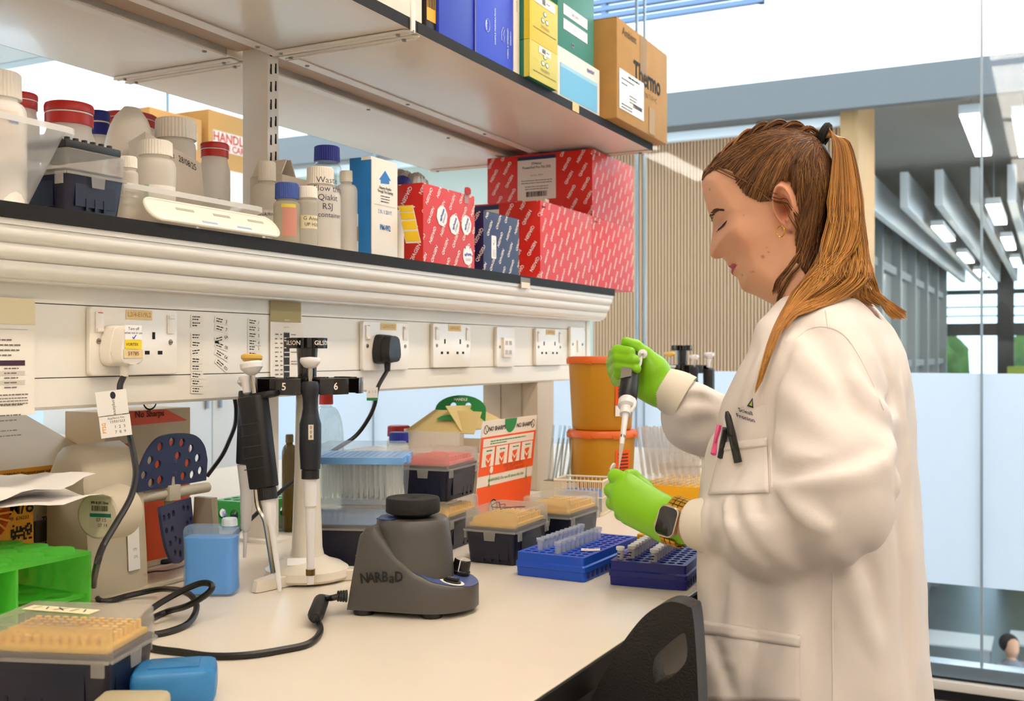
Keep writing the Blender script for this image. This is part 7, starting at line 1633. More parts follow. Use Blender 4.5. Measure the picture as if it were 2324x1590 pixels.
# ---------------------------------------------------------------- hair: cap on the skull, combed strands, ponytail
sel = hm[Q].all(1); Qs = Q[sel]; us = np.unique(Qs); mp = -np.ones(len(V), int); mp[us] = np.arange(len(us))
Nn = np.zeros_like(V); fn_ = np.cross(V[Q[:, 2]] - V[Q[:, 0]], V[Q[:, 3]] - V[Q[:, 1]])
for k in range(4): np.add.at(Nn, Q[:, k], fn_)
Nn /= np.linalg.norm(Nn, axis=1)[:, None] + 1e-12
hairm = mat('hair_strands', '#6a4324', .42, attr='Col', spec=.35)
hv = V[us] + Nn[us] * .0014
hair = obj('hair', np_mesh('hair', hv, mp[Qs], np.tile(np.array(lin('#573820')[:3]), (len(us), 1))), hairm, PER)
interpW = lambda x, z: np.sqrt(max(0, float(W2[int(np.clip((x - gx[0]) / .0016 + .5, 0, len(gx) - 1)), int(np.clip((z - gz[0]) / .0016 + .5, 0, len(gz) - 1))])))
Vs, Fs, Cs = [], [], []
def strand(P_, r0, r1, col):
    n = len(P_); b0 = len(Vs); up = Vector((.3, .2, .93))
    for i, p in enumerate(P_):
        t = (P_[min(i + 1, n - 1)] - P_[max(i - 1, 0)]); t = t.normalized() if t.length > 1e-9 else Vector((0, 0, 1)); s = t.cross(up); s = s.normalized() if s.length > 1e-6 else Vector((1, 0, 0)); u = s.cross(t); f = i / (n - 1); r = r0 + (r1 - r0) * f
        for k in range(3): a = 2 * PI * k / 3; Vs.append(p + (s * math.cos(a) + u * math.sin(a)) * r); Cs.append(col(f))
    for i in range(n - 1):
        for k in range(3): Fs.append((b0 + i * 3 + k, b0 + i * 3 + (k + 1) % 3, b0 + i * 3 + 3 + (k + 1) % 3, b0 + i * 3 + 3 + k))
hc = [np.array(lin(c)[:3]) for c in ('#3f2614', '#5a3820', '#7b5230', '#a9743e', '#d2934a', '#e6ad58')]
random.seed(11)
def inside(P_, x, y):
    m = False
    for (a, b), (c, d) in zip(P_, P_[1:] + P_[:1]):
        if (b > y) != (d > y) and x < (c - a) * (y - b) / ((d - b) or 1e-9) + a: m = not m
    return m
TIE = (1868, 308)
def keep_in(x, z):
    for _ in range(14):
        i, j = int(np.clip((x - gx[0]) / .0016 + .5, 0, len(gx) - 1)), int(np.clip((z - gz[0]) / .0016 + .5, 0, len(gz) - 1))
        if sd[i, j] > .0015: break
        x += (.75 - x) * .05; z += (1.43 - z) * .05
    return x, z
line = [(1597, 412), (1618, 404), (1645, 398), (1672, 396), (1692, 404), (1701, 430), (1720, 456), (1750, 471), (1773, 468), (1780, 444), (1796, 427), (1820, 430), (1837, 470), (1838, 515), (1827, 552), (1830, 590), (1846, 620)]
cnt_ = 0
while cnt_ < 2600:
    if random.random() < .45:
        i = random.randrange(len(line) - 1); f = random.random(); rx_ = line[i][0] * (1 - f) + line[i + 1][0] * f + random.uniform(-2, 5); ry_ = line[i][1] * (1 - f) + line[i + 1][1] * f + random.uniform(-5, 2)
    else:
        rx_, ry_ = random.uniform(1598, 1900), random.uniform(285, 600)
        if not inside(HAIR, rx_, ry_): continue
    dx, dy = TIE[0] - rx_, TIE[1] - ry_; D_ = math.hypot(dx, dy)
    if D_ < 25: continue
    cnt_ += 1; bow = random.uniform(.05, .16) * D_ * (1 if ry_ > 330 else .6); tx, ty = TIE[0] + random.uniform(-8, 4), TIE[1] + random.uniform(-12, 16); base_l = random.uniform(.0032, .0058)
    if ry_ > 500: bow = -.10 * D_
    nsg = 9; side = -1 if random.random() < .7 else 1; P_ = []; ph = random.uniform(0, 6); amp = random.uniform(.3, 1.6)
    for k in range(nsg + 1):
        f = k / nsg; qx = rx_ + (tx - rx_) * f + (-(ty - ry_) / D_) * -bow * math.sin(PI * f) * .5 + amp * math.sin(5 * f + ph); qy = ry_ + (ty - ry_) * f - (tx - rx_) / D_ * bow * math.sin(PI * f) * .8 + amp * math.cos(4 * f + ph)
        x, z = keep_in(*hx(qx, qy)); w_ = interpW(x, z) + base_l * min(1, f * 6 + .45); P_.append(Vector((x, YP + side * w_, z)))
    c0 = random.choice((1, 1, 2, 2, 2, 2, 3)); ccol = hc[c0]; strand(P_, .00055, .0005, lambda f, ccol=ccol: ccol * (1 - .2 * f))
# twisted rope of hair along the parting, both locks wound round each other
for side in (-1, 1):
    path = smooth_path([Vector((*hx(a, b), 0)) for a, b in ((1604, 400), (1632, 372), (1668, 344), (1706, 318), (1746, 300), (1790, 292), (1832, 296), (1862, 306))], 7)
    for lk in range(2):
        for q in range(26):
            P_ = []; ja, jr = random.uniform(0, 2 * PI), random.uniform(.2, 1) ** .5 * .0048
            for i, p in enumerate(path):
                f = i / (len(path) - 1); an = 26 * f + lk * PI; R_ = (.0030 + .0030 * math.sin(PI * f)); w_ = interpW(p.x + .004, p.y - .010)
                ox = R_ * math.cos(an) + jr * math.cos(ja + an * .5) * (.5 + .6 * math.sin(PI * f)); oz = R_ * math.sin(an) + jr * math.sin(ja + an * .5) * (.5 + .6 * math.sin(PI * f))
                P_.append(Vector((p.x + .003 + oz * .3, YP + side * (w_ * .82 + ox), p.y - .004 + oz)))
            ccol = hc[random.choice((1, 2, 2, 3, 1))]; strand(P_, .0009, .0008, lambda f, ccol=ccol: ccol)
# ponytail: leaves the tie, arches over, then falls; most of it slides forward over the shoulder
sY = lambda px, py: (march(px, py, fld, .004))
for q in range(1900):
    u, v = random.uniform(-1, 1), random.uniform(-1, 1); grp = random.random(); yo = v * .020
    c = [(1868, 306 + 9 * u, YP + yo * .4), (1886 + 4 * u, 298 + 11 * u + abs(v) * 3, YP + yo * .5), (1910 + 19 * u, 322 + 16 * (1 - u) * .5, YP + yo * .8 - .002), (1918 + 33 * u, 400, YP + yo - .006), (1920 + 42 * u, 490, YP + yo * 1.2 - .016)]
    if grp < .55:
        e = random.uniform(-1, 1); L_ = random.random(); c += [(1900 + 40 * u, 570, YP - .035 + yo), (1850 + 34 * e, 640, YP - .068 + yo * .7)]
        for (ax2, ay2, sp_) in ((1800, 690, 26), (1765, 745, 17), (1740, 810, 12), (1722, 870, 8)):
            if ay2 > 690 and random.random() < .10: break
            m_ = sY(ax2 + sp_ * e, ay2 + 8 * L_ - 14 * e); 
            if m_ is None: break
            c.append((ax2 + sp_ * e, ay2 + 8 * L_ - 14 * e, m_[1] - .003 - .006 * random.random()))
    elif grp < .90:
        e = random.uniform(0, 1); w2 = random.uniform(-1, 1); c += [(1936 + 36 * u, 575, YP - .03 + yo), (1930 + 40 * u + 14 * w2, 628, YP - .058 + yo)]
        if e < .72:
            for ax2, ay2 in ((1880 + 44 * u, 668 + 12 * w2), (1832 + 22 * w2, 690 + 10 * w2), (1795 + 16 * w2, 716), (1772 + 14 * w2, 745)):
                m_ = sY(ax2, ay2)
                if m_ is None or (ay2 > 690 and random.random() < .25): break
                c.append((ax2, ay2, min(m_[1], YP - .03) - .004 - .006 * random.random()))
        else: c += [(1960 + 34 * w2, 668 + 6 * u, YP - .05 + .02 * w2), (1990 + 30 * w2, 690 + 8 * u, YP - .02)]
    else: c += [(1960 + 14 * u, 580, YP + yo), (1985 + 8 * u, 650, YP + yo), (2015 + 14 * v, 695 + 8 * u, YP + .01), (2040 + 18 * v, 716 + 10 * u, YP + .015)]
    P_ = [Vector(H(*k)) for k in smooth_path(c, 3)]
    tone = random.choice((3, 3, 4, 4, 4, 5)); c1 = hc[1] if random.random() < .25 else hc[max(1, tone - 1)]; c2 = hc[tone]
    strand(P_, .00065, .0003, lambda f, c1=c1, c2=c2: c1 * (1 - min(1, f * 2.2)) + c2 * min(1, f * 2.2))
# loose hairs round the ear and nape
for c, n in (([(1700, 410), (1740, 435), (1785, 470), (1812, 475), (1835, 520), (1850, 560)], 8), ([(1830, 500), (1840, 560), (1815, 610), (1790, 640), (1778, 668)], 26), ([(1835, 540), (1838, 600), (1812, 640), (1782, 690)], 22), ([(1650, 395), (1700, 420), (1760, 452), (1790, 462)], 6)):
    for q in range(n):
        j1, j2 = random.uniform(-9, 9), random.uniform(-5, 5); P_ = []
        for i, k in enumerate(smooth_path([(a + j1 * (i_ / 4), b + j2, 0) for i_, (a, b) in enumerate(c)], 3)): x, z = hx(k.x, k.y); P_.append(Vector((x, YP - interpW(x, z) - .0020 - .004 * random.random() * (i > 0), z)))
        ccol = hc[random.choice((1, 2, 3))]; strand(P_, .0006, .0003, lambda f, ccol=ccol: ccol)
me = bpy.data.meshes.new('strands'); me.from_pydata([tuple(p) for p in Vs], [], Fs); me.update(); me.polygons.foreach_set('use_smooth', [True] * len(me.polygons))
at = me.color_attributes.new('Col', 'FLOAT_COLOR', 'POINT'); at.data.foreach_set('color', np.concatenate([np.array(Cs), np.ones((len(Cs), 1))], 1).astype(f32).ravel())
so = obj('strands', me, hairm, hair); so['kind'] = 'stuff'
tb = Vector(H(1868, 306, YP)); MB().tube([tb + Vector((.005 * math.sin(a) + .001, .0105 * math.cos(a), .0110 * math.sin(a) - .001)) for a in np.linspace(0, 2 * PI, 25)[:-1]], .0058, 8, closed=True).out('hair_tie', mat('tie_black', '#0e0c0c', .8, bump=.6, bs=400), PER)
# ---------------------------------------------------------------- brow, lashes, lid line, earring
def face_pt(px, py, lift=.0006, side=-1): x, z = hx(px, py); return Vector((x, YP + side * (interpW(x, z) + lift), z))
lash = mat('lash_brown', '#2a1710', .6)
for side in (-1, 1):
    mb = MB()
    for k in range(70):
        f = random.random(); bx, by = (1617 + 44 * f, 498 - 13 * math.sin(min(1, f * 1.6) * PI / 2) + (2 * (f - .6) if f > .6 else 0)); wd = 4.5 * (1 - f) + 1.2; by += random.uniform(-1, 1) * wd
        mb.tube([face_pt(bx, by, .0005, side), face_pt(bx + 4, by - 1.6 + 2 * f, .0011, side), face_pt(bx + 8.5, by - 1.5 + 3.5 * f, .0006, side)], [.00042, .00036, .0001], 4)
    o = mb.out('eyebrow', mat('brow_brown', '#4a2c1a', .7), PER); o['kind'] = 'stuff'
    MB().tube([face_pt(a, b, .0006, side) for a, b in ((1641, 524), (1648, 523.5), (1656, 520.5), (1664, 515.5), (1671, 509.5))], [.0004, .0009, .0011, .0010, .0005], 6).out('lid_line', lash, PER)
    mb = MB()
    for k in range(20):
        f = k / 19; bx, by = 1643 + 27 * f, 523.5 - 13 * f ** 1.4; mb.tube([face_pt(bx, by, .0008, side), face_pt(bx - 3, by + 4.5, .0028, side), face_pt(bx - 7 + 3 * f, by + 7, .0050, side)], [.00034, .00028, .00008], 4)
    o = mb.out('eyelashes', lash, PER); o['kind'] = 'stuff'
ec = face_pt(1802, 528, .011); MB().tube([ec + Vector((.0048 * math.cos(a), -.0012, .0070 * math.sin(a) - .006)) for a in np.linspace(.5 * PI, 2.4 * PI, 22)], .00075, 8).out('earring', gold, PER)
# ---------------------------------------------------------------- what the hands hold: pipette and microtube
tipP = Vector(H(1404, 1066, 1.372)); topP = Vector(H(1437, 800, 1.520)); zz = (topP - tipP).normalized(); L_ = (topP - tipP).length
xv = zz.cross(Vector((0, 1, 0))).normalized(); yv = zz.cross(xv); Mp = Matrix.Identity(4)
for i in range(3): Mp[i][0] = -xv[i]; Mp[i][1] = -yv[i]; Mp[i][2] = zz[i]; Mp[i][3] = tipP[i]
if (Mp.to_3x3() @ Vector((0, 1, 0))).y < 0: Mp = Mp @ Matrix.Rotation(PI, 4, 'Z')
t = thing('pipette', 'pipette held upright in the far gloved hand above the tube', 'pipette', Mp); s_ = L_ / .262
def lt(name, pr, m, n=24, M=None): return MB().lathe([(r, z * s_) for r, z in pr], n, M).out(name, m, t)
lt('plastic_tip', [(.0006, 0), (.0018, .022), (.0030, .044), (.0036, .052)], mat('tip_film', '#f0e6da', .2, kind='film', fac=.6)); lt('shaft', [(.0022, .050), (.0034, .056), (.0046, .108), (.0052, .118)], pwh); MB().lathe([(.0040, .066 * s_), (.0046, .068 * s_), (.0046, .071 * s_)], 14).out('ejector_ring', chrome, t)
lt('collar', [(.0085, .117), (.0085, .132), (.0128, .136), (.0128, .148), (.0110, .152)], pwh); lt('handle', [(.0110, .150), (.0138, .156), (.0140, .175), (.0128, .215), (.0125, .250), (.0100, .258)], pd)
MB().prism([(-.0085, .160), (.0085, .160), (.0085, .196), (.0, .203), (-.0085, .196)], 0, .0012, frame((0, -.0132, 0), (1, 0, 0), (0, 0, 1))).out('name_plate', mat('plate_silver'), t)
lt('plunger_button', [(.0045, .258), (.0095, .262), (.0100, .272), (.0080, .275), (.0001, .276)], pwh)
MB().lathe([(.0001, 0), (.0070, .0005), (.0072, .0030), (.003, .0045), (.0028, .012)], 18, Matrix.Translation((.0185, -.004, .2475 * s_)) @ Matrix.Rotation(2.0, 4, 'X') @ Matrix.Rotation(.3, 4, 'Y')).out('ejector_button', pwh, t)
MB().tube([(.013, -.006, .212 * s_), (.0150, -.006, .225 * s_), (.0165, -.005, .240 * s_)], [.0034, .0042, .0030], 10).out('ejector_arm', pwh, t)
MB().tube(smooth_path([(-.006, 0, .250 * s_), (-.016, .002, .268 * s_), (-.030, .004, .268 * s_), (-.043, .006, .252 * s_)], 4), [.006, .007, .008, .009, .0095, .010, .010, .009, .008, .007, .006, .005, .003], 10, flat=.55).out('finger_rest', gloss, t)
MB().tube([(.010, 0, .150 * s_), (.0125, 0, .142 * s_), (.0125, 0, .132 * s_), (.008, 0, .120 * s_)], .0028, 8).out('ejector_hinge', pwh, t)
tpos = Vector(H(1412, 1074, 1.372)); t = thing('microtube', 'open microtube held in the near gloved hand under the pipette tip', 'tube', Matrix.Translation(tpos) @ Matrix.Rotation(.12, 4, 'Y'))
MB().lathe([(.0014, -.036), (.0040, -.022), (.0048, -.004), (.0062, -.003), (.0064, .0006), (.0052, .001), (.0047, -.006)], 18, cap1=False).out('barrel', mat('tube_milky'), t)
MB().lathe([(.0001, 0), (.0058, 0), (.0062, .0010), (.0056, .0030)], 18, Matrix.Translation((-.0135, 0, .0062)) @ Matrix.Rotation(-1.25, 4, 'Y')).out('cap', tmw, t); MB().box(-.0095, -.005, -.0012, .0012, -.001, .0004).out('hinge', tmw, t)
# ---------------------------------------------------------------- pens in the chest pocket
def pen(lab, top, bot, m, capped):
    a, b = march(*top, fld, .010), march(*bot, fld, .006); a, b = Vector(a), Vector(b); z = (a - b).normalized(); t = thing('pen', lab, 'pen', a); L_ = (a - b).length
    MB().tube([Vector((0, 0, 0)), (b - a) * .97, (b - a)], [.0040, .0038, .0020], 12).out('barrel', m, t)
    sd_ = Vector((0, -1, 0)); sd_ = (sd_ - z * sd_.dot(z)).normalized()
    MB().tube([sd_ * .001 - z * .001, sd_ * .007 - z * .002, sd_ * .0075 - z * (L_ * .55), sd_ * .0065 - z * (L_ * .62)], [.0018, .0021, .0019, .0012], 8).out('clip', m, t)
    if capped: MB().tube([-z * .034, z * .001, z * .022, z * .028], [.0050, .0050, .0040, .0018], 12).out('cap', m, t)
bkp = mat('pen_black', '#141212', .3, coat=.4); pkp = mat('pen_pink_body', '#f05a94', .35)
pen('black capped marker standing tallest in the chest pocket', (1661, 985), (1672, 1034), bkp, True); pen('black pen clipped at the middle of the chest pocket', (1647, 970), (1634, 1040), bkp, False); pen('pink pen clipped at the front of the chest pocket', (1634, 966), (1619, 1032), pkp, False)
# ================================================================ black chair pushed up beside the bench
p0 = B(1500, 1480); t = thing('lab_chair', 'black moulded plastic chair with a hand hole in its back', 'chair', (.80, .97, 0))
chm = mat('chair_black', '#1b1816', .45, bump=.35, bs=500)
def C3(px, py, Y): q = onY(px, py, Y); return q
YC = 1.00
# back shell traced as it leans, then given thickness
out_ = [(1583, 1385), (1572, 1368), (1552, 1360), (1528, 1358), (1500, 1370), (1468, 1395), (1432, 1440), (1400, 1490), (1372, 1540), (1345, 1600), (1325, 1680), (1310, 1790), (1320, 1860), (1370, 1885), (1540, 1885), (1590, 1840), (1596, 1640), (1592, 1500)]
ol_ = [(C3(a, b, YC).x, C3(a, b, YC).z) for a, b in out_]; ol_ = [(q.x, q.y) for q in smooth_path([(a, b, 0) for a, b in ol_], 4, True)]
hl_ = [(1568, 1438), (1562, 1428), (1540, 1442), (1515, 1464), (1500, 1480), (1494, 1500), (1495, 1530), (1504, 1540), (1530, 1530), (1558, 1505), (1570, 1480)]
hl_ = [(C3(a, b, YC).x, C3(a, b, YC).z) for a, b in hl_]; hl_ = [(q.x, q.y) for q in smooth_path([(a, b, 0) for a, b in hl_], 3, True)]
me = plate2d([(x - .80, z) for x, z in ol_], [[(x - .80, z) for x, z in hl_]], .030, 'backrest'); Mb = frame((0, YC - .97, 0), (1, 0, 0), (0, 0, 1))
o = obj('backrest', me, chm, t, Mb); bv = o.modifiers.new('round', 'BEVEL'); bv.width = .011; bv.segments = 4; bv.limit_method = 'ANGLE'; bv.angle_limit = .9
MB().prism(rpoly(.42, .40, .09, 6), .445, .475, Matrix.Translation((.0, -.20, 0)), bev=.010).out('seat', chm, t)
MB().box(-.03, .03, -.02, .04, .42, .56, .008).out('back_bracket', chm, t); MB().lathe([(.028, .09), (.028, .30), (.020, .30), (.020, .445)], 20, Matrix.Translation((0, -.20, 0))).out('gas_column', mat('column_dark', '#2a2a2c', .3, .6), t)
for k in range(5):
    a_ = 2 * PI * k / 5 + .3; MB().tube([(0, -.20, .10), (.15 * math.cos(a_), -.20 + .15 * math.sin(a_), .085), (.27 * math.cos(a_), -.20 + .27 * math.sin(a_), .065)], [.028, .022, .016], 8, flat=.7).out('base_arm', chm, t); MB().lathe([(.026, -.012), (.028, -.008), (.028, .008), (.026, .012)], 18, Matrix.Translation((.27 * math.cos(a_), -.20 + .27 * math.sin(a_), .0285)) @ Matrix.Rotation(a_, 4, 'Z') @ Matrix.Rotation(PI / 2, 4, 'X')).out('castor', BLK(), t)
# ================================================================ beyond the window side: tall cabinet with cartons on top
t = thing('tall_cabinet', 'tall white cabinet far behind the shelves with cartons on top', 'cabinet', (-2.5, 3.5, 0))
MB().box(-.3, .3, -.36, .36, .06, 2.05, .004).out('body', mat('cabinet_white', '#e9e6e0', .4), t); MB().box(-.29, .29, -.35, .35, 0, .06).out('plinth', mat('plinth_grey', '#8f8c88', .5), t)
for s_ in (-1, 1):
    d = MB().box(.301, .320, min(s_ * .003, s_ * .35), max(s_ * .003, s_ * .35), .08, 2.03, .002).out('cabinet_door', mat('cabinet_white'), t); MB().box(.321, .335, s_ * .04 - .006, s_ * .04 + .006, 1.0, 1.16, .002).out('handle', alu, d)
for y, w_, h_, lb in ((3.35, .30, .20, 'kraft carton with red print on the far cabinet, nearer the upright'), (3.68, .28, .26, 'taller kraft carton with red print on the far cabinet')):
    t = thing('storage_carton', lb, 'box', (-2.42, y, 2.0505)); MB().box(-.18, .18, -w_ / 2, w_ / 2, 0, h_, .004).out('carton', mat('kraft_light', '#c89a58', .7), t)
    fr = FR_X(.1805, 0, 0); card(w_ * .8, h_ * .34, mat('label_white'), t, fr @ Matrix.Translation((0, h_ * .5, 0))); lettering([('HANDLE', 0, h_ * .56, h_ * .22, .02, 1.0), ('WITH CARE', 0, h_ * .40, h_ * .16, .02, 1.0)], mat('print_red'), t, fr @ Matrix.Translation((0, 0, .001)))
t = thing('far_bench', 'white bench under the windows across the far aisle', 'bench', (-2.75, 1.6, 0)); MB().box(-.35, .35, -2.2, 1.5, .87, .90, .002).out('worktop', mat('far_worktop', '#e4e2de', .4), t)
for k in range(4): c = MB().box(-.33, .31, -2.15 + k * .91, -1.28 + k * .91, .08, .868).out('cupboard', mat('far_cupboard', '#b9bcc0', .5), t); MB().box(.311, .328, -2.14 + k * .91, -1.29 + k * .91, .1, .85, .002).out('cupboard_door', mat('far_door', '#c9ccd0', .5), c)
for y, w_, h_, c_, lb in ((2.55, .22, .13, '#3f78b8', 'blue crate on the far window bench'), (2.10, .25, .20, '#9aa6b0', 'grey lidded crate on the far window bench')):
    t = thing('storage_crate', lb, 'crate', (-2.62, y, .9005)); MB().box(-.14, .14, -w_ / 2, w_ / 2, 0, h_, .006).out('body', mat('crate' + c_, c_, .5), t); MB().box(-.15, .15, -w_ / 2 - .01, w_ / 2 + .01, h_ * .9, h_ + .012, .004).out('lid', mat('crate' + c_), t)
# ================================================================ the atrium beyond the glass: two storeys, seen from the upper one
ZF = -3.6
conc = mat('atrium_concrete', '#8f9092', .7, var=.06, vs=1.5); dark = mat('mullion_dark', '#2e2d2c', .5)
slab('floor', -9, 9, 4.3, 30, ZF - .1, ZF, mat('atrium_floor', '#5b5d60', .35, var=.1, vs=2))
slab('floor', -5.2, 3.6, YG + .1, YG + .25, -.35, 0, conc)
slab('ceiling', -9, 9, 8.0, 27, 3.25, 3.27, mat('atrium_soffit', '#a0968a', .7, var=.08, vs=1.2))
slab('trim_3', -9, 9, 7.9, 8.0, 3.0, 3.26, mat('fascia_blue_grey', '#6c6c6b', .6))
YW = 8.2; xl, xr = -2.36, -.345
sw = slab('wall_far', xl, xr, YW + .05, YW + .15, ZF, 2.93, mat('slat_backing', '#2e2116', .8))
q = MB(); q.box(-.0085, .0085, -.05, 0, 0, 2.93 - ZF); q = q.mesh('slat'); wood = mat('oak_slat', '#bb9068', .6, var=.18, vs=3, stretch=(8, 8, .25)); q.materials.append(wood)
n_ = int((xr - xl) / .027)
for k in range(n_): obj('slat', q, None, sw, (xl + .013 + k * .027, YW + .05, ZF))
slab('trim_4', xl - 3.5, xr + .02, YW - .06, YW + .05, 2.93, 3.0, mat('white_trim', '#f0f0ee', .5))
slab('wall_far', -9, xl, YW, YW + .15, ZF, 3.0, mat('wall_sage', '#a3a394', .7))
slab('wall_far', xr, xr + .13, YW - .1, YW + .7, ZF, 3.25, mat('oak_post', '#b98d58', .55, var=.15, vs=4, stretch=(8, 8, .3)))
# louvre over the slatted wall
lv = bpy.data.objects.new('window_11', None); COL.objects.link(lv); struct(lv); lv.location = (-2.0, 8.05, 3.9)
q = MB(); q.box(-1.6, 1.1, -.03, .03, 0, .035); q = q.mesh('slat'); q.materials.append(mat('louvre_blue', '#6d84a6', .4))
for k in range(16): obj('slat', q, None, lv, (0, 0, k * .06))
for x in (-1.55, -.2, 1.08): MB().box(x - .02, x + .02, -.02, .05, -.0, 1.0).out('louvre_post', mat('louvre_blue'), lv)
# white acoustic baffles and pendant lights under the soffit
fin = mat('baffle_white', '#ecebe8', .6)
for k in range(8):
    x = -.705 + k * .347; t = thing('ceiling_baffle', '%s white hanging baffle counted from the oak post side' % ('first', 'second', 'third', 'fourth', 'fifth', 'sixth', 'seventh', 'eighth')[k], 'baffle', (x, 12, 2.79), group='ceiling baffles')
    MB().box(-.042, .042, 0, 13.5, 0, .38, .004).out('panel', fin, t)
    for y in (.4, 6, 12): MB().cyl((0, y, .38), (0, y, .458), .004, n=5).out('hanger', alu, t)
atl = mat('atrium_lamp', '#fff2df', kind='emit', e=20.0)
rows_ = [(-.18 + .02, [14.3, 18.1, 21.8, 24.5], 'left row'), (.52, [9.2, 12.6, 16.0, 19.4], 'middle row'), (.86, [9.4, 12.9, 16.3], 'right row'), (-1.5, [16, 20, 24], 'far left row')]
for x, ys_, nm in rows_:
    for j, y in enumerate(ys_):
        t = thing('pendant_luminaire', '%s bright strip light of the atrium %s, counted from the glass' % (('first', 'second', 'third', 'fourth')[j], nm), 'lamp', (x, y, 2.72 if 11 < y and x > -1 else 2.95), group='atrium strip lights')
        MB().box(-.07, .07, -.9, .9, .012, .08, .004).out('housing', mat('housing_pale', '#d9d9d6', .5), t); MB().box(-.06, .06, -.88, .88, 0, .0118).out('diffuser', atl, t)
        for yy in (-.7, .7): MB().cyl((0, yy, .08), (0, yy, 3.25 - t.location.z), .004, n=5).out('hanger', alu, t)
# glazed side of the hall
sg_ = slab('wall_side', -1.25, -1.2, 9.2, 26, ZF, 3.24, mat('side_glaze', '#8f918a', .25))
for k in range(9): MB().box(0, .14, -.07, .07, ZF, 3.24).out('column', mat('column_grey', '#8d8f8d', .6), sg_, (-1.2, 9.6 + k * 2, 0))
for z in (-.3, 1.0, 2.45): MB().box(0, .08, 9.3, 26, z, z + .12).out('transom', mat('column_grey'), sg_, (-1.2, 0, 0))
# far glazed front
fg = bpy.data.objects.new('window_12', None); COL.objects.link(fg); struct(fg); fg.location = (0, 26, 0)
MB().face([(-2, .02, ZF), (9, .02, ZF), (9, .02, 3.25), (-2, .02, 3.25)]).out('pane', mat('far_glass', '#d9eef4', .05, kind='clear', fac=.4), fg)
for x in np.arange(-1.6, 8.5, 1.72): MB().box(x - .17, x + .17, -.12, .12, ZF, 3.25).out('mullion', dark, fg)
for z, h_ in ((2.55, .10), (1.62, .28), (2.25, .03), (2.05, .03), (.35, .2)): MB().box(-2, 9, -.09, .09, z, z + h_).out('transom', dark, fg)
slab('ground', -20, 25, 30, 70, ZF - .3, ZF - .1, mat('ground_green', '#4f6a33', .9))
gm = mat('hedge_green', '#5d7a34', .9, var=.5, vs=2)
for k in range(7):
    mb = MB(); crumple(mb, 2.6, 1.6, 6.0 + .5 * math.sin(k * 2.1), amp=.25, seed=20 + k); o = mb.out('hedge_tree', gm, None, (-2 + k * 2.9, 32 + .7 * (k % 2), ZF - .1), sharp=180); tag(o, '%s green tree outside the far glazing counted from the hall side' % nth[k], 'tree', 'trees outside the far glazing')
t = thing('green_bin', 'lime green cabinet standing by the far glazing', 'cabinet', (.55, 24.8, ZF)); MB().box(-.35, .35, -.25, .25, .0, 4.55, .01).out('body', mat('lime_green', '#9aa832', .5), t); MB().box(-.33, .33, -.26, -.25, 2.2, 4.5).out('door_panel', mat('lime_green2', '#a8b43c', .5), t)
t = thing('white_screen', 'white free standing screen in the hall beyond the film', 'screen', (1.75, 19.5, ZF)); MB().box(-.8, .8, -.03, .03, .1, 4.75, .01).out('panel', mat('screen_white', '#e9edf2', .5), t)
for s_ in (-1, 1): MB().box(s_ * .7 - .04, s_ * .7 + .04, -.3, .3, 0, .1).out('foot', dark, t)
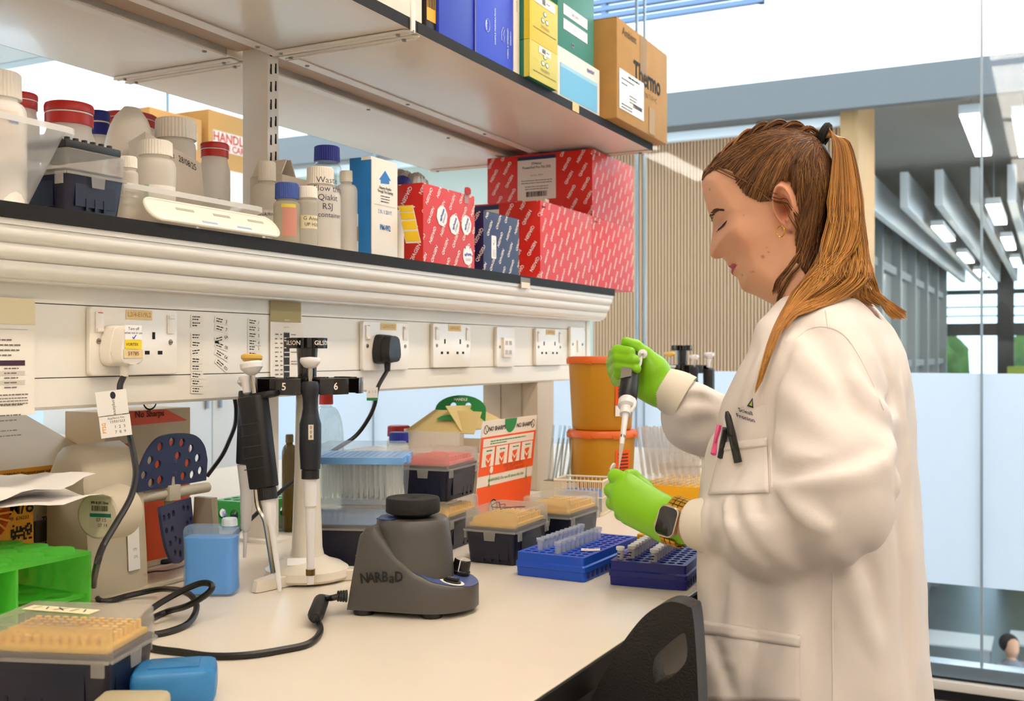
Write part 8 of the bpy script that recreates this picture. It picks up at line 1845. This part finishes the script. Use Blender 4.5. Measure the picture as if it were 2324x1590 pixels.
# furniture and a seated person on the lower floor
def table(lab, x, y, w_):
    t = thing('hall_table', lab, 'table', (x, y, ZF)); MB().box(-w_ / 2, w_ / 2, -.4, .4, .72, .75, .004).out('table_top', mat('table_white', '#dfe2e6', .4), t)
    for sx in (-1, 1):
        for sy in (-1, 1): MB().box(-.035, .035, -.035, .035, 0, .72).out('leg', mat('table_leg', '#c9ced4', .4), t, (sx * (w_ / 2 - .06), sy * .34, 0))
table('white table on the lower floor, nearer the lab coat', -.35, 16.4, 1.3); table('white table on the lower floor under the film edge', 1.15, 16.9, 1.3)
t = thing('hall_cupboard', 'beige cupboard on the lower floor at the photo edge', 'cupboard', (1.75, 15.6, ZF)); MB().box(-.55, .55, -.25, .25, .06, 1.25, .006).out('body', mat('cupboard_beige', '#b3a58c', .5), t); MB().box(-.5, .5, -.24, .24, 0, .06).out('plinth', dark, t); MB().box(-.53, -.005, -.265, -.25, .1, 1.22).out('door', mat('cupboard_beige'), t); MB().box(.005, .53, -.265, -.25, .1, 1.22).out('door', mat('cupboard_beige'), t)
hd = onZ(2292, 1478, ZF + 1.12); ax_ = grid3((-.36, -.36, 0), (.36, .50, 1.36), .02); X, Y, Z = np.meshgrid(*ax_, indexing='ij')
b = cap_sd(X, Y, Z, (0, .02, .52), (0, -.02, .92), .14, .13); b = smin(b, cap_sd(X, Y, Z, (0, -.02, .95), (0, -.03, 1.10), .055, .05), .03); b = smin(b, cap_sd(X, Y, Z, (0, -.04, 1.15), (0, -.02, 1.22), .085, .095), .02)
for s_ in (-1, 1):
    b = smin(b, cap_sd(X, Y, Z, (s_ * .16, 0, .94), (s_ * .22, -.02, .68), .055, .045), .03); b = smin(b, cap_sd(X, Y, Z, (s_ * .22, -.02, .68), (s_ * .10, -.26, .72), .042, .034), .02)
    b = smin(b, cap_sd(X, Y, Z, (s_ * .09, .02, .50), (s_ * .11, -.26, .50), .085, .065), .03); b = smin(b, cap_sd(X, Y, Z, (s_ * .11, -.26, .50), (s_ * .11, -.22, .06), .06, .042), .02)
Vp, Qp = nets(b.astype(f32), (-.36, -.36, 0), .02); Vp = relax(Vp, Qp, 1); cp = np.where(Vp[:, 2:3] > 1.04, sk[None, :], np.array(lin('#8d8a92')[:3])[None, :])
P2 = thing('person', 'dark haired person in grey seated on the lower floor beyond the glass', 'person', (hd.x, hd.y, ZF), .6); obj('body', np_mesh('body', Vp, Qp, cp), skin, P2)
MB().sphere((0, .02, 1.22), .118, 18, 12, 1, 1.05, 1.0).out('hair', mat('hair_dark', '#1d1614', .6), P2)
t = thing('hall_stool', 'round stool carrying the seated person on the lower floor', 'stool', (hd.x, hd.y, ZF)); MB().lathe([(.17, .385), (.18, .395), (.18, .415), (.0001, .418)], 24).out('seat', dark, t); MB().lathe([(.02, .02), (.02, .385)], 12).out('post', alu, t); MB().lathe([(.16, .0005), (.15, .02), (.0001, .025)], 24).out('foot', dark, t)
